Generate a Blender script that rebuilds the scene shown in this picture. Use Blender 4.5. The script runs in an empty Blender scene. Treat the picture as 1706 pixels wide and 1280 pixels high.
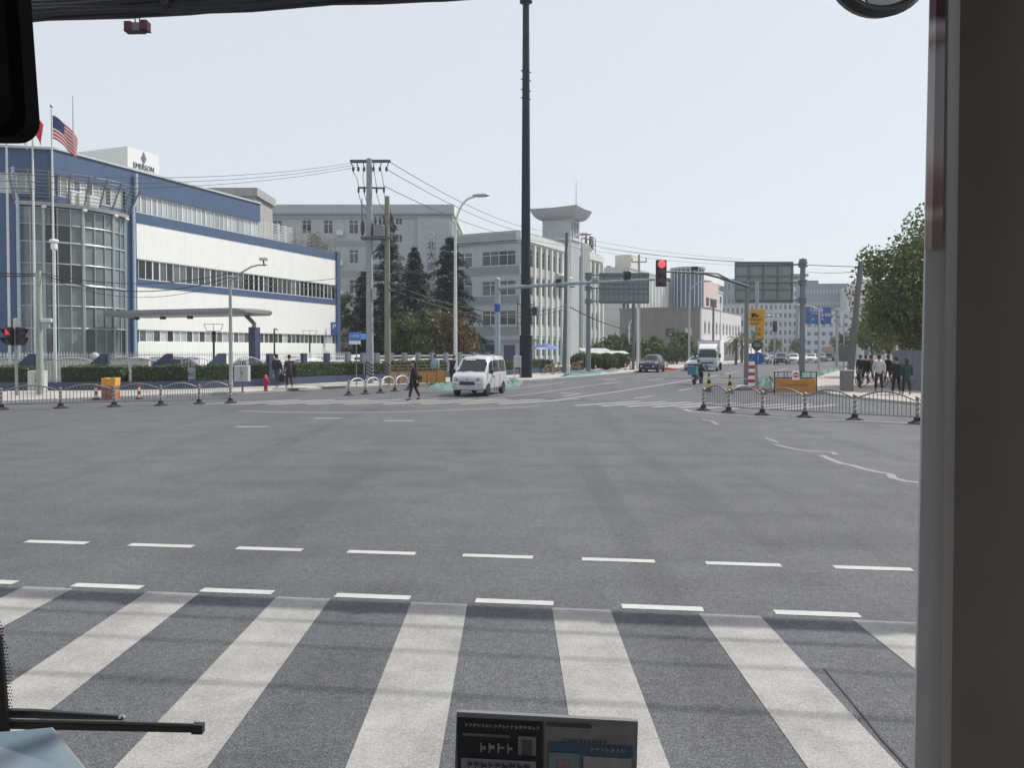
import bpy, math, random
from mathutils import Vector, Matrix
R = math.radians
random.seed(7)
sc = bpy.context.scene
COL = sc.collection

# ---------------------------------------------------------------- camera, sky, sun, exposure
CAM_H, FPX, PITCH = 2.25, 1282.0, R(1.3)
PY0 = 581 + FPX * math.tan(PITCH)      # row of the optical axis; the frame is cropped below it
cam_data = bpy.data.cameras.new('camera')
cam = bpy.data.objects.new('camera', cam_data)
COL.objects.link(cam)
cam.location = (0, 0, CAM_H)
cam.rotation_euler = (math.pi / 2 - PITCH, 0, 0)
cam_data.sensor_width = 36.0
cam_data.lens = FPX / 1706.0 * 36.0
cam_data.shift_y = (PY0 - 640.0) / 1706.0
cam_data.clip_start = 0.05
cam_data.clip_end = 6000
sc.camera = cam

SUN_AZ, SUN_EL = 61.0, 50.0          # azimuth from +Y towards +X
world = bpy.data.worlds.new('World')
sc.world = world
world.use_nodes = True
wn = world.node_tree.nodes
sky = wn.new('ShaderNodeTexSky')
sky.sky_type = 'NISHITA'
sky.sun_disc = False
sky.sun_elevation = R(SUN_EL)
sky.sun_rotation = R(SUN_AZ)
sky.air_density = 1.0
sky.dust_density = 1.0
sky.ozone_density = 1.0
wn['Background'].inputs['Strength'].default_value = 0.10
veil = wn.new('ShaderNodeMix')          # thin high cloud, even over the whole sky
veil.data_type = 'RGBA'
veil.inputs[0].default_value = .70
veil.inputs[7].default_value = (9.2, 9.45, 9.75, 1)
world.node_tree.links.new(sky.outputs[0], veil.inputs[6])
world.node_tree.links.new(veil.outputs[2], wn['Background'].inputs['Color'])

sd = bpy.data.lights.new('sun', 'SUN')
sd.energy = 4.1
sd.angle = R(0.6)
sd.color = (1.0, 0.95, 0.87)
sun = bpy.data.objects.new('sun', sd)
COL.objects.link(sun)
TO_SUN = Vector((math.sin(R(SUN_AZ)) * math.cos(R(SUN_EL)), math.cos(R(SUN_AZ)) * math.cos(R(SUN_EL)), math.sin(R(SUN_EL))))
sun.rotation_euler = TO_SUN.to_track_quat('Z', 'Y').to_euler()
sun.location = (30, 20, 60)

sc.view_settings.view_transform = 'Standard'
sc.view_settings.look = 'None'
sc.view_settings.gamma = 1.0
sc.view_settings.exposure = 0.03
sc.view_settings.use_curve_mapping = False
sc.render.engine = 'CYCLES'
sc.cycles.max_bounces = 6
sc.cycles.diffuse_bounces = 3
sc.cycles.glossy_bounces = 3
sc.cycles.transparent_max_bounces = 8
sc.cycles.volume_bounces = 0
sc.cycles.use_adaptive_sampling = True
sc.cycles.use_denoising = True

# ---------------------------------------------------------------- surveying helpers: photo pixel -> place
CP, SP = math.cos(PITCH), math.sin(PITCH)
def ray(px, py):
    u, v = (px - 853.0) / FPX, (PY0 - py) / FPX
    return Vector((u, CP + v * SP, -SP + v * CP))
def G(px, py, z=0.0):
    d = ray(px, py)
    t = (z - CAM_H) / d.z
    return Vector((d.x * t, d.y * t, z))
def P(px, py, Y):
    d = ray(px, py)
    t = Y / d.y
    return Vector((d.x * t, Y, CAM_H + d.z * t))

# ---------------------------------------------------------------- mesh helpers
class M:
    def __init__(s):
        s.v, s.f = [], []
    def add(s, vs, fs):
        o = len(s.v)
        s.v += [tuple(v) for v in vs]
        s.f += [tuple(i + o for i in f) for f in fs]
        return s
    def box(s, x0, x1, y0, y1, z0, z1):
        return s.add([(x0, y0, z0), (x1, y0, z0), (x1, y1, z0), (x0, y1, z0), (x0, y0, z1), (x1, y0, z1), (x1, y1, z1), (x0, y1, z1)],
                     [(0, 3, 2, 1), (4, 5, 6, 7), (0, 1, 5, 4), (1, 2, 6, 5), (2, 3, 7, 6), (3, 0, 4, 7)])
    def bbox(s, x0, x1, y0, y1, z0, z1, b=0.02):
        """box with chamfered vertical and top edges"""
        pts = [(x0 + b, y0), (x1 - b, y0), (x1, y0 + b), (x1, y1 - b), (x1 - b, y1), (x0 + b, y1), (x0, y1 - b), (x0, y0 + b)]
        ins = [(min(max(x, x0 + b), x1 - b), min(max(y, y0 + b), y1 - b)) for x, y in pts]
        vs = [(x, y, z0) for x, y in pts] + [(x, y, z1 - b) for x, y in pts] + [(x, y, z1) for x, y in ins]
        fs = [tuple(range(7, -1, -1)), tuple(range(16, 24))]
        for k in (0, 8):
            fs += [(k + i, k + (i + 1) % 8, k + 8 + (i + 1) % 8, k + 8 + i) for i in range(8)]
        return s.add(vs, fs)
    def bar(s, a, b, w, h=None):
        """square bar from a to b"""
        a, b = Vector(a), Vector(b)
        h = w if h is None else h
        d = (b - a).normalized()
        up = Vector((0, 0, 1)) if abs(d.z) < .95 else Vector((1, 0, 0))
        x = d.cross(up).normalized() * (w / 2)
        y = x.cross(d).normalized() * (h / 2)
        vs = [a - x - y, a + x - y, a + x + y, a - x + y, b - x - y, b + x - y, b + x + y, b - x + y]
        return s.add(vs, [(0, 3, 2, 1), (4, 5, 6, 7), (0, 1, 5, 4), (1, 2, 6, 5), (2, 3, 7, 6), (3, 0, 4, 7)])
    def tube(s, pts, r, n=8, cap=True):
        pts = [Vector(p) for p in pts]
        rs = r if isinstance(r, (list, tuple)) else [r] * len(pts)
        vs, fs, prev = [], [], None
        for i, p in enumerate(pts):
            d = (pts[min(i + 1, len(pts) - 1)] - pts[max(i - 1, 0)]).normalized()
            if prev is None:
                ref = Vector((0, 0, 1)) if abs(d.z) < .9 else Vector((1, 0, 0))
                u = d.cross(ref).normalized()
            else:
                u = (prev - d * prev.dot(d)).normalized()
            prev = u
            w = d.cross(u)
            for k in range(n):
                a = 2 * math.pi * k / n
                vs.append(p + (u * math.cos(a) + w * math.sin(a)) * rs[i])
        for i in range(len(pts) - 1):
            for k in range(n):
                fs.append((i * n + k, i * n + (k + 1) % n, (i + 1) * n + (k + 1) % n, (i + 1) * n + k))
        if cap:
            fs += [tuple(range(n - 1, -1, -1)), tuple(range((len(pts) - 1) * n, len(pts) * n))]
        return s.add(vs, fs)
    def lathe(s, prof, n=16, c=(0, 0, 0), axis='z'):
        vs, fs = [], []
        for r, h in prof:
            for k in range(n):
                a = 2 * math.pi * k / n
                p = (r * math.cos(a), r * math.sin(a), h)
                if axis == 'y':
                    p = (p[0], p[2], p[1])
                elif axis == 'x':
                    p = (p[2], p[0], p[1])
                vs.append((p[0] + c[0], p[1] + c[1], p[2] + c[2]))
        for i in range(len(prof) - 1):
            for k in range(n):
                fs.append((i * n + k, i * n + (k + 1) % n, (i + 1) * n + (k + 1) % n, (i + 1) * n + k))
        fs += [tuple(range(n - 1, -1, -1)), tuple(range((len(prof) - 1) * n, len(prof) * n))]
        return s.add(vs, fs)
    def prism(s, pts, z0, z1):
        n = len(pts)
        return s.add([(p[0], p[1], z0) for p in pts] + [(p[0], p[1], z1) for p in pts],
                     [tuple(range(n - 1, -1, -1)), tuple(range(n, 2 * n))] + [(i, (i + 1) % n, n + (i + 1) % n, n + i) for i in range(n)])
    def ext(s, pts, vec):
        n, vec = len(pts), Vector(vec)
        return s.add([Vector(p) for p in pts] + [Vector(p) + vec for p in pts],
                     [tuple(range(n - 1, -1, -1)), tuple(range(n, 2 * n))] + [(i, (i + 1) % n, n + (i + 1) % n, n + i) for i in range(n)])
    def poly(s, pts):
        return s.add(pts, [tuple(range(len(pts)))])
    def grid(s, rows):
        """rows of points -> quads"""
        nr, nc = len(rows), len(rows[0])
        return s.add([p for r in rows for p in r],
                     [(i * nc + j, i * nc + j + 1, (i + 1) * nc + j + 1, (i + 1) * nc + j) for i in range(nr - 1) for j in range(nc - 1)])
    def blob(s, c, rx, ry, rz, n=10):
        rows = []
        for i in range(n // 2 + 1):
            a = math.pi * i / (n // 2)
            rr, h = max(math.sin(a), .02), math.cos(a)
            rows.append([(c[0] + rx * rr * math.cos(2 * math.pi * k / n), c[1] + ry * rr * math.sin(2 * math.pi * k / n), c[2] + rz * h) for k in range(n + 1)])
        return s.grid(rows)
    def mesh(s, name, smooth=None):
        me = bpy.data.meshes.new(name)
        me.from_pydata(s.v, [], s.f)
        if smooth is not None:
            me.shade_smooth()
            me.set_sharp_from_angle(angle=smooth)
        me.update()
        return me

def obj(name, m, mat=None, parent=None, loc=None, rotz=0.0, smooth=None):
    me = m.mesh(name, smooth) if isinstance(m, M) else m
    if mat and not me.materials:
        me.materials.append(mat)
    o = bpy.data.objects.new(name, me)
    COL.objects.link(o)
    if parent:
        o.parent = parent
    if loc is not None:
        o.location = loc
    if rotz:
        o.rotation_euler = (0, 0, rotz)
    return o
def tag(o, label, cat, group=None):
    o['label'] = label
    o['category'] = cat
    if group:
        o['group'] = group
    return o
def thing(name, label, cat, loc=(0, 0, 0), rotz=0.0, group=None):
    o = bpy.data.objects.new(name, None)
    COL.objects.link(o)
    o.empty_display_size = .2
    o.location = loc
    o.rotation_euler = (0, 0, rotz)
    return tag(o, label, cat, group)
def struct(name, m, mat, parent=None, kind='structure', smooth=None):
    o = obj(name, m, mat, parent, smooth=smooth)
    if parent is None:
        o['kind'] = kind
    return o
def copy_tree(o, parent=None):
    c = o.copy()
    COL.objects.link(c)
    c.parent = parent
    for ch in o.children:
        copy_tree(ch, c)
    return c

# ---------------------------------------------------------------- procedural materials
MATS = {}
def mat(name, col, rough=.7, var=.12, scale=6.0, metal=0.0, bump=0.0, bscale=40.0, island=0.0, spec=.5, trans=0.0, objvar=0.0, grime=0.0, coat=0.0):
    if name in MATS:
        return MATS[name]
    m = bpy.data.materials.new(name)
    m.use_nodes = True
    nt = m.node_tree
    N, L = nt.nodes, nt.links
    b = N['Principled BSDF']
    b.inputs['Roughness'].default_value = rough
    b.inputs['Metallic'].default_value = metal
    b.inputs['Specular IOR Level'].default_value = spec
    b.inputs['Coat Weight'].default_value = coat
    tc = N.new('ShaderNodeTexCoord')
    nz = N.new('ShaderNodeTexNoise')
    nz.inputs['Scale'].default_value = scale
    nz.inputs['Detail'].default_value = 6
    nz.inputs['Roughness'].default_value = .65
    L.new(tc.outputs['Object'], nz.inputs['Vector'])
    mr = N.new('ShaderNodeMapRange')
    mr.inputs['From Min'].default_value = .3
    mr.inputs['From Max'].default_value = .7
    mr.inputs['To Min'].default_value = 1 - var
    mr.inputs['To Max'].default_value = 1 + var
    L.new(nz.outputs['Fac'], mr.inputs['Value'])
    fac = mr.outputs[0]
    def times(src, w):
        q = N.new('ShaderNodeMapRange')
        q.inputs['To Min'].default_value = 1 - w
        q.inputs['To Max'].default_value = 1 + w
        L.new(src, q.inputs['Value'])
        p = N.new('ShaderNodeMath')
        p.operation = 'MULTIPLY'
        L.new(fac, p.inputs[0])
        L.new(q.outputs[0], p.inputs[1])
        return p.outputs[0]
    if island:
        g = N.new('ShaderNodeNewGeometry')
        fac = times(g.outputs['Random Per Island'], island)
    if objvar:
        g = N.new('ShaderNodeObjectInfo')
        fac = times(g.outputs['Random'], objvar)
    if grime:
        # vertical streaks of dirt with a shape of their own
        mp = N.new('ShaderNodeMapping')
        mp.inputs['Scale'].default_value = (1.6, 1.6, .12)
        L.new(tc.outputs['Object'], mp.inputs['Vector'])
        n2 = N.new('ShaderNodeTexNoise')
        n2.inputs['Scale'].default_value = 2.0
        n2.inputs['Detail'].default_value = 8
        L.new(mp.outputs[0], n2.inputs['Vector'])
        q = N.new('ShaderNodeMapRange')
        q.inputs['From Min'].default_value = .42
        q.inputs['From Max'].default_value = .72
        q.inputs['To Min'].default_value = 1.0
        q.inputs['To Max'].default_value = 1 - grime
        L.new(n2.outputs['Fac'], q.inputs['Value'])
        p = N.new('ShaderNodeMath')
        p.operation = 'MULTIPLY'
        L.new(fac, p.inputs[0])
        L.new(q.outputs[0], p.inputs[1])
        fac = p.outputs[0]
    mx = N.new('ShaderNodeVectorMath')
    mx.operation = 'SCALE'
    mx.inputs[0].default_value = col[:3]
    L.new(fac, mx.inputs['Scale'])
    L.new(mx.outputs[0], b.inputs['Base Color'])
    if bump:
        n3 = N.new('ShaderNodeTexNoise')
        n3.inputs['Scale'].default_value = bscale
        n3.inputs['Detail'].default_value = 5
        L.new(tc.outputs['Object'], n3.inputs['Vector'])
        bp = N.new('ShaderNodeBump')
        bp.inputs['Strength'].default_value = bump
        bp.inputs['Distance'].default_value = .02
        L.new(n3.outputs['Fac'], bp.inputs['Height'])
        L.new(bp.outputs[0], b.inputs['Normal'])
    if trans:
        out = N['Material Output']
        t = N.new('ShaderNodeBsdfTranslucent')
        L.new(mx.outputs[0], t.inputs['Color'])
        ms = N.new('ShaderNodeMixShader')
        ms.inputs[0].default_value = trans
        L.new(b.outputs[0], ms.inputs[1])
        L.new(t.outputs[0], ms.inputs[2])
        L.new(ms.outputs[0], out.inputs['Surface'])
    MATS[name] = m
    return m
def emit(name, col, strength):
    if name in MATS:
        return MATS[name]
    m = bpy.data.materials.new(name)
    m.use_nodes = True
    b = m.node_tree.nodes['Principled BSDF']
    b.inputs['Base Color'].default_value = (*col, 1)
    b.inputs['Emission Color'].default_value = (*col, 1)
    b.inputs['Emission Strength'].default_value = strength
    MATS[name] = m
    return m

def asphalt():
    m = bpy.data.materials.new('asphalt')
    m.use_nodes = True
    N, L = m.node_tree.nodes, m.node_tree.links
    b = N['Principled BSDF']
    b.inputs['Roughness'].default_value = .8
    b.inputs['Specular IOR Level'].default_value = .35
    tc = N.new('ShaderNodeTexCoord')
    def noise(scale, detail, a, c, lo, hi, mapping=None, rough=.6):
        n = N.new('ShaderNodeTexNoise')
        n.inputs['Scale'].default_value = scale
        n.inputs['Detail'].default_value = detail
        n.inputs['Roughness'].default_value = rough
        src = tc.outputs['Object']
        if mapping:
            mp = N.new('ShaderNodeMapping')
            mp.inputs['Rotation'].default_value = (0, 0, mapping[0])
            mp.inputs['Scale'].default_value = mapping[1]
            L.new(src, mp.inputs['Vector'])
            src = mp.outputs[0]
        L.new(src, n.inputs['Vector'])
        r = N.new('ShaderNodeMapRange')
        r.inputs['From Min'].default_value = a
        r.inputs['From Max'].default_value = c
        r.inputs['To Min'].default_value = lo
        r.inputs['To Max'].default_value = hi
        L.new(n.outputs['Fac'], r.inputs['Value'])
        return r.outputs[0], n
    big, _ = noise(.16, 4, .3, .7, .84, 1.14)
    mid, _ = noise(1.3, 6, .3, .7, .90, 1.10)
    fine, fn = noise(90, 2, .38, .62, .38, 1.72, rough=.9)
    grit, gn = noise(34, 7, .38, .62, .60, 1.42, rough=.9)
    lane, _ = noise(.55, 4, .42, .62, 1.0, 1.07, (R(6.7), (.12, 1.6, 1)))
    worn, _ = noise(1.0, 5, .50, .72, 1.0, .84, (R(20), (.5, 1.1, 1)))
    coarse, _ = noise(13, 5, .38, .62, .82, 1.20, rough=.8)
    track, _ = noise(.9, 3, .52, .66, 1.0, .86, (R(-27), (1.1, .05, 1)))
    drip, _ = noise(2.2, 5, .62, .76, 1.0, .78)
    f = big
    for o in (mid, fine, grit, lane, worn, track, drip, coarse):
        p = N.new('ShaderNodeMath')
        p.operation = 'MULTIPLY'
        L.new(f, p.inputs[0])
        L.new(o, p.inputs[1])
        f = p.outputs[0]
    mx = N.new('ShaderNodeVectorMath')
    mx.operation = 'SCALE'
    mx.inputs[0].default_value = (.0945, .0985, .109)
    L.new(f, mx.inputs['Scale'])
    L.new(mx.outputs[0], b.inputs['Base Color'])
    bp = N.new('ShaderNodeBump')
    bp.inputs['Strength'].default_value = .5
    bp.inputs['Distance'].default_value = .012
    L.new(gn.outputs['Fac'], bp.inputs['Height'])
    L.new(bp.outputs[0], b.inputs['Normal'])
    return m
def paint(name, col, worn):
    m = bpy.data.materials.new(name)
    m.use_nodes = True
    N, L = m.node_tree.nodes, m.node_tree.links
    b = N['Principled BSDF']
    b.inputs['Roughness'].default_value = .75
    tc = N.new('ShaderNodeTexCoord')
    n1 = N.new('ShaderNodeTexNoise')
    n1.inputs['Scale'].default_value = 75
    n1.inputs['Detail'].default_value = 4
    n2 = N.new('ShaderNodeTexNoise')
    n2.inputs['Scale'].default_value = 1.6
    n2.inputs['Detail'].default_value = 8
    n2.inputs['Roughness'].default_value = .75
    L.new(tc.outputs['Object'], n1.inputs['Vector'])
    L.new(tc.outputs['Object'], n2.inputs['Vector'])
    ad = N.new('ShaderNodeMath')
    ad.operation = 'MULTIPLY_ADD'
    ad.inputs[1].default_value = .9
    L.new(n1.outputs['Fac'], ad.inputs[0])
    L.new(n2.outputs['Fac'], ad.inputs[2])
    mr = N.new('ShaderNodeMapRange')
    mr.inputs['From Min'].default_value = .72
    mr.inputs['From Max'].default_value = 1.25
    mr.inputs['To Min'].default_value = 0
    mr.inputs['To Max'].default_value = 1
    L.new(ad.outputs[0], mr.inputs['Value'])
    mx = N.new('ShaderNodeMix')
    mx.data_type = 'RGBA'
    mx.inputs[6].default_value = (*[c * 1.04 for c in col], 1)
    mx.inputs[7].default_value = (*[c * (1 - worn * 1.25) for c in col], 1)
    L.new(mr.outputs[0], mx.inputs[0])
    n4 = N.new('ShaderNodeTexNoise')          # spots worn through to the asphalt
    n4.inputs['Scale'].default_value = 7.5
    n4.inputs['Detail'].default_value = 10
    n4.inputs['Roughness'].default_value = .8
    L.new(tc.outputs['Object'], n4.inputs['Vector'])
    m4 = N.new('ShaderNodeMapRange')
    m4.inputs['From Min'].default_value = .60
    m4.inputs['From Max'].default_value = .70
    m4.inputs['To Max'].default_value = min(.9, worn * 1.7)
    L.new(n4.outputs['Fac'], m4.inputs['Value'])
    x4 = N.new('ShaderNodeMix')
    x4.data_type = 'RGBA'
    x4.inputs[7].default_value = (.135, .135, .14, 1)
    L.new(m4.outputs[0], x4.inputs[0])
    L.new(mx.outputs[2], x4.inputs[6])
    L.new(x4.outputs[2], b.inputs['Base Color'])
    bp = N.new('ShaderNodeBump')
    bp.inputs['Strength'].default_value = .35
    bp.inputs['Distance'].default_value = .01
    L.new(n1.outputs['Fac'], bp.inputs['Height'])
    L.new(bp.outputs[0], b.inputs['Normal'])
    return m

ASPHALT = asphalt()
PAINT = paint('road_paint', (.375, .367, .352), .42)
PAINT_NEW = paint('road_paint_fresh', (.52, .52, .515), .25)
PAINT_FAINT = paint('road_paint_faint', (.34, .34, .345), .25)
STEEL = mat('galvanised_steel', (.22, .22, .22), .45, metal=.55, var=.15)
GREYPOLE = mat('grey_pole_paint', (.36, .38, .40), .5, grime=.2)
WHITEPOLE = mat('white_pole_paint', (.66, .68, .69), .45, grime=.15)
CONCRETE = mat('concrete', (.34, .34, .33), .85, var=.15, bump=.2, grime=.25)
BLACK = mat('black_plastic', (.018, .018, .02), .5)
RUBBER = mat('black_rubber', (.022, .022, .024), .8)
WIRE = mat('wire_black', (.02, .021, .023), .6)
WHITE = mat('white_paint', (.78, .79, .78), .6, var=.04, grime=.06)
DARKGLASS = mat('dark_window_glass', (.025, .03, .034), .06, var=.3, objvar=.35, spec=.6)
GREYGLASS = mat('grey_window_glass', (.085, .10, .105), .10, var=.25, scale=.8, objvar=.5, spec=.6)
PALEGLASS = mat('pale_blind_glass', (.40, .44, .45), .12, var=.15, scale=1.2, objvar=.3, spec=.6)
TEALGLASS = mat('teal_curtain_glass', (.17, .205, .215), .10, var=.25, scale=.7, objvar=.30, spec=.6)
CARGLASS = mat('car_glass', (.02, .024, .028), .05, var=.2, spec=.6)
RED = mat('red_paint', (.45, .03, .035), .5)
ORANGE = mat('orange_plastic', (.62, .27, .04), .55, grime=.2)
YELLOW = mat('yellow_sign', (.66, .34, .025), .5)
BLUESIGN = mat('blue_sign', (.03, .12, .36), .45)
NAVY = mat('navy_paint', (.055, .075, .13), .6, grime=.2)
SIGNBACK = mat('sign_back_grey', (.26, .29, .30), .45, metal=.3, grime=.15)
BLUEWALL = mat('blue_wall', (.062, .108, .205), .6, var=.05, scale=1.0, grime=.08)

# ================================================================ ground, roads, pavements
EARTH = mat('earth_ground', (.20, .19, .17), .95, var=.2, scale=.3)
PAVING = mat('grey_paving', (.40, .38, .36), .85, var=.16, scale=1.2, bump=.3, bscale=14)
PINKPAVE = mat('pinkish_paving', (.40, .345, .325), .85, var=.16, scale=1.0, bump=.3, bscale=14)
KERB = mat('kerb_stone', (.42, .42, .40), .85, var=.2, bump=.2)
struct('ground', M().poly([(-2500, -600, -.03), (2500, -600, -.03), (2500, 3500, -.03), (-2500, 3500, -.03)]), EARTH)
road = struct('road', M().poly([(-160, -60, 0), (200, -60, 0), (330, 520, 0), (-60, 520, 0)]), ASPHALT)

def u27(t, p, deg=27.0):
    return (p[0] + math.sin(R(deg)) * t, p[1] + math.cos(R(deg)) * t)
LEFT_KERB = [(-60, -8), (-33, 15), (-25.5, 26.5), (-21.1, 31.7), (-17.2, 35.2), (-13.4, 38.4), (-9.6, 43.4), (-5, 47.6), (-1.6, 50.6), (1.2, 53.6), (5.8, 61.6), (11.2, 72)] + [u27(t, (11.2, 72)) for t in (30, 80, 140, 230)]
RIGHT_KERB = [(34, -40), (22, 0), (18.2, 20), (16.1, 30.4), (15.45, 33.2), (15.2, 36.5), (15.9, 40), (17.6, 46), (21.7, 55.5), (33.4, 78)] + [u27(t, (33.4, 78)) for t in (40, 120, 220)]
def offset(pts, d):
    out = []
    for i, p in enumerate(pts):
        a, b = Vector(pts[max(i - 1, 0)]), Vector(pts[min(i + 1, len(pts) - 1)])
        t = (b - a).normalized()
        out.append((p[0] - t.y * d, p[1] + t.x * d))
    return out
def pavement(name, kerb, far, side, mt):
    """raised slab bounded by the kerb line, plus kerb stones"""
    inner = offset(kerb, side * .18)
    m = M()
    poly = inner + far
    m.prism(poly if side < 0 else poly[::-1], -.02, .118)
    s = struct(name, m, mt)
    acc, n = 0.0, 0
    pts = [Vector(p) for p in kerb]
    k = M()
    for i in range(len(pts) - 1):
        a, b = pts[i], pts[i + 1]
        L_ = (b - a).length
        t = (b - a) / L_
        nrm = Vector((-t.y, t.x)) * side
        q = 0.0
        while q < L_ - .05:
            e = min(q + 1.0, L_)
            mid = a + t * (q + e) / 2
            near = mid.length < 62 and mid.y > 15
            st = M() if near else k
            p0, p1 = a + t * (q + .006), a + t * (e - .006)
            c = .025
            rows = []
            for p in (p0, p1):
                rows.append([(p.x, p.y, -.02), (p.x, p.y, .125 - c), (p.x + nrm.x * c, p.y + nrm.y * c, .125), (p.x + nrm.x * .19, p.y + nrm.y * .19, .125), (p.x + nrm.x * .19, p.y + nrm.y * .19, -.02)])
            st.grid(rows)
            st.poly(rows[0])
            st.poly(rows[1][::-1])
            if near:
                obj('kerb_stone', st, KERB, s)
            q = e
    kb = obj('kerb_line', k, KERB, s)
    kb['kind'] = 'stuff'
    return s
left_pave = pavement('sidewalk', LEFT_KERB, [(20, 560), (-200, 560), (-200, -8)], 1, PAVING)
right_pave = pavement('sidewalk', RIGHT_KERB, [(330, 300), (330, -40)], -1, PINKPAVE)

# ---------------------------------------------------------------- painted markings, each a sheet on the road
def sheet(name, pts, mt, z=.004, parent=road):
    m = M()
    m.poly([(p[0], p[1], z) for p in pts])
    return obj(name, m, mt, parent)
for k in range(-5, 5):
    x0 = .346 + 1.238 * k
    x1 = x0 + .50
    top = lambda x: 6.66 - .12 * x
    sheet('zebra_stripe', [(x0, .2), (x1, .2), (x1, top(x1)), (x0, top(x0))], PAINT)
def dash(xa, xb, y0, w, mt=None):
    f = lambda x: y0 - .118 * x
    sheet('dash', [(xa, f(xa) - w / 2), (xb, f(xb) - w / 2), (xb + .01, f(xb) + w / 2), (xa + .01, f(xa) + w / 2)], mt or PAINT_NEW)
for k in range(-4, 4):
    dash(-.33 + 1.282 * k, .36 + 1.282 * k, 6.775, .115)
for k in range(-5, 5):
    dash(-.54 + 1.282 * k, .22 + 1.282 * k, 8.255, .12)
for pa, pb in (((387, 712), (440, 712)), ((518, 698), (566, 698)), ((637, 702), (686, 702))):
    a, b = G(*pa), G(*pb)
    sheet('faint_dash', [(a.x, a.y), (b.x, b.y), (b.x + .1, b.y + .25), (a.x + .1, a.y + .25)], PAINT_FAINT)
def line_px(name, pts, w, mt, z=.004):
    g = [G(*p).xy for p in pts]
    o = offset([tuple(p) for p in g], w / 2)
    i = offset([tuple(p) for p in g], -w / 2)
    m = M()
    m.grid([[(a[0], a[1], z), (b[0], b[1], z)] for a, b in zip(o, i)])
    return obj(name, m, mt, road)
# far crossing: stripes left of the van and right of it
for k in range(9):
    a = G(318 + 64 * k, 674.5 - .15 * k)
    d = Vector((math.sin(R(50)), math.cos(R(50))))
    n = Vector((d.y, -d.x)) * .21
    a = a.xy
    b = a + d * 4.6
    sheet('zebra_stripe', [a - n, a + n, b + n, b - n], PAINT)
for k in range(9):
    a = G(958 + 43 * k, 676.0 + .9 * k).xy
    d = Vector((math.sin(R(50)), math.cos(R(50))))
    n = Vector((d.y, -d.x)) * .18
    b = a + d * 4.0
    sheet('zebra_stripe', [a - n, a + n, b + n, b - n], PAINT)
line_px('lane_line', [(790, 668), (900, 654.5), (1016, 638)], .16, PAINT)
line_px('lane_line', [(925, 667), (1040, 651), (1163, 631.5), (1230, 619)], .24, PAINT)
line_px('lane_line', [(846, 649), (895, 643), (940, 637)], .16, PAINT)
line_px('lane_line', [(990, 633), (1060, 626), (1100, 620)], .15, PAINT)
for a, b in (((1056, 664.5), (1089, 659.5)), ((1130, 651.5), (1154, 647)), ((1056, 630), (1090, 626.5)), ((1150, 640), (1175, 634)), ((1195, 626), (1215, 621)), ((1010, 640), (1036, 636)), ((1080, 634), (1105, 630.5)), ((1290, 619), (1310, 614)), ((1240, 614), (1256, 610.5))):
    line_px('lane_dash', [a, ((a[0] + b[0]) / 2, (a[1] + b[1]) / 2), b], .16, PAINT)
line_px('edge_line', [(1140, 682.5), (1150, 685), (1168, 687.5), (1215, 691), (1269, 694.3), (1358, 698.8), (1450, 702.5), (1535, 706)], .13, PAINT_NEW)
# left turn arrow
def arrow(px, py, rot):
    m = M()
    m.poly([(-.1, 0, .004), (.1, 0, .004), (.1, 2.2, .004), (-.1, 2.2, .004)])
    m.poly([(-.1, 2.0, .0042), (-.1, 2.25, .0042), (-.7, 2.25, .0042), (-.7, 2.0, .0042)])
    m.poly([(-.7, 1.75, .0043), (-.7, 2.55, .0043), (-1.35, 2.12, .0043)])
    o = obj('arrow_marking', m, PAINT, road, G(px, py), rot)
arrow(940, 660, R(-27))
arrow(1010, 634, R(-27))
# sealed crack and worn strips
CRACKM = paint('crack_sealant', (.245, .25, .255), .12)
for seg, w in (([(1275, 730), (1296, 737)], .10), ([(1290, 741), (1312, 746), (1330, 750), (1352, 752), (1388, 754), (1392, 758)], .13), ([(1368, 759), (1384, 766), (1402, 773), (1420, 776), (1436, 781), (1462, 787), (1482, 790)], .15), ([(1482, 790), (1488, 797), (1508, 802), (1560, 808)], .15), ([(1170, 699), (1186, 702), (1196, 708)], .12)):
    line_px('crack_seal', seg, w, CRACKM)
line_px('worn_strip', [(400, 685), (470, 687), (560, 688), (660, 687), (760, 683.5), (900, 677)], .5, paint('worn_asphalt', (.165, .168, .178), .12), .003)
line_px('patch_joint', [(1372, 1115), (1418, 1170), (1470, 1235), (1530, 1300)], .011, mat('joint_tar', (.05, .05, .052), .9), .0065)

# ================================================================ the bus we look out of
CABDARK = mat('cab_dark_plastic', (.17, .155, .14), .6, var=.08)
CABGREY = mat('cab_grey_plastic', (.44, .44, .435), .6, var=.06)
bus = thing('bus', 'dark cab of the bus whose windscreen pillar fills the right edge', 'bus', (0, 0, 0))
m = M()
# right pillar: broad inner face, a rounded corner, and the lighter glazing strip
def pill(pxa, ya, pxb, yb, pyt=-120, pyb=1400):
    """vertical strip between two depths"""
    return [(P(pxa, 640, ya).x, ya), (P(pxb, 640, yb).x, yb)]
def lean(u_top, u_bot, y, z0, z1):
    return [((u_bot) * y, y, z0), ((u_top) * y, y, z1)]
def strip(mesh, cols):
    """cols: (px at photo y 0, px at photo y 1280, depth)"""
    rows = []
    for pt, pb, y in cols:
        a, b = P(pt, 0, y), P(pb, 1280, y)
        d = (b - a)
        lo, hi = b + d * .5, a - d * .25
        rows.append([tuple(lo), tuple(hi)])
    mesh.grid(rows)
inner = M()
strip(inner, [(1580, 1566, .84), (1588, 1572, .805), (1600, 1584, .79), (1650, 1640, .775), (1720, 1712, .75), (1800, 1795, .70)])
obj('pillar_lining', inner, CABDARK, bus, smooth=.9)
edge = M()
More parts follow.
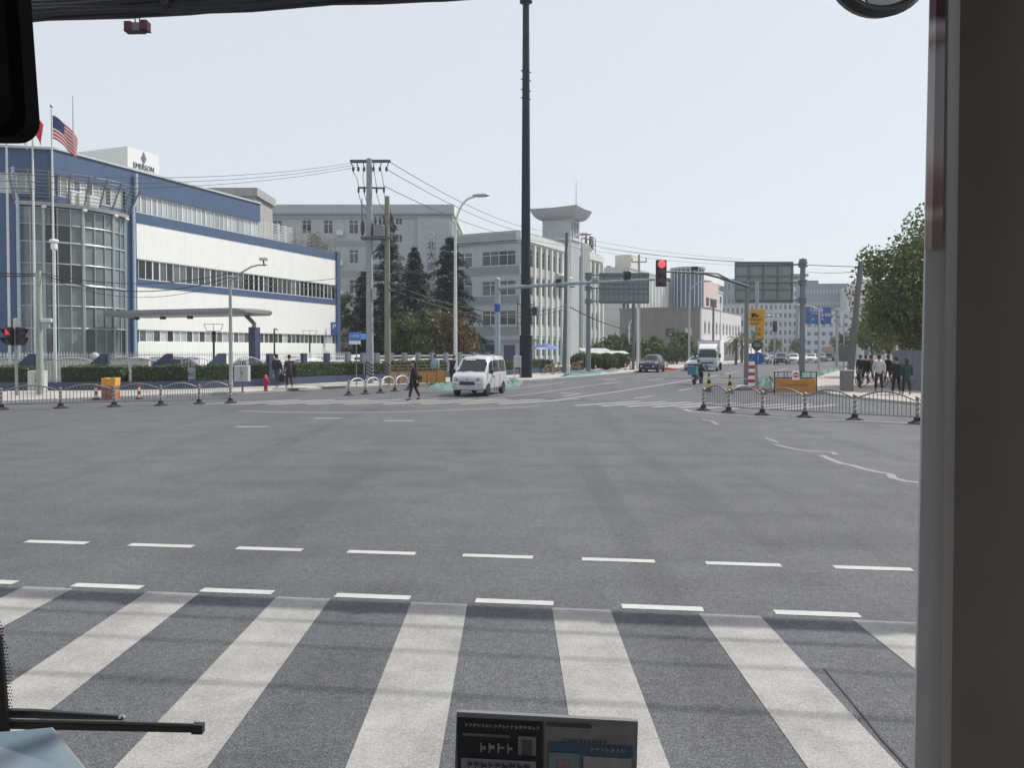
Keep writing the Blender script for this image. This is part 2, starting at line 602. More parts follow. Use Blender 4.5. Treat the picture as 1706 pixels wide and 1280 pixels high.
strip(edge, [(1548, 1521, .90), (1551, 1524, .875), (1572, 1548, .865), (1582, 1568, .862), (1581, 1567, .842)])
obj('glazing_strip', edge, CABGREY, bus, smooth=.6)
outer = M()
strip(outer, [(1560, 1534, .93), (1660, 1640, .93), (1720, 1712, .86), (1900, 1900, .72)])
obj('pillar_skin', outer, mat('bus_white', (.6, .6, .6), .4), bus)
# sticker wrapped on the strip
st = M()
rows = []
for pt, pb, y in ((1550, 1541, .872), (1561, 1552, .864), (1576, 1570, .860)):
    rows.append([tuple(P(pt, -60, y)), tuple(P((pt + pb) / 2, 200, y)), tuple(P(pb, 416, y))])
st.grid(rows)
def sticker_mat():
    m_ = bpy.data.materials.new('pillar_sticker')
    m_.use_nodes = True
    N, L = m_.node_tree.nodes, m_.node_tree.links
    b = N['Principled BSDF']
    b.inputs['Roughness'].default_value = .5
    tc = N.new('ShaderNodeTexCoord')
    sx = N.new('ShaderNodeSeparateXYZ')
    L.new(tc.outputs['Object'], sx.inputs[0])
    nz = N.new('ShaderNodeTexNoise')
    nz.inputs['Scale'].default_value = 30
    L.new(tc.outputs['Object'], nz.inputs['Vector'])
    ma = N.new('ShaderNodeMath')
    ma.operation = 'MULTIPLY_ADD'
    ma.inputs[1].default_value = .03
    L.new(nz.outputs['Fac'], ma.inputs[0])
    L.new(sx.outputs['Z'], ma.inputs[2])
    mr = N.new('ShaderNodeMapRange')
    mr.inputs['From Min'].default_value = P(0, 416, .86).z
    mr.inputs['From Max'].default_value = P(0, 0, .86).z
    L.new(ma.outputs[0], mr.inputs['Value'])
    cr = N.new('ShaderNodeValToRGB')
    e = cr.color_ramp.elements
    cols = [(0, (.12, .088, .075)), (.16, (.14, .108, .095)), (.20, (.24, .21, .19)), (.25, (.14, .09, .085)), (.36, (.19, .13, .12)), (.45, (.25, .235, .24)), (.84, (.235, .23, .245)), (.90, (.13, .09, .09)), (.95, (.28, .26, .27)), (1, (.12, .07, .075))]
    e[0].position, e[0].color = 0, (*[v * 2.6 for v in cols[0][1]], 1)
    e[1].position, e[1].color = 1, (*cols[-1][1], 1)
    for p_, c_ in cols[1:-1]:
        q = e.new(p_)
        q.color = (*[v * 2.6 for v in c_], 1)
    L.new(mr.outputs[0], cr.inputs[0])
    L.new(cr.outputs[0], b.inputs['Base Color'])
    return m_
obj('sticker', st, sticker_mat(), bus)
# shell: roof, side, floor, front panel below the glass, dashboard
sh = M()
sh.box(-2.0, .66, -9, .98, 3.12, 3.2)
obj('roof', sh, CABDARK, bus)
sh = M()
sh.box(.66, .70, -9, .70, .35, 1.45)
sh.box(.66, .70, -9, .70, 2.75, 3.12)
for y in (-8.9, -6.5, -4.2, -1.9, .45):
    sh.box(.66, .70, y, y + .12, 1.45, 2.75)
obj('side_wall', sh, CABDARK, bus)
sh = M()
sh.box(-2.02, -1.98, -9, .3, .35, 1.45)
sh.box(-2.02, -1.98, -9, .3, 2.75, 3.12)
for y in (-8.9, -6.5, -4.2, -1.9, .15):
    sh.box(-2.02, -1.98, y, y + .12, 1.45, 2.75)
obj('side_wall', sh, CABDARK, bus)
sh = M()
sh.box(-2.0, .66, -9.05, -9.0, .35, 3.12)
obj('rear_wall', sh, CABDARK, bus)
sh = M()
sh.box(-2.0, .66, -9, 1.15, .35, .42)
obj('floor', sh, CABDARK, bus)
sh = M()
sh.bbox(-1.98, .60, .25, 1.12, .85, 1.42, .05)
obj('dashboard', sh, CABDARK, bus)
sh = M()
sh.bbox(-2.0, .64, 1.1, 1.2, .30, 1.40, .04)
obj('front_panel', sh, mat('bus_green', (.25, .42, .40), .35), bus)
for x in (-1.85, .45):
    w = M()
    w.lathe([(.20, -.13), (.46, -.13), (.48, -.08), (.48, .08), (.46, .13), (.20, .13)], 24, axis='x')
    obj('tyre', w, RUBBER, bus, (x, -.9, .48))
# interior mirror hanging top left
mm = M()
def rrect(x0, x1, z0, z1, r, y):
    pts = []
    for cx, cz, a0 in ((x1 - r, z0 + r, -90), (x1 - r, z1 - r, 0), (x0 + r, z1 - r, 90), (x0 + r, z0 + r, 180)):
        for k in range(7):
            a = R(a0 + 15 * k)
            pts.append((cx + r * math.cos(a), y, cz + r * math.sin(a)))
    return pts
ya = .55
a, b = P(-260, 229, ya), P(40, -200, ya)
lo = rrect(a.x, b.x, a.z, b.z, .016, ya)
sk = .0
lo = [(x + (z - a.z) * -.058, y, z) for x, y, z in lo]
mm.ext(lo, (0, .016, 0))
mirror = obj('mirror_housing', mm, mat('mirror_black', (.006, .006, .007), .9, spec=.1), bus)
ins = [(x + .004 * (1 if x < (a.x + b.x) / 2 else -2.2), ya - .001, z + (.006 if z < (a.z + b.z) / 2 else -.006)) for x, _, z in lo]
obj('mirror_glass', M().poly(ins), mat('mirror_glass', (.04, .045, .05), .08, metal=.6), mirror)
obj('mirror_stem', M().tube([(b.x - .10, ya + .015, b.z - .02), (b.x - .10, ya + .05, 3.13)], .012, 8), BLACK, mirror)
# round convex mirror outside, top right
c = P(1466, -62, 1.5)
rm = M()
rm.lathe([(.02, .05), (.07, .045), (.098, .02), (.104, 0), (.098, -.018), (.092, -.018), (.090, -.008), (.0, -.02)], 40, axis='y')
o = obj('round_mirror_housing', rm, mat('mirror_rim', (.012, .012, .014), .4), bus, c, smooth=.5)
gl = M()
gl.lathe([(.089, -.009), (.085, -.014), (.06, -.022), (.03, -.027), (.001, -.029)], 40, axis='y')
obj('round_mirror_glass', gl, mat('convex_mirror', (.72, .74, .75), .03, metal=1.0, var=.02), o, smooth=.9)
obj('round_mirror_arm', M().tube([(0, .04, .05), (.02, .06, .2), (.05, -.1, .42), (.02, -.5, .55)], .012, 8), BLACK, o)
# wiper parked along the bottom of the windscreen
yw = 1.16
p0, p1, p2 = P(-140, 1186, yw), P(205, 1197, yw), P(322, 1211, yw)
w = thing('windscreen_wiper', 'long black windscreen wiper lying level at the bottom left', 'wiper')
obj('wiper_arm', M().tube([p0, P(60, 1190, yw), p1], [.008, .007, .0035], 6), mat('wiper_black', (.016, .016, .018), .4), w)
obj('blade', M().bar(P(-140, 1205, yw - .01), P(322, 1214.5, yw - .01), .008, .0095), MATS['wiper_black'], w)
obj('blade_rib', M().tube([P(-140, 1198, yw - .012), P(200, 1205, yw - .012), P(322, 1209, yw - .012)], .0025, 6), mat('wiper_rib', (.06, .06, .065), .3), w)
obj('end_cap', M().bar(P(321, 1214, yw - .01), P(339, 1214.5, yw - .01), .011, .014), MATS['wiper_black'], w)
obj('clip', M().blob(P(203, 1196, yw - .006), .006, .004, .004, 8), mat('clip_metal', (.5, .5, .5), .3, metal=1), w)
# printed black border of the windscreen with its dots, lower left
fb = M()
fb.ext([P(-60, 1040, yw - .03), P(-1, 1060, yw - .03), P(6, 1130, yw - .03), P(13, 1222, yw - .03), P(-60, 1222, yw - .03)], (0, .006, 0))
fr = obj('windscreen_border', fb, mat('frit_black', (.006, .006, .008), .4), bus)
fd = M()
for j in range(34):
    for i in range(5):
        px = -3 + i * 4.2 + (j % 2) * 2.1 + (j * 5.4) * .085
        py = 1032 + j * 5.4
        if px > 21 or i * 5.5 > 4 + j * .9:
            continue
        rr = (2.0 - .28 * i) / FPX * yw
        q = P(px, py, yw - .025)
        fd.add([(q.x + rr * math.cos(k * math.pi / 3), q.y, q.z + rr * math.sin(k * math.pi / 3)) for k in range(6)], [tuple(range(6))])
o = obj('border_dots', fd, MATS['frit_black'], fr)
o['kind'] = 'stuff'
# blue glossy screen at the bottom left
yt = .62
tb = thing('tablet', 'pale blue glossy tablet screen in the bottom left corner', 'tablet')
c1, c2, c3, c4 = P(-60, 1226, yt), P(88, 1213, yt + .04), P(158, 1300, yt - .08), P(-60, 1330, yt - .1)
n = (c2 - c1).cross(c4 - c1).normalized() * .008
if n.z < 0:
    n = -n
obj('case', M().ext([c1, c2, c3, c4], n * -1), mat('tablet_case', (.30, .33, .36), .35), tb)
cen = (c1 + c2 + c3 + c4) / 4
obj('screen', M().poly([c + (cen - c) * .055 + n * .12 for c in (c1, c2, c3, c4)]), mat('tablet_glass', (.13, .20, .26), .12, var=.12, scale=8, spec=.8), tb)
# licence card stuck in a clear holder
yc = .80
card = thing('licence_card', 'black and grey licence card in a clear holder at the bottom of the windscreen', 'card')
q = [P(757, 1297, yc), P(761, 1187, yc), P(1063, 1203, yc), P(1060, 1313, yc)]
HOLD = mat('card_holder', (.20, .20, .20), .5)
obj('holder', M().ext(q, (0, .006, 0)), HOLD, card)
def card_patch(name, x0, y0, x1, y1, col, d, rough=.6):
    sl = (1203 - 1187) / 302.0
    f = lambda x, y: P(x, y + (x - 761) * sl, yc - d)
    return obj(name, M().poly([f(x0, y1), f(x1, y1), f(x1, y0), f(x0, y0)]), mat('card_%s' % (str(col)), col, rough, var=.15, scale=60), card)
card_patch('black_half', 762, 1196, 904, 1290, (.014, .014, .016), .0015)
card_patch('grey_half', 907, 1193, 1058, 1290, (.19, .185, .18), .0015)
card_patch('portrait', 863, 1222, 893, 1253, (.17, .17, .17), .003)
card_patch('portrait_figure', 870, 1228, 886, 1253, (.06, .06, .065), .004)
card_patch('name_strip', 770, 1221, 850, 1226, (.11, .11, .11), .003)
card_patch('number_panel', 768, 1263, 893, 1290, (.22, .22, .22), .003)
card_patch('blue_band', 914, 1229, 1054, 1247, (.045, .085, .14), .003)
card_patch('teal_panel', 914, 1246, 965, 1290, (.15, .20, .22), .004)
card_patch('white_panel', 972, 1250, 1052, 1290, (.26, .26, .255), .004)
card_patch('dark_bar', 910, 1196, 985, 1203, (.07, .05, .05), .003)
card_patch('red_stamp', 928, 1258, 948, 1275, (.24, .14, .17), .005)
for j, (xa, xb, yy, hh) in enumerate(((775, 895, 1204, 7), (800, 845, 1236, 16), (938, 1010, 1222, 7), (985, 1040, 1233, 9), (780, 880, 1268, 12))):
    k, x = 0, xa
    rnd = random.Random(j)
    while x < xb:
        wv = hh * rnd.uniform(.55, .8)
        dk = j >= 2
        card_patch('glyph', x, yy, x + wv * .28, yy + hh, (.03, .04, .06) if dk and j != 3 else (.20, .20, .21), .006)
        card_patch('glyph', x + wv * .28, yy + hh * rnd.uniform(.05, .4), x + wv, yy + hh * rnd.uniform(.5, .8), (.03, .04, .06) if dk and j != 3 else (.20, .20, .21), .006)
        x += wv + hh * .3

# ================================================================ building kit
def text(name, s, size, mt, parent, loc, rot=(R(90), 0, 0), extrude=.01, align='CENTER', sx=1.0):
    cu = bpy.data.curves.new(name, 'FONT')
    cu.body = s
    cu.size = size
    cu.extrude = extrude
    cu.align_x = align
    cu.align_y = 'CENTER'
    cu.resolution_u = 2
    o = bpy.data.objects.new(name, cu)
    COL.objects.link(o)
    dg = bpy.context.evaluated_depsgraph_get()
    me = bpy.data.meshes.new_from_object(o.evaluated_get(dg))
    bpy.data.objects.remove(o)
    me.materials.clear()
    me.materials.append(mt)
    r = bpy.data.objects.new(name, me)
    COL.objects.link(r)
    r.parent = parent
    r.location = loc
    r.rotation_euler = rot
    r.scale = (sx, 1, 1)
    return r
_wcache = {}
def window_meshes(w, h, nx, nz, fmat, gmat, fw=.05):
    key = (round(w, 2), round(h, 2), nx, nz, fmat.name, gmat.name)
    if key not in _wcache:
        f = M()
        f.box(0, w, 0, .05, 0, fw)
        f.box(0, w, 0, .05, h - fw, h)
        f.box(0, fw, .001, .049, fw, h - fw)
        f.box(w - fw, w, .001, .049, fw, h - fw)
        for i in range(1, nx):
            x = w * i / nx
            f.box(x - fw / 2, x + fw / 2, .002, .048, fw, h - fw)
        for i in nz:
            z = h * i
            f.box(fw, w - fw, .003, .047, z - fw / 2, z + fw / 2)
        g = M()
        g.poly([(0, 0, 0), (w, 0, 0), (w, 0, h), (0, 0, h)])
        fm, gm = f.mesh('window'), g.mesh('pane')
        fm.materials.append(fmat)
        gm.materials.append(gmat)
        _wcache[key] = (fm, gm)
    return _wcache[key]
def face(root, A, B, z0, z1, wins, wmat, name='wall', fmat=None, gmat=None, depth=.14):
    """facade from A to B (local xy, outside on the right), with real openings; wins: (x0, x1, z0, z1, nx, (nz fractions))"""
    A, B = Vector(A), Vector(B)
    W = (B - A).length
    t = (B - A) / W
    ang = math.atan2(t.y, t.x)
    xs = sorted({0, W} | {v for w in wins for v in w[:2]})
    zs = sorted({z0, z1} | {v for w in wins for v in w[2:4]})
    m = M()
    def inside(x, z):
        return any(w[0] < x < w[1] and w[2] < z < w[3] for w in wins)
    for j in range(len(zs) - 1):
        i = 0
        while i < len(xs) - 1:
            if inside((xs[i] + xs[i + 1]) / 2, (zs[j] + zs[j + 1]) / 2):
                i += 1
                continue
            k = i
            while k < len(xs) - 1 and not inside((xs[k] + xs[k + 1]) / 2, (zs[j] + zs[j + 1]) / 2):
                k += 1
            m.poly([(xs[i], 0, zs[j]), (xs[k], 0, zs[j]), (xs[k], 0, zs[j + 1]), (xs[i], 0, zs[j + 1])])
            i = k
    d = depth + .06
    for w in wins:
        a, b, c, e = w[:4]
        m.poly([(a, 0, c), (b, 0, c), (b, d, c), (a, d, c)])
        m.poly([(a, 0, e), (a, d, e), (b, d, e), (b, 0, e)])
        m.poly([(a, 0, c), (a, d, c), (a, d, e), (a, 0, e)])
        m.poly([(b, 0, c), (b, 0, e), (b, d, e), (b, d, c)])
    o = obj(name, m, wmat, root, (A.x, A.y, 0), ang)
    for w in wins:
        nx, nz = (w[4], w[5]) if len(w) > 4 else (1, ())
        fm, gm = window_meshes(w[1] - w[0], w[3] - w[2], nx, nz, w[6] if len(w) > 6 else (fmat or WHITE), w[7] if len(w) > 7 else (gmat or GREYGLASS))
        p = A + t * w[0] + Vector((-t.y, t.x)) * (depth - .03)
        fo = obj('window', fm, None, root, (p.x, p.y, w[2]), ang)
        obj('pane', gm, None, fo, (0, .03, 0))
    return o
def block(root, pts, z0, z1, spec, wmat, roofmat=None, parapet=.0, **kw):
    """CCW footprint; spec: {edge index: windows}"""
    n = len(pts)
    for i in range(n):
        face(root, pts[i], pts[(i + 1) % n], z0, z1, spec.get(i, []), wmat, **kw)
    m = M()
    m.poly([(p[0], p[1], z1 - parapet) for p in pts])
    obj('roof', m, roofmat or CONCRETE, root)
def local(root_loc, rot, p):
    d = Vector((p[0] - root_loc[0], p[1] - root_loc[1]))
    c, s = math.cos(rot), math.sin(rot)
    return (d.x * c + d.y * s, -d.x * s + d.y * c)

# ================================================================ blue and white factory on the left
OB, TH = (-25.8, 53.0), R(69.2)
fac = thing('factory_building', 'long blue and white factory with ribbon windows and a curved glass corner', 'building', (*OB, 0), TH)
WALLWHITE = mat('factory_white', (.80, .82, .80), .7, var=.03, scale=.8, grime=.05)
FRAMEW = mat('white_window_frame', (.74, .76, .76), .5, var=.05)
L_END = 24.1
def slab(name, x0, x1, y0, y1, z0, z1, mt, parent=fac):
    return obj(name, M().box(x0, x1, y0, y1, z0, z1), mt, parent)
slab('wall', 0, L_END, 0, .3, -.05, 2.70, WALLWHITE)
slab('wall', 0, L_END, 0, .3, 3.57, 6.55, WALLWHITE)
slab('blue_band', 0, L_END, -.04, .3, 6.55, 7.05, BLUEWALL)
slab('wall', 0, L_END, 0, .3, 8.45, 10.9, WALLWHITE)
slab('blue_band', 0, L_END, -.03, .3, 10.9, 11.62, BLUEWALL)
slab('blue_fascia', -6.2, 12.9, -.03, .3, 12.92, 14.42, BLUEWALL)
slab('roof_coping', -6.2, 12.95, -.12, .45, 14.42, 14.55, mat('coping_grey', (.50, .54, .55), .6))
slab('wall_pier', -.9, 0, -.05, .3, -.05, 12.92, BLUEWALL)
slab('wall', -6.2, -.9, .02, .3, 11.2, 11.65, BLUEWALL)
slab('end_frame', L_END, L_END + .55, -.16, .3, -.05, 11.75, BLUEWALL)
slab('wall', 12.9, 13.1, .3, 16, 11.6, 14.42, BLUEWALL)
slab('core', -6, L_END, .31, 18, -.05, 11.3, mat('inside_dark', (.05, .055, .06), .9))
slab('core', -6, 12.9, .31, 18, 11.3, 14.36, MATS['inside_dark'])
slab('side_wall', L_END + .001, L_END + .30, .3, 18, -.05, 11.4, WALLWHITE)
def ribbon(x0, x1, z0, z1, n, gl, thick=.055, seed=1):
    rnd = random.Random(seed)
    fr = M()
    fr.box(x0, x1, .10, .16, z0, z0 + .06)
    fr.box(x0, x1, .10, .16, z1 - .06, z1)
    w = (x1 - x0) / n
    for i in range(n + 1):
        x = x0 + i * w
        t = thick * (1.9 if rnd.random() < .3 else 1)
        fr.box(max(x - t / 2, x0), min(x + t / 2, x1), .095, .158, z0 + .06, z1 - .06)
    f = obj('ribbon_window', fr, FRAMEW, fac)
    for i in range(n):
        g = rnd.choice(gl)
        me = window_meshes(w, z1 - z0, 1, (), FRAMEW, g)[1]
        obj('pane', me, None, f, (x0 + i * w, .13, z0))
ribbon(.25, L_END, 7.05, 8.45, 38, [DARKGLASS, DARKGLASS, DARKGLASS, GREYGLASS], seed=2)
ribbon(.25, L_END, 2.70, 3.57, 38, [GREYGLASS, PALEGLASS, GREYGLASS], seed=3)
ribbon(.05, 12.9, 11.62, 12.92, 27, [PALEGLASS], seed=4)
ribbon(-6.1, -1.0, 11.65, 12.92, 11, [PALEGLASS, PALEGLASS, GREYGLASS], seed=5)
# left facet
Lp = [local(OB, TH, (-27.9, 47.5)), local(OB, TH, (-43, 44.2))]
face(fac, Lp[1], Lp[0], 11.25, 14.42, [(9.6, 10.6, 11.7, 12.95, 2, ()), (11, 14.2, 11.7, 12.95, 6, ())], BLUEWALL, name='wall', fmat=FRAMEW, gmat=PALEGLASS)
face(fac, Lp[1], (-7.2, 1.95), -.05, 11.25, [], BLUEWALL)
obj('soffit', M().poly([(*Lp[1], 11.25), (*Lp[0], 11.25), (-.9, .1, 11.25), (-6, 4, 11.25)]), BLUEWALL, fac)
o = obj('roof_coping', M().bar((*Lp[1], 14.49), (*Lp[0], 14.49), .5, .13), MATS['coping_grey'], fac)
obj('roof', M().poly([(*Lp[1], 14.37), (*Lp[0], 14.37), (12.9, .1, 14.37), (12.9, 17, 14.37), (-10, 25, 14.37)]), CONCRETE, fac)
# curved glass bay
Aa, Bb = Vector((-7.12, 1.9)), Vector((-1.0, -.02))
chord = (Bb - Aa)
outn = Vector((chord.y, -chord.x)).normalized()
sag = 1.35
rad = (chord.length ** 2 / 4 + sag ** 2) / (2 * sag)
cen = (Aa + Bb) / 2 - outn * (rad - sag)
a0 = math.atan2(*(Aa - cen).yx)
a1 = math.atan2(*(Bb - cen).yx)
if a1 < a0:
    a1 += 2 * math.pi
def arc(f, r=0.0):
    a = a0 + (a1 - a0) * f
    return Vector((cen.x + (rad + r) * math.cos(a), cen.y + (rad + r) * math.sin(a)))
NB = 10
ZS = [0, 1.7, 3.5, 4.9, 6.2, 7.5, 8.8, 9.9, 10.9]
bay = obj('curtain_wall', M().grid([[(*arc(i / 24, -.06), z) for z in (-.05, 11.25)] for i in range(25)]), mat('bay_core', (.10, .12, .13), .8), fac)
MULL = mat('mullion_grey', (.40, .44, .45), .4, metal=.2)
for i in range(NB):
    for j in range(len(ZS) - 1):
        if i == NB - 1 and ZS[j] < 3:
            continue
        p, q = arc(i / NB, -.01), arc((i + 1) / NB, -.01)
        dark = (j in (5, 6) and i in (2, 3)) or (j == 4 and i in (3, 4))
        obj('pane', M().poly([(*p, ZS[j]), (*q, ZS[j]), (*q, ZS[j + 1]), (*p, ZS[j + 1])]), DARKGLASS if dark else TEALGLASS, bay)
for i in range(NB + 1):
    wd = .20 if i in (2, 5, 8, NB) else .075
    p = arc(i / NB, .03)
    obj('mullion', M().tube([(*p, -.05), (*p, 10.95)], wd / 2, 6), MULL, bay)
tr = M()
for z in ZS[1:] + [3.52, 6.24, 8.83]:
    tr.tube([(*arc(k / 20, .02), z) for k in range(21)], .045, 6)
obj('transom', tr, MULL, bay)
obj('bay_cornice', M().grid([[(*arc(k / 24, -.3), 11.0), (*arc(k / 24, .28), 11.0), (*arc(k / 24, .34), 11.22), (*arc(k / 24, -.3), 11.24)] for k in range(25)]), mat('cornice_grey', (.36, .38, .40), .6), bay)
for k in (5, 12, 19, 23):
    obj('lamp', M().blob((*arc(k / 24, .3), 10.92), .16, .16, .10, 8), WHITE, bay)
# leaning balcony rail over the bay
rl = M()
for j in range(9):
    f = j / 8
    rl.tube([(*arc(k / 20, .28 + .75 * f), 11.3 + 1.65 * f) for k in range(21)], .022, 5)
for k in range(9):
    rl.tube([(*arc(k / 8, .28), 11.25), (*arc(k / 8, .28 + .78), 12.98)], .05, 5)
obj('balcony_rail', rl, STEEL, fac)
for k, s in ((.45, .9), (.52, .8), (.62, .8)):
    p = arc(k, -.35)
    obj('air_conditioner', M().bbox(p.x - .4, p.x + .4, p.y - .2, p.y + .2, 11.25, 11.25 + s, .03), mat('ac_white', (.62, .63, .62), .5), fac)
# dark door under the canopy
p, q = arc(.90, .05), arc(.995, .05)
obj('door', M().poly([(*p, 0), (*q, 0), (*q, 3.4), (*p, 3.4)]), DARKGLASS, fac)
# downpipes
PIPE = mat('pale_blue_pipe', (.40, .50, .62), .4)
obj('downpipe', M().tube([(-.12, -.2, 14.2), (-.12, -.2, 12.3), (-.38, -.2, 11.9), (-.38, -.2, 0)], .10, 8), PIPE, fac)
lp = Vector(Lp[0]) + (Vector(Lp[1]) - Vector(Lp[0])).normalized() * 2.4 + Vector((-.1, -.3))
obj('downpipe', M().tube([(lp.x - .2, lp.y, 13.2), (lp.x - .2, lp.y, 12.4), (lp.x, lp.y - .1, 11.3), (lp.x, lp.y - .1, 0)], .10, 8), PIPE, fac)
# roof box with its emblem and name
bx = obj('roof_box', M().box(5.1, 8.2, 6.2, 11.7, 14.3, 17.95), mat('roofbox_white', (.74, .76, .75), .7, var=.04), fac)
LOGO = mat('logo_blue', (.07, .09, .16), .5)
text('lettering', 'EMERSON', .60, LOGO, bx, (6.65, 6.17, 16.62), extrude=.015, sx=.78)
em = M()
for k in (0, 1):
    s = .42 - .2 * k
    em.ext([(6.65 - s * .62, 6.185 - .012 * k, 17.35), (6.65, 6.185 - .012 * k, 17.35 - s * 1.25), (6.65 + s * .62, 6.185 - .012 * k, 17.35), (6.65, 6.185 - .012 * k, 17.35 + s * 1.25)], (0, -.02, 0))
obj('emblem', em, mat('emblem_grey', (.16, .18, .2), .5), bx)
pm = local(OB, TH, (-33.6, 59.3))
obj('mast', M().tube([(*pm, 14.5), (*pm, 21.6)], [.05, .02], 6), STEEL, fac)
a, b = local(OB, TH, (-34.2, 85)), local(OB, TH, (-28.2, 85))
ph = M()
d1 = (Vector(b) - Vector(a)).normalized()
nn = Vector((-d1.y, d1.x))
pp = [a, b, tuple(Vector(b) + nn * 6), tuple(Vector(a) + nn * 6)]
ph.prism(pp, 10, 19.0)
pc = sum((Vector(p_) for p_ in pp), Vector((0, 0))) / 4
ph.prism([tuple(pc + (Vector(p_) - pc) * 1.1) for p_ in pp], 19.0, 19.9)
obj('penthouse', ph, mat('penthouse_grey', (.36, .36, .36), .8, grime=.2), fac)
# terrace screens and rail
for k in range(5):
    x = 13.2 + k * .95
    f = M()
    for s_ in (0, .85):
        f.box(x + s_, x + s_ + .07, .5, .56, 11.6, 13.25)
    for j in range(11):
        f.box(x + .07, x + .85, .51, .55, 11.75 + j * .135, 11.80 + j * .135)
    obj('louvre_screen', f, mat('screen_white', (.60, .62, .61), .5), fac)
rl = M()
for j in range(10):
    rl.tube([(18.0, .2, 11.7 + j * .16), (L_END + .3, .2, 11.7 + j * .16)], .02, 5)
    rl.tube([(L_END + .3, .2, 11.7 + j * .16), (L_END + .3, 9, 11.7 + j * .16)], .02, 5)
for k in range(8):
    rl.tube([(18.0 + k * .9, .2, 11.6), (18.0 + k * .9, .2, 13.2)], .03, 5)
obj('terrace_rail', rl, STEEL, fac)
# canopy on its column
cd = Vector((math.cos(TH - R(90)), math.sin(TH - R(90))))
cp = M()
rr = []
for s_ in range(0, 25):
    x = 11.2 * s_ / 24
    e = min(x, 11.2 - x)
    k = 1 if e > .8 else math.sqrt(max(0.0, 1 - (1 - e / .8) ** 2)) * .6 + .4
    hw = 1.7 * (.55 + .45 * k)
    rr.append([(-2.4 - hw, -1.0 - x, 4.46), (-2.4 - hw * .98, -1.0 - x, 4.46 - .17 * k), (-2.4, -1.0 - x, 4.46 - .22 * k), (-2.4 + hw * .98, -1.0 - x, 4.46 - .17 * k), (-2.4 + hw, -1.0 - x, 4.46), (-2.4 + hw * .97, -1.0 - x, 4.46 + .18 * k), (-2.4, -1.0 - x, 4.46 + .24 * k), (-2.4 - hw * .97, -1.0 - x, 4.46 + .18 * k), (-2.4 - hw, -1.0 - x, 4.46)])
cp.grid(rr)
cp.poly(rr[0][:-1])
cp.poly(rr[-1][:-1][::-1])
can = obj('entrance_canopy', cp, mat('canopy_grey', (.24, .25, .245), .5, metal=.2), fac, smooth=.7)
for y in (-4.5, -6.6, -8.7):
    obj('downlight', M().box(-4.4, -4.15, y - .12, y + .12, 4.02, 4.2), BLACK, can)
obj('column', M().bbox(-2.65, -2.15, -12.1, -11.6, 0, 3.55, .03), NAVY, can)
obj('column_arm', M().tube([(-2.4, -11.8, 3.4), (-2.4, -11.85, 3.75), (-2.4, -11.2, 4.3)], .13, 8), STEEL, can)

# ================================================================ flagpoles and flags
def flagpole(px, py_top, Y, name, lab):
    b = G(px, 581 + 2884.5 / Y)
    top = P(px, py_top, Y).z
    f = thing(name, lab, 'flagpole', (b.x, b.y, .1), 0, 'flagpoles in front of the factory')
    obj('pole', M().tube([(0, 0, 0), (0, 0, top * .55), (0, 0, top - .12)], [.075, .06, .04], 8), WHITEPOLE, f, smooth=.8)
    obj('finial', M().blob((0, 0, top - .06), .09, .09, .08, 8), STEEL, f)
    return Vector((b.x, b.y, top))
def flag(name, lab, top, w, h, col_f, droop, Y, ang):
    """cloth hanging from the pole: returns rows for building"""
    f = thing(name, lab, 'flag', top)
    d = Vector((math.cos(ang), math.sin(ang), 0))
    nrm = Vector((-d.y, d.x, 0))
    def pt(u, v):
        # u along the fly 0..1, v up the hoist 0..1
        run = w * (u * .62 - .08 * u * u)
        drop = droop * w * (u ** 1.25)
        wav = .14 * math.sin(u * 9 + v * 1.5) * u + .06 * math.sin(u * 17 + v * 4) * u
        return d * run * (1 - .12 * (1 - v) * u) + nrm * wav + Vector((0, 0, -h * (1 - v) * (1 - .12 * u) - drop)) + d * .06
    return f, pt
def patch(f, pt, name, u0, u1, v0, v1, mt, lift=0.0, nu=14, nv=3):
    rows = [[pt(u0 + (u1 - u0) * i / nu, v0 + (v1 - v0) * j / nv) + Vector((lift * .3, -lift, 0)) for j in range(nv + 1)] for i in range(nu + 1)]
    return obj(name, M().grid(rows), mt, f, smooth=1.2)
YF = 42.5
t1 = flagpole(17, 60, YF - .6, 'flagpole', 'flagpole nearest the left edge, bare where it shows below the mirror')
t2 = flagpole(60, 168, YF - .1, 'flagpole', 'flagpole with the plain red flag, second from the left edge')
t3 = flagpole(92, 178, YF + .4, 'flagpole', 'flagpole with the striped flag, third from the left edge')
FRED, FWH, FBL = mat('flag_red', (.52, .035, .05), .8, var=.05, trans=.25), mat('flag_white', (.72, .70, .72), .8, var=.05, trans=.25), mat('flag_blue', (.035, .05, .16), .8, var=.05, trans=.2)
f, pt = flag('flag', 'red and white striped flag with starred blue corner, drooping from its pole', t3 + Vector((0, 0, -.45)), 2.9, 1.3, None, .50, YF, R(-8))
for k in range(13):
    v0, v1 = 1 - (k + 1) / 13, 1 - k / 13
    patch(f, pt, 'stripe', .46 if k < 7 else 0, 1, v0, v1, FRED if k % 2 == 0 else FWH, 0, 12, 1)
patch(f, pt, 'canton', 0, .46, 6 / 13, 1, FBL, 0, 10, 3)
stz = M()
for i in range(6):
    for j in range(5):
        q = pt(.04 + .075 * i + (.035 if j % 2 else 0), .50 + .11 * j) + Vector((0, -.012, 0))
        stz.add([q + Vector((.028 * math.cos(a_ * R(72) + R(90)) * (1 if 1 else 0), 0, .028 * math.sin(a_ * R(72) + R(90)))) for a_ in (0, 2, 4, 1, 3)], [(0, 1, 2), (0, 3, 2), (0, 1, 4)])
obj('star', stz, FWH, f)['kind'] = 'stuff'
f, pt = flag('flag', 'plain red flag hanging limp beside the mirror', t2 + Vector((0, 0, -.5)), 1.5, 1.3, None, .95, YF, R(-8))
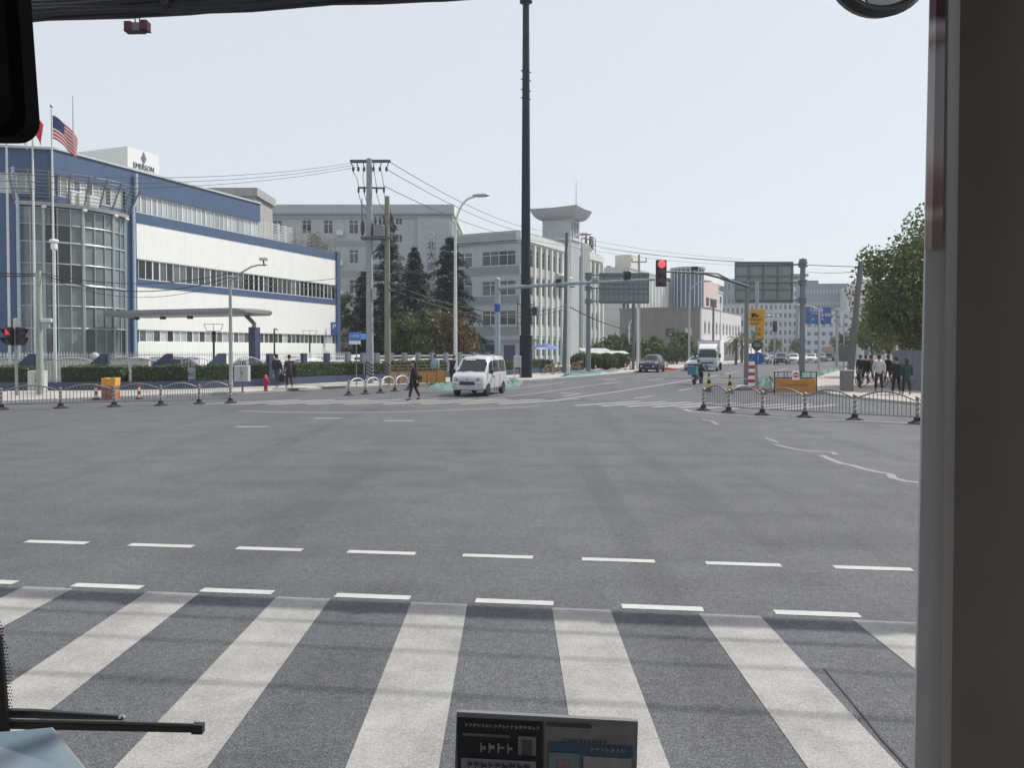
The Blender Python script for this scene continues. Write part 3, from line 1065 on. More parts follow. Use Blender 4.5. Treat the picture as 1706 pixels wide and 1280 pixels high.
patch(f, pt, 'cloth', 0, .62, 0, 1, FRED)
f, pt = flag('flag', 'white flag hanging behind the black mirror', t1 + Vector((0, 0, -4.1)), 2.4, .8, None, .58, YF, R(-8))
patch(f, pt, 'cloth', 0, 1, 0, 1, FWH)

# ================================================================ planter, hedges, fence along the left pavement
LINE = [Vector(p) for p in ((-36, 37.6), (-25.9, 39.0), (-20, 39.6), (-16.6, 40.9), (-14.2, 43.6), (-11.2, 48.9), (-5.5, 56), (-.15, 62.7), (3.1, 68.5), (7.2, 77))]
def along(s):
    for a, b in zip(LINE, LINE[1:]):
        l = (b - a).length
        if s <= l or b is LINE[-1]:
            t = (b - a) / l
            return a + t * s, t
        s -= l
LTOT = sum((b - a).length for a, b in zip(LINE, LINE[1:]))
def s_at(px, off=0.0):
    best, bs = 1e9, 0
    for i in range(0, 2401):
        s = LTOT * i / 2400
        p, t = along(s)
        p = p + Vector((-t.y, t.x)) * off
        e = abs(853 + FPX * p.x / p.y - px)
        if e < best:
            best, bs = e, s
    return bs
LEAF = mat('hedge_leaf', (.09, .125, .046), .6, var=.4, scale=1.8, island=.6, trans=.25)
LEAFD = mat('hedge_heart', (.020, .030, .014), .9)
def leaves(m, pts, size, rnd, flat=0.0):
    for p in pts:
        a, b = rnd.uniform(0, 6.283), rnd.uniform(-1, 1)
        s = size * rnd.uniform(.6, 1.3)
        c = math.sqrt(1 - b * b)
        n = Vector((c * math.cos(a), c * math.sin(a), b + flat)).normalized()
        u = n.orthogonal().normalized()
        q = Matrix.Rotation(rnd.uniform(0, 6.283), 3, n) @ u
        w = n.cross(q)
        p = Vector(p)
        m.add([p - q * s, p + w * s * .55, p + q * s, p - w * s * .55], [(0, 1, 2, 3)])
def hedge(lab, s0, s1, z0, z1, wid, dens=330, off=.55, size=.055, mt=None):
    rnd = random.Random(int(s0 * 100))
    h = thing('hedge', lab, 'hedge', (0, 0, 0), 0, 'clipped hedge blocks along the planter')
    core, lv = M(), M()
    n = max(2, int((s1 - s0) / .6))
    rows = []
    for i in range(n + 1):
        p, t = along(s0 + (s1 - s0) * i / n)
        nn = Vector((-t.y, t.x))
        a, b = p + nn * (off - wid / 2 + .07), p + nn * (off + wid / 2 - .07)
        rows.append([(a.x, a.y, z0), (a.x, a.y, z1 - .08), (b.x, b.y, z1 - .08), (b.x, b.y, z0)])
    core.grid(rows)
    core.poly(rows[0])
    core.poly(rows[-1][::-1])
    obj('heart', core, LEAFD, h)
    pts = []
    L_ = s1 - s0
    cnt = int(L_ * dens * (wid + 2 * (z1 - z0)) / 2)
    for _ in range(cnt):
        p, t = along(rnd.uniform(s0, s1))
        nn = Vector((-t.y, t.x))
        r_ = rnd.random()
        bump = .035 * math.sin(p.x * 3.1) + .03 * math.sin(p.y * 5.3)
        if r_ < .45:
            q = p + nn * (off - wid / 2 + rnd.uniform(-.03, .10))
            z = rnd.uniform(z0, z1 + bump)
        elif r_ < .9:
            q = p + nn * (off + rnd.uniform(-wid / 2, wid / 2))
            z = z1 + bump + rnd.uniform(-.12, .04)
        else:
            q, t2_ = along(s0 if rnd.random() < .5 else s1)
            q = q + nn * (off + rnd.uniform(-wid / 2, wid / 2))
            z = rnd.uniform(z0, z1)
        pts.append((q.x, q.y, z))
    leaves(lv, pts, size, rnd)
    obj('foliage', lv, mt or LEAF, h)
pl = thing('planter_wall', 'low dark planter wall running under the clipped hedges', 'planter wall')
rows = []
n = 90
for i in range(n + 1):
    p, t = along(LTOT * i / n)
    nn = Vector((-t.y, t.x))
    a, b = p, p + nn * 1.2
    rows.append([(a.x, a.y, .1), (a.x, a.y, .54), (a.x + nn.x * .14, a.y + nn.y * .14, .54), (a.x + nn.x * .14, a.y + nn.y * .14, .48), (b.x, b.y, .48), (b.x, b.y, .1)])
obj('wall', M().grid(rows), NAVY, pl)
HS = [(-90, 50, 'hedge block cut off by the left edge behind the pedestrian signal'), (101, 203, 'hedge block behind the orange water barrier'), (219, 312, 'hedge block between the orange barrier and the grey lamp post'),
      (325, 393, 'hedge block behind the grey lamp post and small cabinet'), (414, 448, 'short hedge block left of the two standing men'), (494, 606, 'hedge run between the two standing men and the concrete pole'),
      (622, 640, 'short hedge piece between the two concrete poles'), (652, 745, 'hedge run behind the orange site barrier'), (838, 866, 'hedge piece between the silver van and the dark mast'), (886, 922, 'bright hedge piece right of the dark mast')]
for i, (a, b, lab) in enumerate(HS):
    hedge(lab, s_at(a, .1), s_at(b, .1), .48, 1.36 if i < 8 else 1.25, .95, dens=300 if i < 6 else 190, size=.05 if i < 6 else .07)
# picket fence with sloped navy piers
FO = 1.9
fen = thing('picket_fence', 'pale metal picket fence with navy piers behind the hedges', 'fence')
piers = [-30, 60, 180, 288, 377, 452, 509, 547, 582] + [607 + 23 * k for k in range(11)]
ss = [s_at(p, FO) for p in piers]
PICK = mat('picket_paint', (.50, .53, .56), .5)
for k, s in enumerate(ss):
    p, t = along(s)
    nn = Vector((-t.y, t.x))
    c = p + nn * FO
    if k < 5:
        L_ = 1.15
        a = c - t * L_
        pts = [(a.x, a.y, .48), (c.x, c.y, .48), (c.x, c.y, 1.98), (c.x - t.x * .35, c.y - t.y * .35, 1.98), (a.x, a.y, 1.25)]
        obj('pier', M().ext(pts, (nn.x * .28, nn.y * .28, 0)), NAVY, fen)
    else:
        obj('pier', M().ext([(c.x - t.x * .16, c.y - t.y * .16, .3), (c.x + t.x * .16, c.y + t.y * .16, .3), (c.x + t.x * .16, c.y + t.y * .16, 1.95), (c.x - t.x * .16, c.y - t.y * .16, 1.95)], (nn.x * .3, nn.y * .3, 0)), NAVY if k < 8 else mat('pier_grey', (.20, .22, .25), .7), fen)
for k in range(len(ss) - 1):
    s0, s1 = ss[k] + .2, ss[k + 1] - .3
    if s1 - s0 < .4:
        continue
    m = M()
    n = max(3, int((s1 - s0) / .15))
    top = []
    for i in range(n + 1):
        f_ = i / n
        p, t = along(s0 + (s1 - s0) * f_)
        c = p + Vector((-t.y, t.x)) * (FO + .12)
        z = 1.35 + .42 * math.sin(math.pi * f_) if k < 5 else 1.72
        top.append((c.x, c.y, z))
        m.bar((c.x, c.y, .5), (c.x, c.y, z + (.0 if k < 5 else .08)), .022)
    m.tube(top, .03, 5)
    m.tube([(x, y, .62) for x, y, z in top], .025, 5)
    if k >= 5:
        m.tube([(x, y, 1.42) for x, y, z in top], .05, 5)
    obj('panel', m, PICK, fen)
# boundary rail nearer the building
bf = thing('boundary_fence', 'straight row of white pickets along the factory forecourt', 'fence')
A_, B_ = Vector((-31, 44.2)), Vector((-12, 57))
m = M()
n = 150
for i in range(n + 1):
    p = A_ + (B_ - A_) * i / n
    m.bar((p.x, p.y, .3), (p.x, p.y, 2.02), .028)
obj('pickets', m, mat('picket_white', (.66, .68, .68), .5), bf)['kind'] = 'stuff'
for z in (.5, 1.85):
    obj('rail', M().bar((A_.x, A_.y, z), (B_.x, B_.y, z), .045), MATS['picket_white'], bf)
lw = thing('low_wall', 'cream low boundary wall behind the left hedges', 'wall')
p, q = Vector((-31, 42.6)), Vector((-20.6, 43.6))
obj('wall', M().ext([(p.x, p.y, .1), (q.x, q.y, .1), (q.x, q.y, 1.62), (p.x, p.y, 1.62)], (0, .25, 0)), mat('cream_wall', (.52, .50, .45), .8, grime=.15), lw)
obj('coping', M().ext([(p.x - .05, p.y - .06, 1.62), (q.x + .05, q.y - .06, 1.62), (q.x + .05, q.y - .06, 1.70), (p.x - .05, p.y - .06, 1.70)], (0, .37, 0)), CONCRETE, lw)
# forecourt sculpture dome and lamps
f = thing('forecourt_lamp', 'thin black lamp with a wire square head left of the navy column', 'lamp', (*P(356, 560, 44).xy, .1))
obj('post', M().tube([(0, 0, 0), (0, 0, 3.0)], .06, 6), BLACK, f)
obj('head', M().lathe([(.05, 2.95), (.12, 3.1), (.10, 3.15)], 8), BLACK, f)
hm = M()
for a, b in (((-.55, 3.55), (.55, 3.55)), ((-.4, 3.15), (.4, 3.15)), ((-.55, 3.55), (-.4, 3.15)), ((.55, 3.55), (.4, 3.15)), ((0, 3.1), (0, 3.55))):
    hm.tube([(a[0], 0, a[1]), (b[0], 0, b[1])], .018, 5)
obj('wire_head', hm, STEEL, f)
f2 = copy_tree(f)
f2.location = (*P(516, 560, 60).xy, .1)
f2['label'] = 'thin black lamp with a wire square head by the blue parking sign'
f['group'] = f2['group'] = 'wire headed forecourt lamps'
f = thing('forecourt_lamp', 'thin black pole lamp with small hooked head before the white wall', 'lamp', (*P(457, 560, 52).xy, .1))
obj('post', M().tube([(0, 0, 0), (0, 0, 3.5)], .055, 6), BLACK, f)
obj('head', M().tube([(0, 0, 3.45), (.1, 0, 3.5), (.22, 0, 3.38)], .04, 6), BLACK, f)
f = thing('satellite_dome', 'small pale dome standing on the forecourt wall', 'dome', (*P(158, 586, 44).xy, 1.45))
obj('dome', M().lathe([(.2, 0), (.24, .15), (.26, .3), (.22, .45), (.14, .55), (.02, .6)], 16), mat('dome_pale', (.36, .39, .40), .5), f, smooth=.8)
obj('foot', M().lathe([(.2, -.2), (.2, 0)], 10), STEEL, f)
f = thing('parking_sign', 'small blue square parking sign on the corner of the white wall', 'sign', (*P(557, 550, 74.2).xy, 3.5), R(0))
obj('board', M().bbox(-.35, .35, -.03, .03, 0, 1.3, .02), mat('p_blue', (.06, .10, .32), .5), f)
text('lettering', 'P', .7, WHITE, f, (0, -.04, .85))

# ================================================================ rails
def post_base(m):
    m.lathe([(.26, 0), (.25, .03), (.14, .075), (.10, .10), (.09, .19), (.055, .19)], 14)
def guard_rail(lab, pts, arch, hpost=.78, hpeak=.88, bars=13, arc_only=False, rail_r=.026):
    g = thing('guard_rail', lab, 'guard rail')
    for x, y in pts:
        pm_ = M()
        pm_.tube([(0, 0, .12), (0, 0, hpost - .05)], .05, 10)
        pm_.lathe([(.05, hpost - .05), (.062, hpost - .04), (.062, hpost - .01), (.03, hpost + .02)], 10)
        p = obj('post', pm_, STEEL, g, (x, y, 0), smooth=.6)
        bm_ = M()
        post_base(bm_)
        obj('foot', bm_, RUBBER, p, smooth=.5)
        sp = M()     # diagonal reflective band wound round the post
        for k in range(3):
            z0 = .24 + k * .15
            sp.tube([(.052 * math.cos(a_ * .5), .052 * math.sin(a_ * .5), z0 + .012 * a_) for a_ in range(13)], .012, 4)
        obj('band', sp, WHITE, p)
    for (xa, ya_), (xb, yb_) in zip(pts, pts[1:]):
        a_, b_ = Vector((xa, ya_)), Vector((xb, yb_))
        m = M()
        top = []
        N_ = 16
        for i in range(N_ + 1):
            f_ = i / N_
            c = a_ + (b_ - a_) * (.04 + .92 * f_)
            if arc_only:
                z = hpost - .34 + (hpeak - hpost + .34) * math.sqrt(max(0, 1 - (2 * f_ - 1) ** 2)) ** .8
            else:
                z = hpost - .10 + (hpeak - hpost + .10) * math.sin(math.pi * f_)
            top.append((c.x, c.y, z))
        m.tube(top, rail_r, 8)
        if not arc_only:
            lo = [(x, y, .20) for x, y, z in top]
            m.tube([lo[0], lo[-1]], .02, 6)
            o = obj('top_rail', m, STEEL, g, smooth=.8)
            bm_ = M()
            for i in range(1, bars + 1):
                f_ = i / (bars + 1)
                c = a_ + (b_ - a_) * (.04 + .92 * f_)
                z = hpost - .10 + (hpeak - hpost + .10) * math.sin(math.pi * f_)
                bm_.tube([(c.x, c.y, .20), (c.x, c.y, z)], .012, 5)
            obj('bars', bm_, STEEL, o)
        else:
            obj('arch', m, WHITEPOLE, g, smooth=.8)
    return g
guard_rail('steel arched guard rail at the left kerb before the orange water barrier', [tuple(G(*p).xy) for p in ((-88, 686), (2, 683), (101, 680.5), (190, 678), (268, 676), (332, 673.5), (384, 671.5))], True)
guard_rail('steel arched guard rail crossing the right corner before the orange notice', [tuple(G(*p).xy) for p in ((1172, 683.5), (1214, 687.5), (1270, 691.5), (1341, 695.5), (1424, 700), (1528, 706), (1650, 713))], True, hpost=.80, hpeak=.93)
guard_rail('short white barrier of four plain hoops beside the far crossing', [tuple(G(*p).xy) for p in ((581, 659), (609, 657), (634, 655), (658, 652.5), (681, 650))], True, hpost=.72, hpeak=.80, arc_only=True, rail_r=.035)

# ================================================================ poles and lights
def sig_head(par, loc, rot, lit, lens_r=.15, depth=.2, n=3, hood=True, bw=.42, dark_low=True):
    """signal head: box, lenses, hoods; lit = index of the glowing lens"""
    h = 1.24 * n / 3
    o = obj('signal_box', M().bbox(-bw / 2, bw / 2, -depth / 2, depth / 2, -h / 2, h / 2, .04), BLACK, par, loc)
    o.rotation_euler = rot
    for i in range(n):
        z = h / 2 - (i + .5) * h / n
        l = M()
        l.lathe([(.001, -depth / 2 - .045), (lens_r * .5, -depth / 2 - .04), (lens_r * .85, -depth / 2 - .02), (lens_r, -depth / 2 - .004)], 20, (0, 0, z), 'y')
        obj('lens', l, emit('signal_red', (1.0, .06, .07), 1.6) if i == lit else mat('lens_off', (.03, .03, .032), .25), o)
        if hood:
            hd = M()
            rows = []
            for k in range(13):
                a_ = R(-15 + 210 * k / 12)
                rows.append([((lens_r + .02) * math.cos(a_), -depth / 2, z + (lens_r + .02) * math.sin(a_)), ((lens_r + .02) * math.cos(a_), -depth / 2 - .22 + .10 * (1 - math.sin(max(0, min(math.pi, a_)))), z + (lens_r + .02) * math.sin(a_))])
            hd.grid(rows)
            obj('hood', hd, BLACK, o)
    return o
# mast with the red light
pb = Vector((-.78, 41.0, 0))
tip = Vector((6.66, 36.0, 5.48))
ms = thing('traffic_signal', 'pale grey signal mast with a long arm carrying the red light', 'traffic signal', pb)
obj('mast', M().tube([(0, 0, 0), (0, 0, 5.85)], [.16, .15], 12), mat('mast_bluegrey', (.30, .35, .39), .5), ms, smooth=.8)
obj('mast_cap', M().blob((0, 0, 5.9), .17, .17, .14, 12), MATS['mast_bluegrey'], ms, smooth=1.5)
obj('blue_band', M().lathe([(.168, 4.2), (.168, 4.62)], 14), mat('band_blue', (.03, .08, .35), .5), ms)
obj('arm', M().tube([(0, 0, 5.46), tuple(Vector((3.3, -2.2, 5.50))), tuple(tip - pb)], [.11, .09, .06], 10), MATS['mast_bluegrey'], ms, smooth=.8)
sig_head(ms, tuple(tip - pb + Vector((.28, -.1, .28))), (0, 0, R(8)), 0, lens_r=.18, hood=False, bw=.49)
for f_ in (.22, .42):
    c = (tip - pb) * f_
    c.z = 5.46 + .2
    obj('detector', M().bbox(c.x - .14, c.x + .14, c.y - .1, c.y + .1, c.z - .08, c.z + .1, .02), BLACK, ms)
c = (tip - pb) * .66
obj('camera', M().bbox(c.x - .25, c.x + .1, c.y - .1, c.y + .1, 5.58, 5.74, .02), mat('camera_grey', (.35, .36, .37), .4), ms)
c = (tip - pb) * .84
obj('detector', M().bbox(c.x - .12, c.x + .2, c.y - .1, c.y + .1, 5.54, 5.92, .02), BLACK, ms)
# dark monopole
bp_ = G(876, 632)
mp = thing('monopole_mast', 'tall dark telecom monopole rising out of the top of the view', 'mast', (bp_.x, bp_.y, .1))
DK = mat('monopole_dark', (.020, .025, .034), .7, spec=.25)
obj('shaft', M().tube([(0, 0, 0), (0, 0, 12), (0, 0, 24), (0, 0, 34)], [.40, .33, .26, .20], 14), DK, mp, smooth=.8)
obj('sleeve', M().lathe([(.46, 0), (.46, 3.1), (.40, 3.15)], 14), mat('sleeve_dark', (.014, .021, .034), .7, spec=.25), mp, smooth=.5)
for z in (20.4, 21.0, 21.75, 22.35):
    r_ = M()
    for k in range(4):
        a_ = R(90 * k + 30)
        r_.bar((.2 * math.cos(a_), .2 * math.sin(a_), z), (.42 * math.cos(a_), .42 * math.sin(a_), z), .07)
    obj('step', r_, DK, mp)
obj('ring', M().lathe([(.25, 27.3), (.46, 27.35), (.46, 27.45), (.25, 27.5)], 16), DK, mp)
an = M()
for k in range(4):
    a_ = R(90 * k)
    an.bar((.48 * math.cos(a_), .48 * math.sin(a_), 28.2), (.48 * math.cos(a_), .48 * math.sin(a_), 31), .07)
    an.bar((0, 0, 28.8), (.48 * math.cos(a_), .48 * math.sin(a_), 28.8), .05)
    an.bar((0, 0, 30.6), (.48 * math.cos(a_), .48 * math.sin(a_), 30.6), .05)
obj('antenna_bracket', an, DK, mp)
bk = M()
for s_ in (-1, 1):
    bk.bar((s_ * .62, -.1, 3.6), (s_ * .62, -.1, 5.6), .05)
    bk.bar((0, -.1, 4.0), (s_ * .62, -.1, 4.0), .05)
    bk.bar((0, -.1, 5.4), (s_ * .62, -.1, 5.4), .05)
obj('bracket', bk, DK, mp)
obj('box', M().bbox(.45, .8, -.25, .05, 4.6, 5.2, .03), BLACK, mp)
tc_ = thing('control_cabinet', 'grey open backed cabinet standing against the dark mast', 'cabinet', (*G(862, 633).xy, .12))
obj('body', M().bbox(-.28, .28, -.15, .15, .8, 1.62, .03), mat('cabinet_grey', (.42, .44, .43), .5, grime=.15), tc_)
for s_ in (-.26, .22):
    obj('leg', M().box(s_, s_ + .05, -.1, .1, 0, .8), MATS['cabinet_grey'], tc_)
# street lamps with a curved arm
def street_lamp(lab, base, h, reach, ang, mt=WHITEPOLE, curve=2.0, head=True):
    l = thing('street_lamp', lab, 'street lamp', (base.x, base.y, .1), ang, 'street lamps along the far road')
    pts = [(0, 0, 0), (0, 0, h * .4), (0, 0, h - curve)]
    for k in range(1, 8):
        a_ = R(90 * k / 7)
        pts.append((reach * (1 - math.cos(a_)), 0, h - curve + (curve * .97) * math.sin(a_)))
    obj('pole', M().tube(pts, [.13, .11, .085] + [.07] * 7, 10), mt, l, smooth=.8)
    if head:
        hd = M()
        hd.grid([[(reach + dx, w * math.cos(a_), h + .02 + t * math.sin(a_) + .06 * dx) for a_ in [2 * math.pi * k / 10 for k in range(11)]] for dx, w, t in ((-.15, .02, .02), (-.1, .10, .07), (.25, .19, .12), (.7, .19, .12), (.95, .10, .07), (1.0, .01, .01))])
        obj('lamp_head', hd, mat('lamp_head', (.40, .42, .43), .35, metal=.4), l, smooth=.9)
    return l
street_lamp('white curved street lamp beside the silver van', G(759, 638.5), 12.1, 1.25, R(8), curve=2.3)
street_lamp('white street lamp right of the dark mast with its head before the tower', G(947, 626), 11.7, 1.1, R(20), curve=1.2)
street_lamp('white street lamp behind the grey sign back, left of the black car', G(1062, 617), 6.8, .5, R(180), curve=.8, head=False)
street_lamp('slim pale street lamp with a hooked top before the dark low building', G(1048, 607.5), 6.3, .8, R(0), curve=1.0, head=False)
street_lamp('tall grey street lamp beside the white truck', G(1148, 613), 10.0, 1.6, R(0), mt=GREYPOLE, curve=1.6)
street_lamp('thin street lamp standing right of the white truck', G(1200, 604), 10.2, .8, R(180), curve=1.2)
street_lamp('small far street lamp between the yellow sign and the gantry post', G(1303, 601.5), 8.2, 2.2, R(180), mt=GREYPOLE, curve=.8)
street_lamp('green grey lamp post with long arm before the blue direction sign', G(1364, 617), 6.6, 1.6, R(180), mt=GREYPOLE, curve=.6)
# left lamp post carrying a camera on a cranked arm
b_ = G(385, 652)
lp_ = thing('camera_post', 'slim grey post with a cranked arm and traffic camera over the left pavement', 'camera post', (b_.x, b_.y, .1))
obj('post', M().tube([(0, 0, 0), (0, 0, 5.9)], [.10, .075], 10), mat('post_grey', (.30, .32, .33), .5), lp_, smooth=.8)
obj('arm', M().tube([(0, 0, 5.75), (.5, 0, 6.1), (1.1, 0, 6.45), (1.5, 0, 6.55), (1.95, 0, 6.55)], [.055, .05, .045, .04, .035], 8), MATS['post_grey'], lp_, smooth=.8)
obj('collar', M().lathe([(.12, 5.6), (.12, 5.95), (.05, 6.0)], 10), MATS['post_grey'], lp_)
obj('camera', M().bbox(1.55, 2.0, -.1, .1, 6.78, 6.95, .03), mat('camera_white', (.6, .6, .6), .4), lp_)
obj('camera_mount', M().tube([(1.8, 0, 6.5), (1.75, 0, 6.8)], .04, 6), BLACK, lp_)
# pedestrian signal at the far left
b_ = G(28, 663)
ps = thing('pedestrian_signal', 'pedestrian signal showing red at the left edge', 'traffic signal', (b_.x, b_.y, .1))
obj('post', M().tube([(0, 0, 0), (0, 0, 3.5)], .065, 8), MATS['post_grey'], ps, smooth=.8)
obj('post_top', M().lathe([(.10, 3.05), (.10, 3.5), (.02, 3.55)], 10), mat('post_cream', (.55, .53, .48), .6), ps)
for s_, lit in ((-1, 0), (1, 9)):
    bx_ = obj('signal_box', M().bbox(-.17, .17, -.13, .13, -.42, .42, .03), BLACK, ps, (s_ * .24, -.05, 2.72))
    bx_.rotation_euler = (0, 0, R(-10 if s_ < 0 else 55))
    for i in range(2):
        z = .2 - .4 * i
        obj('lens', M().bbox(-.12, .12, -.16, -.13, z - .13, z + .13, .02), emit('ped_red', (.75, .03, .06), .7) if i == lit else mat('lens_off', (.03, .03, .032), .25), bx_)
        hd = M()
        hd.grid([[(-.16, -.13, z + .16), (-.18, -.40, z + .12)], [(.16, -.13, z + .16), (.18, -.40, z + .12)]])
        hd.grid([[(-.16, -.13, z + .16), (-.18, -.40, z + .12)], [(-.16, -.13, z - .14), (-.16, -.16, z - .14)]])
        hd.grid([[(.16, -.13, z + .16), (.18, -.40, z + .12)], [(.16, -.13, z - .14), (.16, -.16, z - .14)]])
        obj('hood', hd, BLACK, bx_)
# concrete pole with box camera
b_ = G(67, 662)
cp_ = thing('utility_pole', 'grey green pole with a small box camera beside the left white cabinet', 'utility pole', (b_.x, b_.y, .1))
obj('pole', M().tube([(0, 0, 0), (0, 0, 5.75)], [.16, .13], 10), mat('pole_greengrey', (.33, .37, .34), .7, grime=.25), cp_, smooth=.8)
obj('camera', M().bbox(.12, .62, -.14, .02, 3.38, 3.54, .02), mat('camera_white', (.6, .6, .6), .4), cp_)
obj('camera_box', M().bbox(.12, .5, -.1, .02, 3.1, 3.34, .02), MATS['camera_grey'], cp_)
b_ = P(92, 560, 41.2)
dc = thing('dome_camera_pole', 'thin white pole topped by a white dome camera among the flagpoles', 'camera post', (b_.x, 41.2, .1))
zt = P(92, 405, 41.2).z
obj('pole', M().tube([(0, 0, 0), (0, 0, zt - .5)], .07, 8), WHITEPOLE, dc)
obj('dome', M().lathe([(.06, zt - .55), (.16, zt - .4), (.16, zt - .15), (.10, zt - .1), (.2, zt - .06), (.24, zt), (.2, zt + .09), (.04, zt + .12)], 14), WHITE, dc, smooth=.5)
# power poles with transformer deck
HATCH_Y = mat('hatch_pale', (.45, .42, .30), .6)
def power_pole(lab, px, py, ytop, r0, r1, mt):
    b_ = G(px, py)
    h = (py - ytop) / (py - 581) * CAM_H
    t_ = thing('power_pole', lab, 'power pole', (b_.x, b_.y, .05))
    obj('pole', M().tube([(0, 0, 0), (0, 0, h / 2), (0, 0, h)], [r0, (r0 + r1) / 2, r1], 12), mt, t_, smooth=.8)
    for k in range(4):
        z0 = .55 + .22 * k
        rows = [[((r0 + .006) * math.cos(2 * math.pi * i / 16), (r0 + .006) * math.sin(2 * math.pi * i / 16), z0 + .10 * math.sin(4 * math.pi * i / 16) + dz) for dz in (0, .10)] for i in range(17)]
        obj('hatch_band', M().grid(rows), BLACK, t_)
    return t_, h, b_
pa_, hA, bA = power_pole('tall concrete power pole with cross arms, left of the pair', 616.5, 642, 268, .24, .17, mat('pole_concrete', (.30, .33, .35), .8, grime=.2))
pb_, hB, bB = power_pole('olive brown power pole, right of the pair by the conifers', 646, 642, 330, .20, .15, mat('pole_olive', (.22, .215, .18), .8, grime=.2))
def insulator(m, p, up=.25, r=.06):
    p = Vector(p)
    for k in range(3):
        z = p.z + up * (k + .3) / 3
        m.lathe([(.02, z - .03), (r, z), (.02, z + .03)], 8, (p.x, p.y, 0))
ca = M()
ca.bar((-1.15, -.1, hA - .15), (1.25, .3, hA - .05), .13)
ca.bar((-1.15, .2, hA - .15), (1.25, .5, hA - .05), .10)
obj('cross_arm', ca, mat('arm_dark', (.10, .11, .115), .6), pa_)
obj('cross_arm', M().bar((-.7, 0, hA - 1.75), (.95, .15, hA - 1.75), .10), MATS['arm_dark'], pa_)
for x in (-1.1, -.75, -.35, .3, .75, 1.2):
    im = M()
    im.tube([(x, 0, hA - .2), (x * .9, 0, hA - .55)], .03, 5)
    im.blob((x * .88, 0, hA - .62), .09, .09, .16, 8)
    obj('insulator', im, mat('insulator_dark', (.06, .05, .055), .4), pa_)
for x in (-.65, -.3, .45, .9):
    im = M()
    im.blob((x, 0, hA - 1.9), .07, .07, .22, 8)
    obj('insulator', im, MATS['insulator_dark'], pa_)
jm = M()
for x, x2, x3 in ((-1.0, -.65, -.1), (-.35, -.3, .2), (.3, .45, 1.0), (.75, .9, 1.3)):
    jm.tube([(x, 0, hA - .75), (x2 - .08, 0, hA - 1.2), (x2, 0, hA - 1.7)], .018, 5)
    jm.tube([(x2, 0, hA - 2.1), (x2 + .15, .05, hA - 2.7), (x3, .1, hA - 3.2)], .018, 5)
obj('jumper', jm, WIRE, pa_)
# transformer deck between the poles
wd = bB.x - bA.x
dk = M()
dk.bar((-.5, -.25, 8.95), (wd + .3, -.25, 8.95), .14)
dk.bar((-.5, .25, 8.95), (wd + .3, .25, 8.95), .14)
dk.bar((.1, 0, 7.9), (wd * .8, 0, 8.8), .09)
obj('transformer_deck', dk, MATS['arm_dark'], pa_)
tr_ = obj('transformer', M().bbox(.28, wd - .12, -.35, .35, 9.05, 9.75, .05), mat('transformer_grey', (.20, .22, .23), .5), pa_)
for i in range(4):
    im = M()
    im.tube([(.38 + i * .28, 0, 9.7), (.38 + i * .28, 0, 10.3)], [.07, .035], 6)
    im.blob((.38 + i * .28, 0, 10.0), .10, .10, .12, 8)
    obj('bushing', im, MATS['insulator_dark'], tr_)
im = M()
im.tube([(-.45, 0, 8.9), (-.45, 0, 11.4)], .03, 5)
im.blob((-.42, 0, 9.6), .14, .14, .5, 8)
im.blob((.18, 0, 9.5), .12, .12, .45, 8)
obj('fuse_holder', im, MATS['insulator_dark'], pa_)
obj('meter_box', M().bbox(.2, .42, -.3, -.05, 5.2, 5.9, .02), MATS['camera_grey'], pa_)
# street name sign
b_ = G(594, 646)
sn = thing('street_sign', 'blue and white street name sign on a thin post by the concrete pole', 'street sign', (b_.x, b_.y, .1))
obj('post', M().tube([(0, 0, 0), (0, 0, 3.0)], .035, 6), STEEL, sn)
obj('blade', M().bbox(-.45, .25, -.03, .03, 2.62, 3.08, .02), mat('street_blue', (.06, .19, .55), .45), sn)
obj('number_blade', M().bbox(-.42, .24, -.035, .035, 2.40, 2.60, .015), WHITE, sn)
text('lettering', '川桥路', .19, WHITE, sn, (-.1, -.04, 2.86), extrude=.003)
bl = obj('cross_blade', M().bbox(0, .85, -.03, .03, 2.68, 3.0, .02), MATS['street_blue'], sn)
bl.rotation_euler = (0, 0, R(62))
sn['label'] = 'blue and white street name sign on a thin post by the concrete pole'
# small pavement furniture, left
def cabinet(lab, px, py, w, h, z0):
    b_ = G(px, py, .12)
    c_ = thing('junction_cabinet', lab, 'cabinet', b_)
    obj('body', M().bbox(-w / 2, w / 2, -.2, .2, z0, z0 + h, .025), mat('cabinet_pale', (.50, .52, .50), .5, grime=.2), c_)
    if z0 > .2:
        obj('leg', M().tube([(0, 0, 0), (0, 0, z0)], .05, 8), STEEL, c_)
    obj('door_seam', M().box(-.008, .008, -.207, -.2, z0 + .06, z0 + h - .06), BLACK, c_)
    obj('handle', M().box(.04, .07, -.222, -.2, z0 + h * .45, z0 + h * .58), BLACK, c_)
cabinet('pale grey cabinet on a short leg right of the grey camera post', 404, 653, .68, .78, .52)
cabinet('pale grey cabinet beside the green pole at the left hedge', 63, 655, .74, .95, .12)
b_ = G(185, 666, .0)
wb = thing('water_barrier', 'orange topped plastic water barrier behind the left guard rail', 'barrier', b_)
rows = [[(sx * w, sy * .22, z) for sx, sy in ((-1, -1), (1, -1), (1, 1), (-1, 1), (-1, -1))] for w, z in ((.30, 0), (.31, .3), (.27, .48), (.30, .62), (.31, .88), (.24, .93))]
m = M()
m.grid(rows[:4])
obj('body', m, mat('barrier_red_orange', (.42, .16, .10), .6, var=.2, scale=10), wb)
m = M()
m.grid(rows[3:])
m.poly(rows[-1][:4])
m.box(-.31, -.05, -.23, .23, .86, .96)
m.box(.08, .31, -.23, .23, .86, .97)
obj('top', m, mat('barrier_orange', (.72, .36, .05), .6), wb)
pm_ = M()
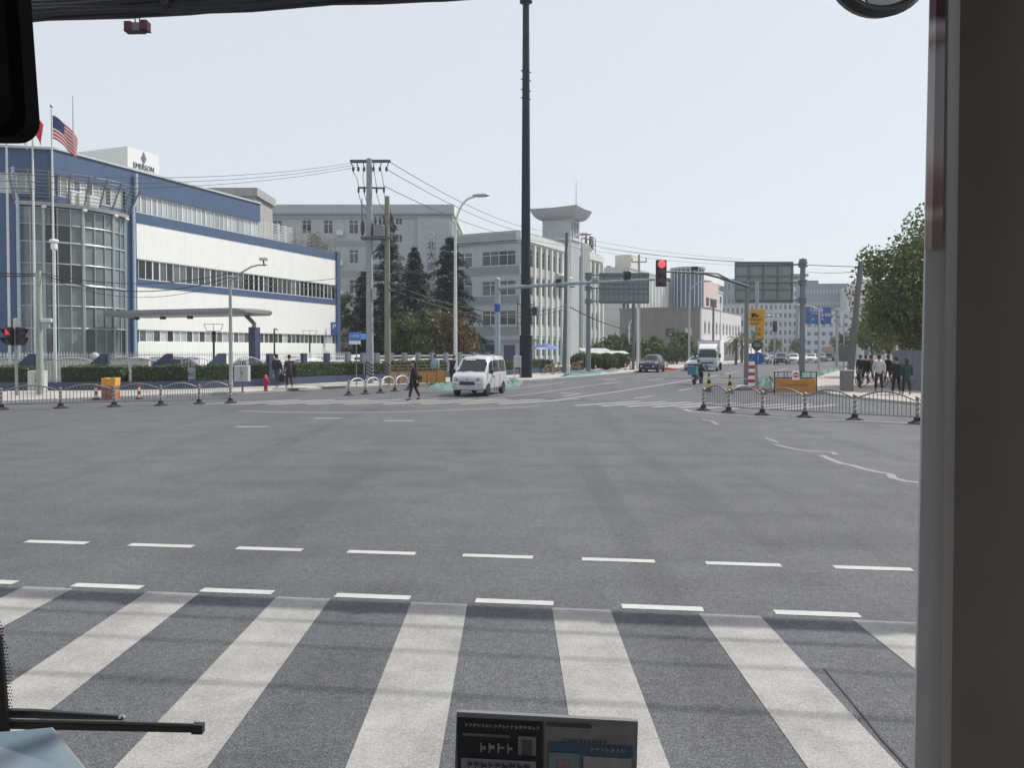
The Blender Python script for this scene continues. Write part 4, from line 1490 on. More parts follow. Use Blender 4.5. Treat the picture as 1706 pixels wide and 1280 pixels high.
for sx in (-.15, .12):
    for z in (.15, .42):
        pm_.box(sx - .05, sx + .06, -.326, -.2, z, z + .12)
obj('print', pm_, mat('barrier_print', (.25, .12, .14), .7), wb)
def hydrant(px, py):
    b_ = G(px, py, .12)
    h_ = thing('fire_hydrant', 'red fire hydrant on the pavement left of the two men', 'fire hydrant', b_)
    HR = mat('hydrant_red', (.40, .02, .05), .5)
    obj('barrel', M().lathe([(.13, 0), (.13, .04), (.09, .06), (.09, .5), (.12, .52), (.12, .56), (.10, .6)], 14), HR, h_, smooth=.5)
    obj('bonnet', M().lathe([(.12, .6), (.11, .68), (.06, .74), (.02, .76)], 14), HR, h_, smooth=.6)
    obj('cap', M().lathe([(.035, .76), (.035, .82), (.01, .83)], 8), WHITE, h_)
    for s_ in (-1, 1):
        obj('outlet', M().tube([(0, 0, .45), (s_ * .17, 0, .45)], .05, 8), HR, h_)
hydrant(443, 652)
def delineator(px, py, lab):
    b_ = G(px, py, .0)
    d_ = thing('marker_post', lab, 'marker post', b_, 0, 'small red and white marker posts on the left pavement')
    obj('foot', M().lathe([(.16, 0), (.15, .05), (.06, .08)], 12), RUBBER, d_)
    for k in range(4):
        obj('band', M().lathe([(.055, .06 + .15 * k), (.055, .21 + .15 * k)], 10), WHITE if k % 2 == 0 else RED, d_)
    obj('tip', M().blob((0, 0, .67), .055, .055, .04, 8), RED, d_)
delineator(160, 666, 'small striped marker post left of the orange water barrier')
delineator(232, 665, 'small striped marker post right of the orange water barrier')
# planks and rubble slabs on the pavement
for lab, (xa, ya_), (xb, yb_), w in (('pale board lying on the kerb near the fire hydrant', (455, 648), (512, 647.5), .5), ('pale board lying on the pavement left of the hoop barrier', (540, 645), (580, 643), .6)):
    a_, b2 = G(xa, ya_, .14), G(xb, yb_, .14)
    t = (b2 - a_).normalized()
    nn = Vector((-t.y, t.x, 0)) * w
    o = tag(obj('board', M().ext([a_, b2, b2 + nn, a_ + nn], (0, 0, .06)), mat('pale_board', (.5, .49, .46), .8), None), lab, 'board')

# ================================================================ construction site bits
WOOD = mat('site_board', (.50, .24, .07), .6, grime=.2)
TAN = mat('site_board_tan', (.46, .33, .22), .7, grime=.15)
b_ = G(648, 641, .12)
e_ = G(742, 639, .12)
t = (e_ - b_)
L_ = t.length
cs = thing('site_barrier', 'orange and tan board barrier with open rails behind the crossing woman', 'barrier', b_, math.atan2(t.y, t.x))
n_ = 6
for k in range(n_):
    x0, x1 = L_ * k / n_, L_ * (k + 1) / n_
    obj('panel', M().box(x0 + .03, x1 - .03, -.03, .03, .05, .72), TAN if k < 3 else WOOD, cs)
    pm_ = M()
    pm_.box(x0 - .03, x0 + .03, -.04, .04, 0, 1.15)
    obj('post', pm_, mat('site_post', (.28, .12, .04), .6), cs)
for z in (.76, .95, 1.13):
    obj('rail', M().bar((0, 0, z), (L_, 0, z), .045), mat('rail_tan', (.30, .22, .12), .6), cs)
obj('end_panel', M().box(L_ - .02, L_ + .02, 0, 1.1, .05, .8), WOOD, cs)
# green debris netting lying on the ground
NET = mat('green_net', (.115, .195, .17), .9, var=.25, scale=3, bump=.4, bscale=20)
def netting(lab, pts, hgt=.12, seed=1):
    g = [G(*p).xy for p in pts]
    c = sum((Vector(p) for p in g), Vector((0, 0))) / len(g)
    rnd = random.Random(seed)
    rows = []
    n = 28
    per = []
    for i in range(n):
        f_ = i / n * len(g)
        a_, b2 = Vector(g[int(f_) % len(g)]), Vector(g[(int(f_) + 1) % len(g)])
        per.append(a_ + (b2 - a_) * (f_ % 1))
    per.append(per[0])
    for k in range(6):
        s_ = 1 - k / 5.2
        rows.append([(c.x + (p.x - c.x) * s_, c.y + (p.y - c.y) * s_, .006 + .05 * (1 if k > 0 else 0) + (hgt * rnd.random() if 0 < k else 0) - (0 if k else .0)) for p in per])
    tag(obj('debris_netting', M().grid(rows), NET, None, smooth=.9), lab, 'netting', 'green debris nets on the ground')
netting('green netting heap between the site barrier and the silver van', [(708, 648), (740, 652), (768, 650), (775, 643), (742, 640), (718, 643)], .18, 1)
netting('green netting strip between the van and the dark mast', [(838, 648), (866, 644), (872, 637), (852, 633), (836, 638)], .2, 2)
netting('long green netting strip round the far white lamp base', [(925, 632), (965, 629), (1010, 625), (1038, 620), (1015, 617), (970, 619), (940, 622)], .2, 3)
netting('green netting along the right kerb beyond the gantry post', [(1368, 628), (1392, 622), (1400, 617), (1380, 619), (1362, 622)], .3, 4)
netting('green netting bundle between the striped post and the orange notice', [(1262, 648), (1290, 650), (1292, 640), (1275, 636), (1258, 641)], .5, 5)
# striped cones
def cone(px, py, lab, cols, h=.92, grp='cones'):
    b_ = G(px, py)
    c_ = thing('traffic_cone', lab, 'traffic cone', b_, 0, grp)
    obj('foot', M().bbox(-.2, .2, -.2, .2, 0, .05, .02), RUBBER, c_)
    n = 5
    for k in range(n):
        z0, z1 = .05 + (h - .05) * k / n, .05 + (h - .05) * (k + 1) / n
        f0, f1 = .15 - .12 * k / n, .15 - .12 * (k + 1) / n
        obj('band', M().lathe([(f0, z0), (f1, z1)], 14), cols[k % 2], c_)
YB = mat('cone_yellow', (.50, .40, .06), .6)
cone(1181, 653, 'black and yellow cone behind the near end of the right guard rail', (BLACK, YB), 1.0, 'black and yellow cones')
cone(1216, 656, 'black and yellow cone behind the second post of the right guard rail', (BLACK, YB), .95, 'black and yellow cones')
cone(992, 620, 'red and white cone on the green netting by the grey sign post', (RED, WHITE), .75, 'red and white cones')
cone(1042, 618.5, 'red and white cone left of the black car, first of two', (RED, WHITE), .9, 'red and white cones')
cone(1050, 618, 'red and white cone left of the black car, nearer the car', (RED, WHITE), .9, 'red and white cones')
cone(1111, 616, 'red and white cone standing in the red ring right of the black car', (RED, WHITE), .9, 'red and white cones')
o = M()
o.lathe([(.9, 0), (.95, .12), (.8, .22), (.65, .12), (.7, 0)], 20)
tag(obj('red_ring', o, RED, None, G(1113, 616)), 'flat red plastic ring on the road right of the black car', 'barrier')
a_, b2 = G(1181, 653), G(1250, 653)
tag(obj('rope', M().tube([(a_.x, a_.y, .75), ((a_.x + b2.x) / 2, (a_.y + b2.y) / 2, .62), (b2.x, b2.y, .7)], .012, 5), WHITEPOLE, None), 'thin pale rope from the cones to the striped post', 'rope')
# orange notice barrier
b_ = G(1325, 657)
nb = thing('notice_barrier', 'orange notice board in a black frame with a no entry plate', 'barrier', b_, R(-3))
obj('board', M().bbox(-.98, .98, -.03, .03, .08, .76, .02), mat('notice_orange', (.50, .22, .045), .6, var=.1, scale=3, grime=.1), nb)
fm_ = M()
for x in (-1.02, 1.02):
    fm_.bar((x, 0, 0), (x, 0, 1.12), .045)
fm_.bar((-1.02, 0, .80), (1.02, 0, .80), .05)
fm_.bar((-1.02, 0, 1.10), (1.02, 0, 1.10), .03)
for x in (-.85, -.55, -.4, .3, .75):
    fm_.bar((x, 0, .8), (x, 0, 1.10), .03)
obj('frame', fm_, BLACK, nb)
obj('plate', M().bbox(-.17, .17, -.07, -.04, .70, 1.14, .01), WHITE, nb)
obj('no_entry_disc', M().lathe([(.001, -.09), (.13, -.09), (.13, -.07)], 20, (0, 0, .95), 'y'), RED, nb)
obj('no_entry_bar', M().box(-.09, .09, -.10, -.09, .925, .975), WHITE, nb)
obj('green_plate', M().box(.32, .66, -.01, .01, .82, 1.08), mat('mint_plate', (.35, .60, .45), .6), nb)
text('lettering', '前方施工车辆慢行', .15, mat('notice_dark', (.30, .10, .025), .6), nb, (0, -.036, .44), extrude=.003, sx=1.1)
rub = thing('kerb_rubble', 'broken red brown paving rubble beside the orange notice', 'rubble', (0, 0, 0))
rnd = random.Random(4)
for k in range(26):
    px, py = rnd.uniform(1258, 1296), rnd.uniform(649, 655)
    g_ = G(px, py)
    s_ = rnd.uniform(.08, .2)
    c_ = [(g_.x + s_ * math.cos(a_) * rnd.uniform(.7, 1.3), g_.y + s_ * math.sin(a_) * rnd.uniform(.7, 1.3)) for a_ in (0, 1.2, 2.4, 3.6, 5)]
    obj('chunk', M().prism(c_, 0, s_ * rnd.uniform(.4, .9)), mat('rubble_red', (.20, .12, .10), .9, objvar=.4), rub)
o = M()
o.blob((0, 0, .13), .5, .32, .16, 10)
tag(obj('sand_bag', o, mat('bag_white', (.55, .52, .52), .8, var=.2), None, G(1238, 650), .3, smooth=1), 'white sack lying behind the right guard rail', 'sack')
# striped height post
b_ = G(1252, 650)
sp_ = thing('striped_post', 'red and white banded post under the blue signs', 'post', b_)
for k in range(8):
    obj('band', M().box(-.13, .13, -.13, .13, .02 + .19 * k, .21 + .19 * k), RED if k % 2 == 0 else WHITE, sp_)
# sign poles on the right
POLEBR = mat('pole_brown_grey', (.20, .19, .19), .6, grime=.2)
b_ = G(1243, 642)
s1_ = thing('camera_mast', 'brown grey pole whose bent arm reaches left to the red light', 'camera mast', b_)
obj('pole', M().tube([(0, 0, 0), (0, 0, 6.45)], [.15, .12], 10), POLEBR, s1_, smooth=.8)
a1_ = P(1250, 476, b_.y) - b_
pts = [P(1247, 478, b_.y) - b_, P(1205, 464, b_.y - 1) - b_, P(1175, 456.5, b_.y - 2) - b_, P(1140, 453.5, b_.y - 3.4) - b_, P(1108, 452.5, b_.y - 4.4) - b_]
obj('arm', M().tube(pts, [.10, .08, .07, .06, .05], 8), MATS['arm_dark'], s1_, smooth=.8)
obj('arm_brace', M().tube([P(1215, 466, b_.y - .8) - b_, P(1195, 456, b_.y - 1.3) - b_, P(1160, 454, b_.y - 2.6) - b_], .05, 6), MATS['arm_dark'], s1_)
c = P(1157, 447, b_.y - 2.8) - b_
obj('camera', M().bbox(c.x - .18, c.x + .2, c.y - .1, c.y + .1, c.z - .1, c.z + .1, .03), BLACK, s1_)
b_ = G(1260, 638)
s2_ = thing('sign_post', 'grey post carrying two yellow truck notices and a round prohibition sign', 'sign post', b_)
Yb = b_.y
obj('post', M().tube([(0, 0, 0), (0, 0, P(0, 470, Yb).z)], .11, 10), GREYPOLE, s2_, smooth=.8)
def board(name, x0, y0, x1, y1, mt, d=.14, par=s2_, Y=None):
    a_, b2 = P(x0, y1, Y or Yb), P(x1, y0, Y or Yb)
    return obj(name, M().bbox(a_.x - b_.x, b2.x - b_.x, -d - .04, -d, a_.z, b2.z, .01), mt, par)
yb_ = board('truck_notice', 1247, 515, 1273, 543, YELLOW)
yb2 = board('hours_notice', 1259, 543.5, 1272, 564, YELLOW)
cx = P(1260, 0, Yb).x - b_.x
INK = mat('sign_ink', (.035, .022, .008), .6)
tk = M()
z = P(0, 526, Yb).z
tk.box(cx - .22, cx + .08, -.20, -.185, z - .06, z + .16)
tk.box(cx + .10, cx + .24, -.20, -.185, z - .06, z + .06)
for dx in (-.14, .14):
    tk.lathe([(.001, -.205), (.055, -.205), (.055, -.18)], 10, (cx + dx, 0, z - .09), 'y')
obj('truck_symbol', tk, INK, yb_)
text('lettering', '货车禁止通行', .19, INK, yb_, (cx, -.187, P(0, 533, Yb).z), extrude=.003, sx=.85)
text('lettering', '外环货车', .17, INK, yb_, (cx - .03, -.187, P(0, 540, Yb).z), extrude=.003, sx=.9)
c2 = P(1265.5, 0, Yb).x - b_.x
text('lettering', '7-20', .22, INK, yb2, (c2, -.187, P(0, 549, Yb).z), extrude=.003, sx=.85)
text('lettering', '时段', .22, INK, yb2, (c2, -.187, P(0, 557.5, Yb).z), extrude=.003, sx=.85)
cz = P(1260, 575.5, Yb)
rd = obj('round_sign', M().lathe([(.001, -.17), (.33, -.17), (.35, -.16), (.35, -.13)], 24, (cz.x - b_.x, 0, cz.z), 'y'), mat('round_dark', (.05, .045, .045), .5), s2_)
fm_ = M()
for dz, w in ((.12, .2), (.02, .22), (-.04, .22)):
    fm_.box(cz.x - b_.x - w, cz.x - b_.x + w, -.19, -.172, cz.z + dz - .03, cz.z + dz + .03)
fm_.bar((cz.x - b_.x - .16, -.185, cz.z - .24), (cz.x - b_.x + .12, -.185, cz.z - .08), .05, .02)
obj('symbol', fm_, mat('sign_grey', (.30, .29, .28), .5), rd)
cz = P(1262, 597, Yb)
rb = obj('blue_round_sign', M().lathe([(.001, -.17), (.38, -.17), (.40, -.16), (.40, -.13)], 24, (cz.x - b_.x, 0, cz.z), 'y'), BLUESIGN, s2_)
obj('symbol', M().bar((cz.x - b_.x - .02, -.18, cz.z - .25), (cz.x - b_.x - .02, -.18, cz.z + .25), .06, .02), WHITE, rb)
bs_ = board('blue_square_sign', 1243, 589, 1257, 607, BLUESIGN, .22)
sy = M()
c3 = P(1250, 598, Yb)
sy.bar((c3.x - b_.x - .12, -.27, c3.z - .2), (c3.x - b_.x + .1, -.27, c3.z + .18), .05, .015)
sy.bar((c3.x - b_.x + .12, -.27, c3.z - .15), (c3.x - b_.x - .05, -.27, c3.z - .05), .05, .015)
obj('symbol', sy, mat('symbol_pale', (.35, .45, .62), .5), bs_)
# gantry sign seen from behind
def sign_back(lab, post_px, post_py, ytop, board_px, nx, nz, lab_cat='road sign', Y_off=-.25):
    b_ = G(post_px, post_py)
    t_ = thing('gantry_sign', lab, lab_cat, b_)
    h = P(0, ytop, b_.y).z
    obj('post', M().tube([(0, 0, 0), (0, 0, h)], [.24, .20], 12), mat('gantry_green_grey', (.16, .19, .20), .55, grime=.15), t_, smooth=.8)
    x0, y0, x1, y1 = board_px
    a_, c_ = P(x0, y1, b_.y), P(x1, y0, b_.y)
    xa, xb, za, zb = a_.x - b_.x, c_.x - b_.x, a_.z, c_.z
    bd = obj('board', M().box(xa, xb, .10, .13, za, zb), SIGNBACK, t_)
    fr = M()
    for i in range(nx + 1):
        x = xa + (xb - xa) * i / nx
        fr.box(x - .05, x + .05, -.02, .10, za, zb)
    for j in range(nz + 1):
        z = za + (zb - za) * j / nz
        fr.box(xa, xb, -.05, .06, z - .05, z + .05)
    obj('stiffener', fr, mat('stiffener', (.17, .20, .21), .5, metal=.2), bd)
    for f_ in (.06, .5, .94):
        z = za + (zb - za) * f_
        ar = M()
        ar.tube([(0, -.05, z), ((xa if abs(xa) > abs(xb) else xb) * .98, -.05, z)], .07, 8)
        obj('arm', ar, MATS['gantry_green_grey'], t_)
        obj('clamp', M().lathe([(.22, z - .22), (.36, z - .2), (.36, z - .08), (.27, z - .05), (.27, z + .05), (.36, z + .08), (.36, z + .2), (.22, z + .22)], 12), MATS['gantry_green_grey'], t_)
    obj('post_cap', M().lathe([(.30, h - .2), (.30, h), (.02, h + .1)], 12), MATS['gantry_green_grey'], t_)
    return t_
sign_back('large grey back of a gantry sign hung left of its post', 1336, 628, 432, (1225, 437, 1321, 504), 4, 3)
sign_back('wide grey back of a gantry sign hung right of its brown post', 980, 621.5, 463, (999, 455.5, 1081, 505), 10, 3)
# far blue direction sign
b_ = G(1394, 611)
bd_ = thing('direction_sign', 'blue direction sign with white lettering beyond the gantry post', 'road sign', b_)
obj('post', M().tube([(0, 0, 0), (0, 0, P(0, 512, b_.y).z)], .17, 10), GREYPOLE, bd_)
for yy in (517, 525, 534):
    z = P(0, yy, b_.y).z
    obj('clamp', M().lathe([(.2, z - .2), (.42, z - .15), (.42, z + .15), (.2, z + .2)], 10), GREYPOLE, bd_)
a_, c_ = P(1341, 540, b_.y), P(1384.5, 511.5, b_.y)
pn = obj('board', M().bbox(a_.x - b_.x, c_.x - b_.x, -.1, -.04, a_.z, c_.z, .02), mat('far_blue_sign', (.03, .10, .30), .5), bd_)
mx_ = (a_.x + c_.x) / 2 - b_.x
text('lettering', '川桥路', .58, WHITE, pn, (mx_ - .25, -.11, c_.z - .42), extrude=.005)
text('lettering', 'Chuanqiao Rd', .22, WHITE, pn, (mx_ - .25, -.11, c_.z - .78), extrude=.005)
text('lettering', '金海路', .42, WHITE, pn, (mx_ + .95, -.11, c_.z - 1.02), extrude=.005)
for dx, fl in ((-1.0, -1), (.85, 1)):
    ar = M()
    ar.bar((mx_ + dx, -.115, a_.z + .2), (mx_ + dx - fl * .3, -.115, a_.z + .6), .1, .02)
    ar.ext([(mx_ + dx - fl * .48, -.125, a_.z + .5), (mx_ + dx - fl * .12, -.125, a_.z + .55), (mx_ + dx - fl * .42, -.125, a_.z + .85)], (0, .02, 0))
    obj('arrow', ar, MATS['symbol_pale'], pn)
# leaning pole, cabinet and small sign on the right pavement
b_ = G(1414, 651, .12)
tpx = P(1434, 438, b_.y)
lpz = thing('utility_pole', 'dark leaning utility pole on the right pavement', 'utility pole', b_)
obj('pole', M().tube([(0, 0, 0), ((tpx.x - b_.x) / 2, 0, tpx.z / 2), (tpx.x - b_.x, 0, tpx.z - .12)], [.19, .155, .125], 12), mat('pole_dark_grey', (.13, .135, .14), .7, grime=.2), lpz, smooth=.8)
obj('cross_bar', M().bar((tpx.x - b_.x - .3, 0, tpx.z - .35), (tpx.x - b_.x + .35, 0, tpx.z - .3), .08), BLACK, lpz)
cb = thing('grey_cabinet', 'weathered grey cabinet at the foot of the leaning pole', 'cabinet', G(1404.5, 651, .12))
obj('body', M().bbox(-.06, .42, -.3, .3, 0, 1.0, .03), mat('cabinet_dark', (.20, .20, .205), .7, grime=.3), cb)
obj('lid', M().bbox(-.09, .45, -.33, .33, 1.0, 1.07, .02), mat('cabinet_lid', (.45, .52, .48), .6), cb)
b_ = G(1405, 648, .12)
sb = thing('notice_plate', 'dark grey back of a small rectangular sign on a thin post', 'road sign', b_)
obj('post', M().tube([(0, 0, 0), (0, 0, 3.9)], .035, 6), GREYPOLE, sb)
obj('plate', M().bbox(-.28, .28, -.06, -.03, 1.45, 2.3, .02), mat('plate_dark', (.11, .12, .13), .5), sb)
# construction hoarding
b0, b1 = G(1487, 648, .12), G(1556, 653, .12)
hg = thing('site_hoarding', 'blue grey metal site hoarding beside the pillar at the right', 'hoarding')
HB = mat('hoarding_grey', (.17, .19, .23), .5, grime=.25)
HD = mat('hoarding_blue', (.04, .06, .15), .5)
far = b0 + Vector((6.5, 12.5, 0))
for k in range(5):
    p, q = b0 + (far - b0) * (k / 5), b0 + (far - b0) * ((k + 1) / 5)
    m = M()
    n = 14
    rows = []
    for i in range(n + 1):
        c_ = p + (q - p) * (i / n)
        o_ = .025 * (1 if i % 2 else -1)
        rows.append([(c_.x - o_, c_.y + o_, .12), (c_.x - o_, c_.y + o_, 2.15)])
    m.grid(rows)
    obj('panel', m, HB, hg)
for k in range(3):
    p, q = b0 + (b1 - b0) * (k / 2.2), b0 + (b1 - b0) * ((k + 1) / 2.2)
    m = M()
    rows = []
    for i in range(13):
        c_ = p + (q - p) * (i / 12)
        o_ = .02 * (1 if i % 2 else -1)
        rows.append([(c_.x, c_.y + o_, .12), (c_.x, c_.y + o_, 2.12)])
    m.grid(rows)
    obj('panel', m, HB if k < 2 else HD, hg)
    obj('post', M().tube([(p.x, p.y - .04, .1), (p.x, p.y - .04, 2.25)], .04, 6), STEEL, hg)
obj('top_rail', M().bar((b0.x, b0.y - .03, 2.14), (b1.x + 1, b1.y - .03, 2.14), .06), STEEL, hg)

# ================================================================ grey institute building
GW = mat('institute_grey', (.405, .445, .475), .85, var=.05, scale=.6, grime=.12)
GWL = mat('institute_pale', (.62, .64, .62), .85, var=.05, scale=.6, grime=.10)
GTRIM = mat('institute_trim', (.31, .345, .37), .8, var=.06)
C0 = Vector((.86, 92.0))
AX = math.atan2(math.cos(R(27)), math.sin(R(27)))     # local +x along the street, outside on the right
ins_ = thing('institute_building', 'grey stepped office building with banded walls and a roof tower', 'building', (C0.x, C0.y, 0), AX)
def wgrid(xs, zs, w, h, nx, nz, g=None):
    return [(x, x + w, z, z + h, nx, nz) + ((WHITE, g) if g else ()) for x in xs for z in zs]
# local: x along street away from us, y to the left/back; the near end wall runs along +y
FL = [1.2, 4.8, 8.4, 12.0]
H1 = 16.4
street_w = []
for k in range(15):
    x = 1.2 + k * 1.72
    if 13.6 < x + .5 < 19.4:
        continue
    for z in (1.3, 5.2, 8.9, 12.3):
        street_w.append((x, x + .95, z, z + 2.1, 1, (.72,)))
endw = wgrid([.5], [12.3, 8.7, 5.1], 4.6, 1.75, 4, (.72,), GREYGLASS) + wgrid([6.5], [12.3, 8.7], 2.2, 1.75, 2, (.72,)) + [(.8, 5.6, 1.1, 3.4, 5, (.7,))]
# footprint CCW: street face edge (0,0)->(27.5,0), back, and the near end wall
endw_m = [(9.6 - w[1], 9.6 - w[0]) + w[2:] for w in endw]
block(ins_, [(0, 0), (27.5, 0), (27.5, 14), (0, 14)][:2] + [(27.5, 9.6), (0, 9.6)], 0, H1, {0: street_w, 3: endw_m}, GW, parapet=.4)
# pale street skin: pilasters
for k in range(17):
    x = .35 + k * 1.72
    if 13.9 < x < 18.6:
        continue
    obj('pilaster', M().box(x, x + .42, -.28, -.002, 0, 15.0), GWL, ins_)
for z in (3.9, 7.6, 11.2):
    for j in range(5):
        obj('band_course', M().box(.02, 13.6, -.12, -.003, z + .22 * j, z + .22 * j + .12), GWL, ins_)
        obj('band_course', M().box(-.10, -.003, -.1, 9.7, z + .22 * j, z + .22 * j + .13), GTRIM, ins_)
        obj('band_course', M().box(18.8, 27.4, -.12, -.003, z + .22 * j, z + .22 * j + .12), GWL, ins_)
for z, d, h in ((15.0, .30, .12), (15.2, .42, .9)):
    obj('cornice', M().box(-d, 27.5 + d, -d, .2, z, z + h), GWL, ins_)
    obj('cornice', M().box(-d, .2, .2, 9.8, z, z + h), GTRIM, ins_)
# tall pale bay next to the tower
obj('stair_bay', M().box(18.7, 21.2, -.6, -.29, 0, 17.2), mat('stair_bay', (.48, .55, .50), .5), ins_)
for k in range(4):
    obj('fin', M().box(18.75 + k * .78, 18.9 + k * .78, -.78, -.601, 0, 17.0), GWL, ins_)
# tower
tw = [(14.4, -.6), (17.6, -.6), (17.6, 3.6), (14.4, 3.6)]
wt_ = [(.35 + .9 * k, .95 + .9 * k, 17.5, 19.6, 1, ()) for k in range(3)]
block(ins_, tw, 0, 20.1, {0: wt_}, GW)
obj('tower_band', M().box(14.25, 17.75, -.75, 3.75, 17.05, 17.35), GWL, ins_)
rr = []
for f_ in range(7):
    t_ = f_ / 6
    e_ = 1.35 * t_ ** .8
    z = 19.9 + 1.5 * (t_ ** 2.0)
    rr.append([(14.4 - e_, -.6 - e_, z), (16.0, -.6 - e_, z - .12 * t_), (17.6 + e_, -.6 - e_, z), (17.6 + e_, 1.35, z - .1 * t_), (17.6 + e_, 3.6 + e_, z), (16.0, 3.6 + e_, z), (14.4 - e_, 3.6 + e_, z), (14.4 - e_, 1.35, z - .1 * t_), (14.4 - e_, -.6 - e_, z)])
m = M()
m.grid(rr)
m.poly([(x, y, z - .02) for x, y, z in rr[-1][:-1]])
obj('tower_roof', m, mat('tower_roof', (.34, .36, .38), .6), ins_)
obj('mast', M().tube([(17.8, 0, 21), (17.8, 0, 25.6)], [.06, .02], 6), BLACK, ins_)
obj('shade_hood', M().ext([(10.6, -.3, 12.0), (13.6, -.3, 12.0), (13.6, -1.4, 11.6), (10.6, -1.4, 11.6)], (0, 0, .15)), GWL, ins_)
# rooftop letters on struts, seen edge on
RL = mat('roof_letters', (.11, .03, .045), .6)
for k, ch in enumerate('大厦'):
    text('roof_letter', ch, 2.1, RL, ins_, (22.6 + k * 2.2, .4, 17.8), extrude=.08)
st_ = M()
for k in range(4):
    st_.bar((21.2 + k * 1.8, .5, 16.2), (21.2 + k * 1.8, .45, 18.8), .08)
    st_.bar((21.2 + k * 1.8, 1.5, 16.2), (21.2 + k * 1.8, .45, 18.2), .06)
obj('letter_strut', st_, mat('strut_dark', (.10, .06, .07), .6), ins_)
# round wall at the far end
obj('round_end', M().lathe([(2.8, 0), (2.8, 15.2)], 20, (27.5, 2.8, 0)), GWL, ins_, smooth=.8)
obj('ground_floor_sign', M().lathe([(.001, -.35), (.7, -.35), (.7, -.29)], 20, (26, 0, 2.9), 'y'), mat('round_sign_blue', (.3, .36, .5), .5), ins_)

# main block behind: local coordinates of the same street axis, set back
mb = thing('institute_block', 'taller grey office block with vertical name characters behind the conifers', 'building', (-7.8, 100.0, 0), R(90))
H2 = 20.0
W2, DP = 36.0, 30.0
endw2 = []
for y0 in (12.1, 15.4, 18.2, 22.0, 26.0):
    for z, h in ((17.15, 1.75), (13.3, 1.8), (9.4, 1.8), (5.5, 1.8), (1.6, 1.8)):
        endw2.append((y0, y0 + 1.2, z, z + h, 2, (.74,)))
for z in (18.3, 16.0, 12.4, 8.6):
    endw2.append((6.4, 7.3, z, z + 1.05, 2, ()))
fw = [(W2 - w[1], W2 - w[0]) + w[2:] for w in endw2]
sidew = [(1.0 + 2.6 * k, 2.6 + 2.6 * k, z, z + 1.9, 2, (.7,)) for k in range(10) for z in (17.3, 13.5)]
block(mb, [(0, 0), (DP, 0), (DP, W2), (0, W2)], 0, H2, {0: sidew, 3: fw}, GW, parapet=.3)
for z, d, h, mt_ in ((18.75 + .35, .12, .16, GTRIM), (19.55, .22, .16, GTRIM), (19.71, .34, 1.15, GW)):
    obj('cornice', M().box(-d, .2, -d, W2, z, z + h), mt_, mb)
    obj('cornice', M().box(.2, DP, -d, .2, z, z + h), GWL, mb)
obj('recess_pier', M().box(-.35, -.004, 8.0, 8.6, 0, 19.1), GW, mb)
for z in (4.0, 7.8, 11.6, 15.5):
    for j in range(3):
        obj('band_course', M().box(-.07, -.003, 8.8, W2, z + .3 * j, z + .3 * j + .13), GTRIM, mb)
# shallow projecting bay carrying the name
obj('name_bay', M().box(-.5, -.004, .2, 4.4, 0, 19.05), GW, mb)
SW, SR = mat('name_dark', (.05, .065, .08), .5), mat('name_red', (.16, .04, .07), .5)
for k, ch in enumerate('北大资源科'):
    text('name_character', ch, 1.2, SW if k < 2 else SR, mb, (-.53, 2.6, 15.5 - 1.36 * k), (R(90), 0, R(-90)), extrude=.03)
em = M()
em.tube([(-.55, 2.6 + .36 * math.cos(R(40 + 15 * i)), 16.95 + .36 * math.sin(R(40 + 15 * i))) for i in range(20)], .08, 6)
em.tube([(-.55, 2.6 - .05, 16.8), (-.55, 2.6 - .05, 17.1)], .06, 6)
obj('emblem', em, mat('emblem_pale', (.62, .66, .68), .5), mb)
obj('drainpipe', M().tube([(-.15, 10.9, 0), (-.15, 10.9, 19)], .09, 6), GTRIM, mb)
obj('drainpipe', M().tube([(-.15, 10.4, 0), (-.15, 10.4, 19)], .07, 6), WHITEPOLE, mb)
for k in range(4):
    for y0 in (14.0, 24.2):
        obj('air_conditioner', M().bbox(-.42, -.01, y0, y0 + .85, 5.2 + 3.9 * k, 5.85 + 3.9 * k, .03), mat('ac_white', (.62, .63, .62), .5), mb)

# ================================================================ far buildings
def tower(name, lab, px0, px1, ytop, D, deg, depth, wmat, rows, cols, gm, ww=.55, wh=.5, side=None, ybot=None, left=False, fmat=None, extra=None):
    """block whose camera side spans px0..px1 at distance D (near corner at px1 when its street side shows at the right)"""
    a_ = P(px0, 560, D)
    b_ = P(px1, 560, D)
    top = P(px0, ytop, D).z
    w = (b_ - a_).length
    t_ = thing(name, lab, 'building', (b_.x, b_.y, 0), R(deg))
    # local: near-end wall along -x from origin, street wall along +y
    zs = [top * (i + .28) / rows for i in range(rows)]
    hh = top / rows * wh
    cw = w / max(cols, 1)
    fw_ = [((i + .5 - ww / 2) * cw, (i + .5 + ww / 2) * cw, z, z + hh, 1, (), fmat or WHITE, gm) for i in range(cols) for z in zs] if cols else []
    sp = {0: fw_}
    if side:
        sc_, sw, sm = side
        dw = depth / sc_
        sp[1] = [((i + .5 - sw / 2) * dw, (i + .5 + sw / 2) * dw, z, z + hh, 1, (), fmat or WHITE, sm) for i in range(sc_) for z in zs]
    block(t_, [(-w, 0), (0, 0), (0, depth), (-w, depth)], 0, top, sp, wmat)
    obj('coping', M().box(-w - .15, .15, -.15, .2, top - .02, top + .35), wmat, t_)
    obj('coping', M().box(-.2, .15, .2, depth, top - .02, top + .35), wmat, t_)
    return t_, w, top
CREAM = mat('cream_render', (.62, .60, .53), .85, var=.05, grime=.1)
PALEG = mat('pale_grey_render', (.52, .53, .52), .85, var=.05, grime=.12)
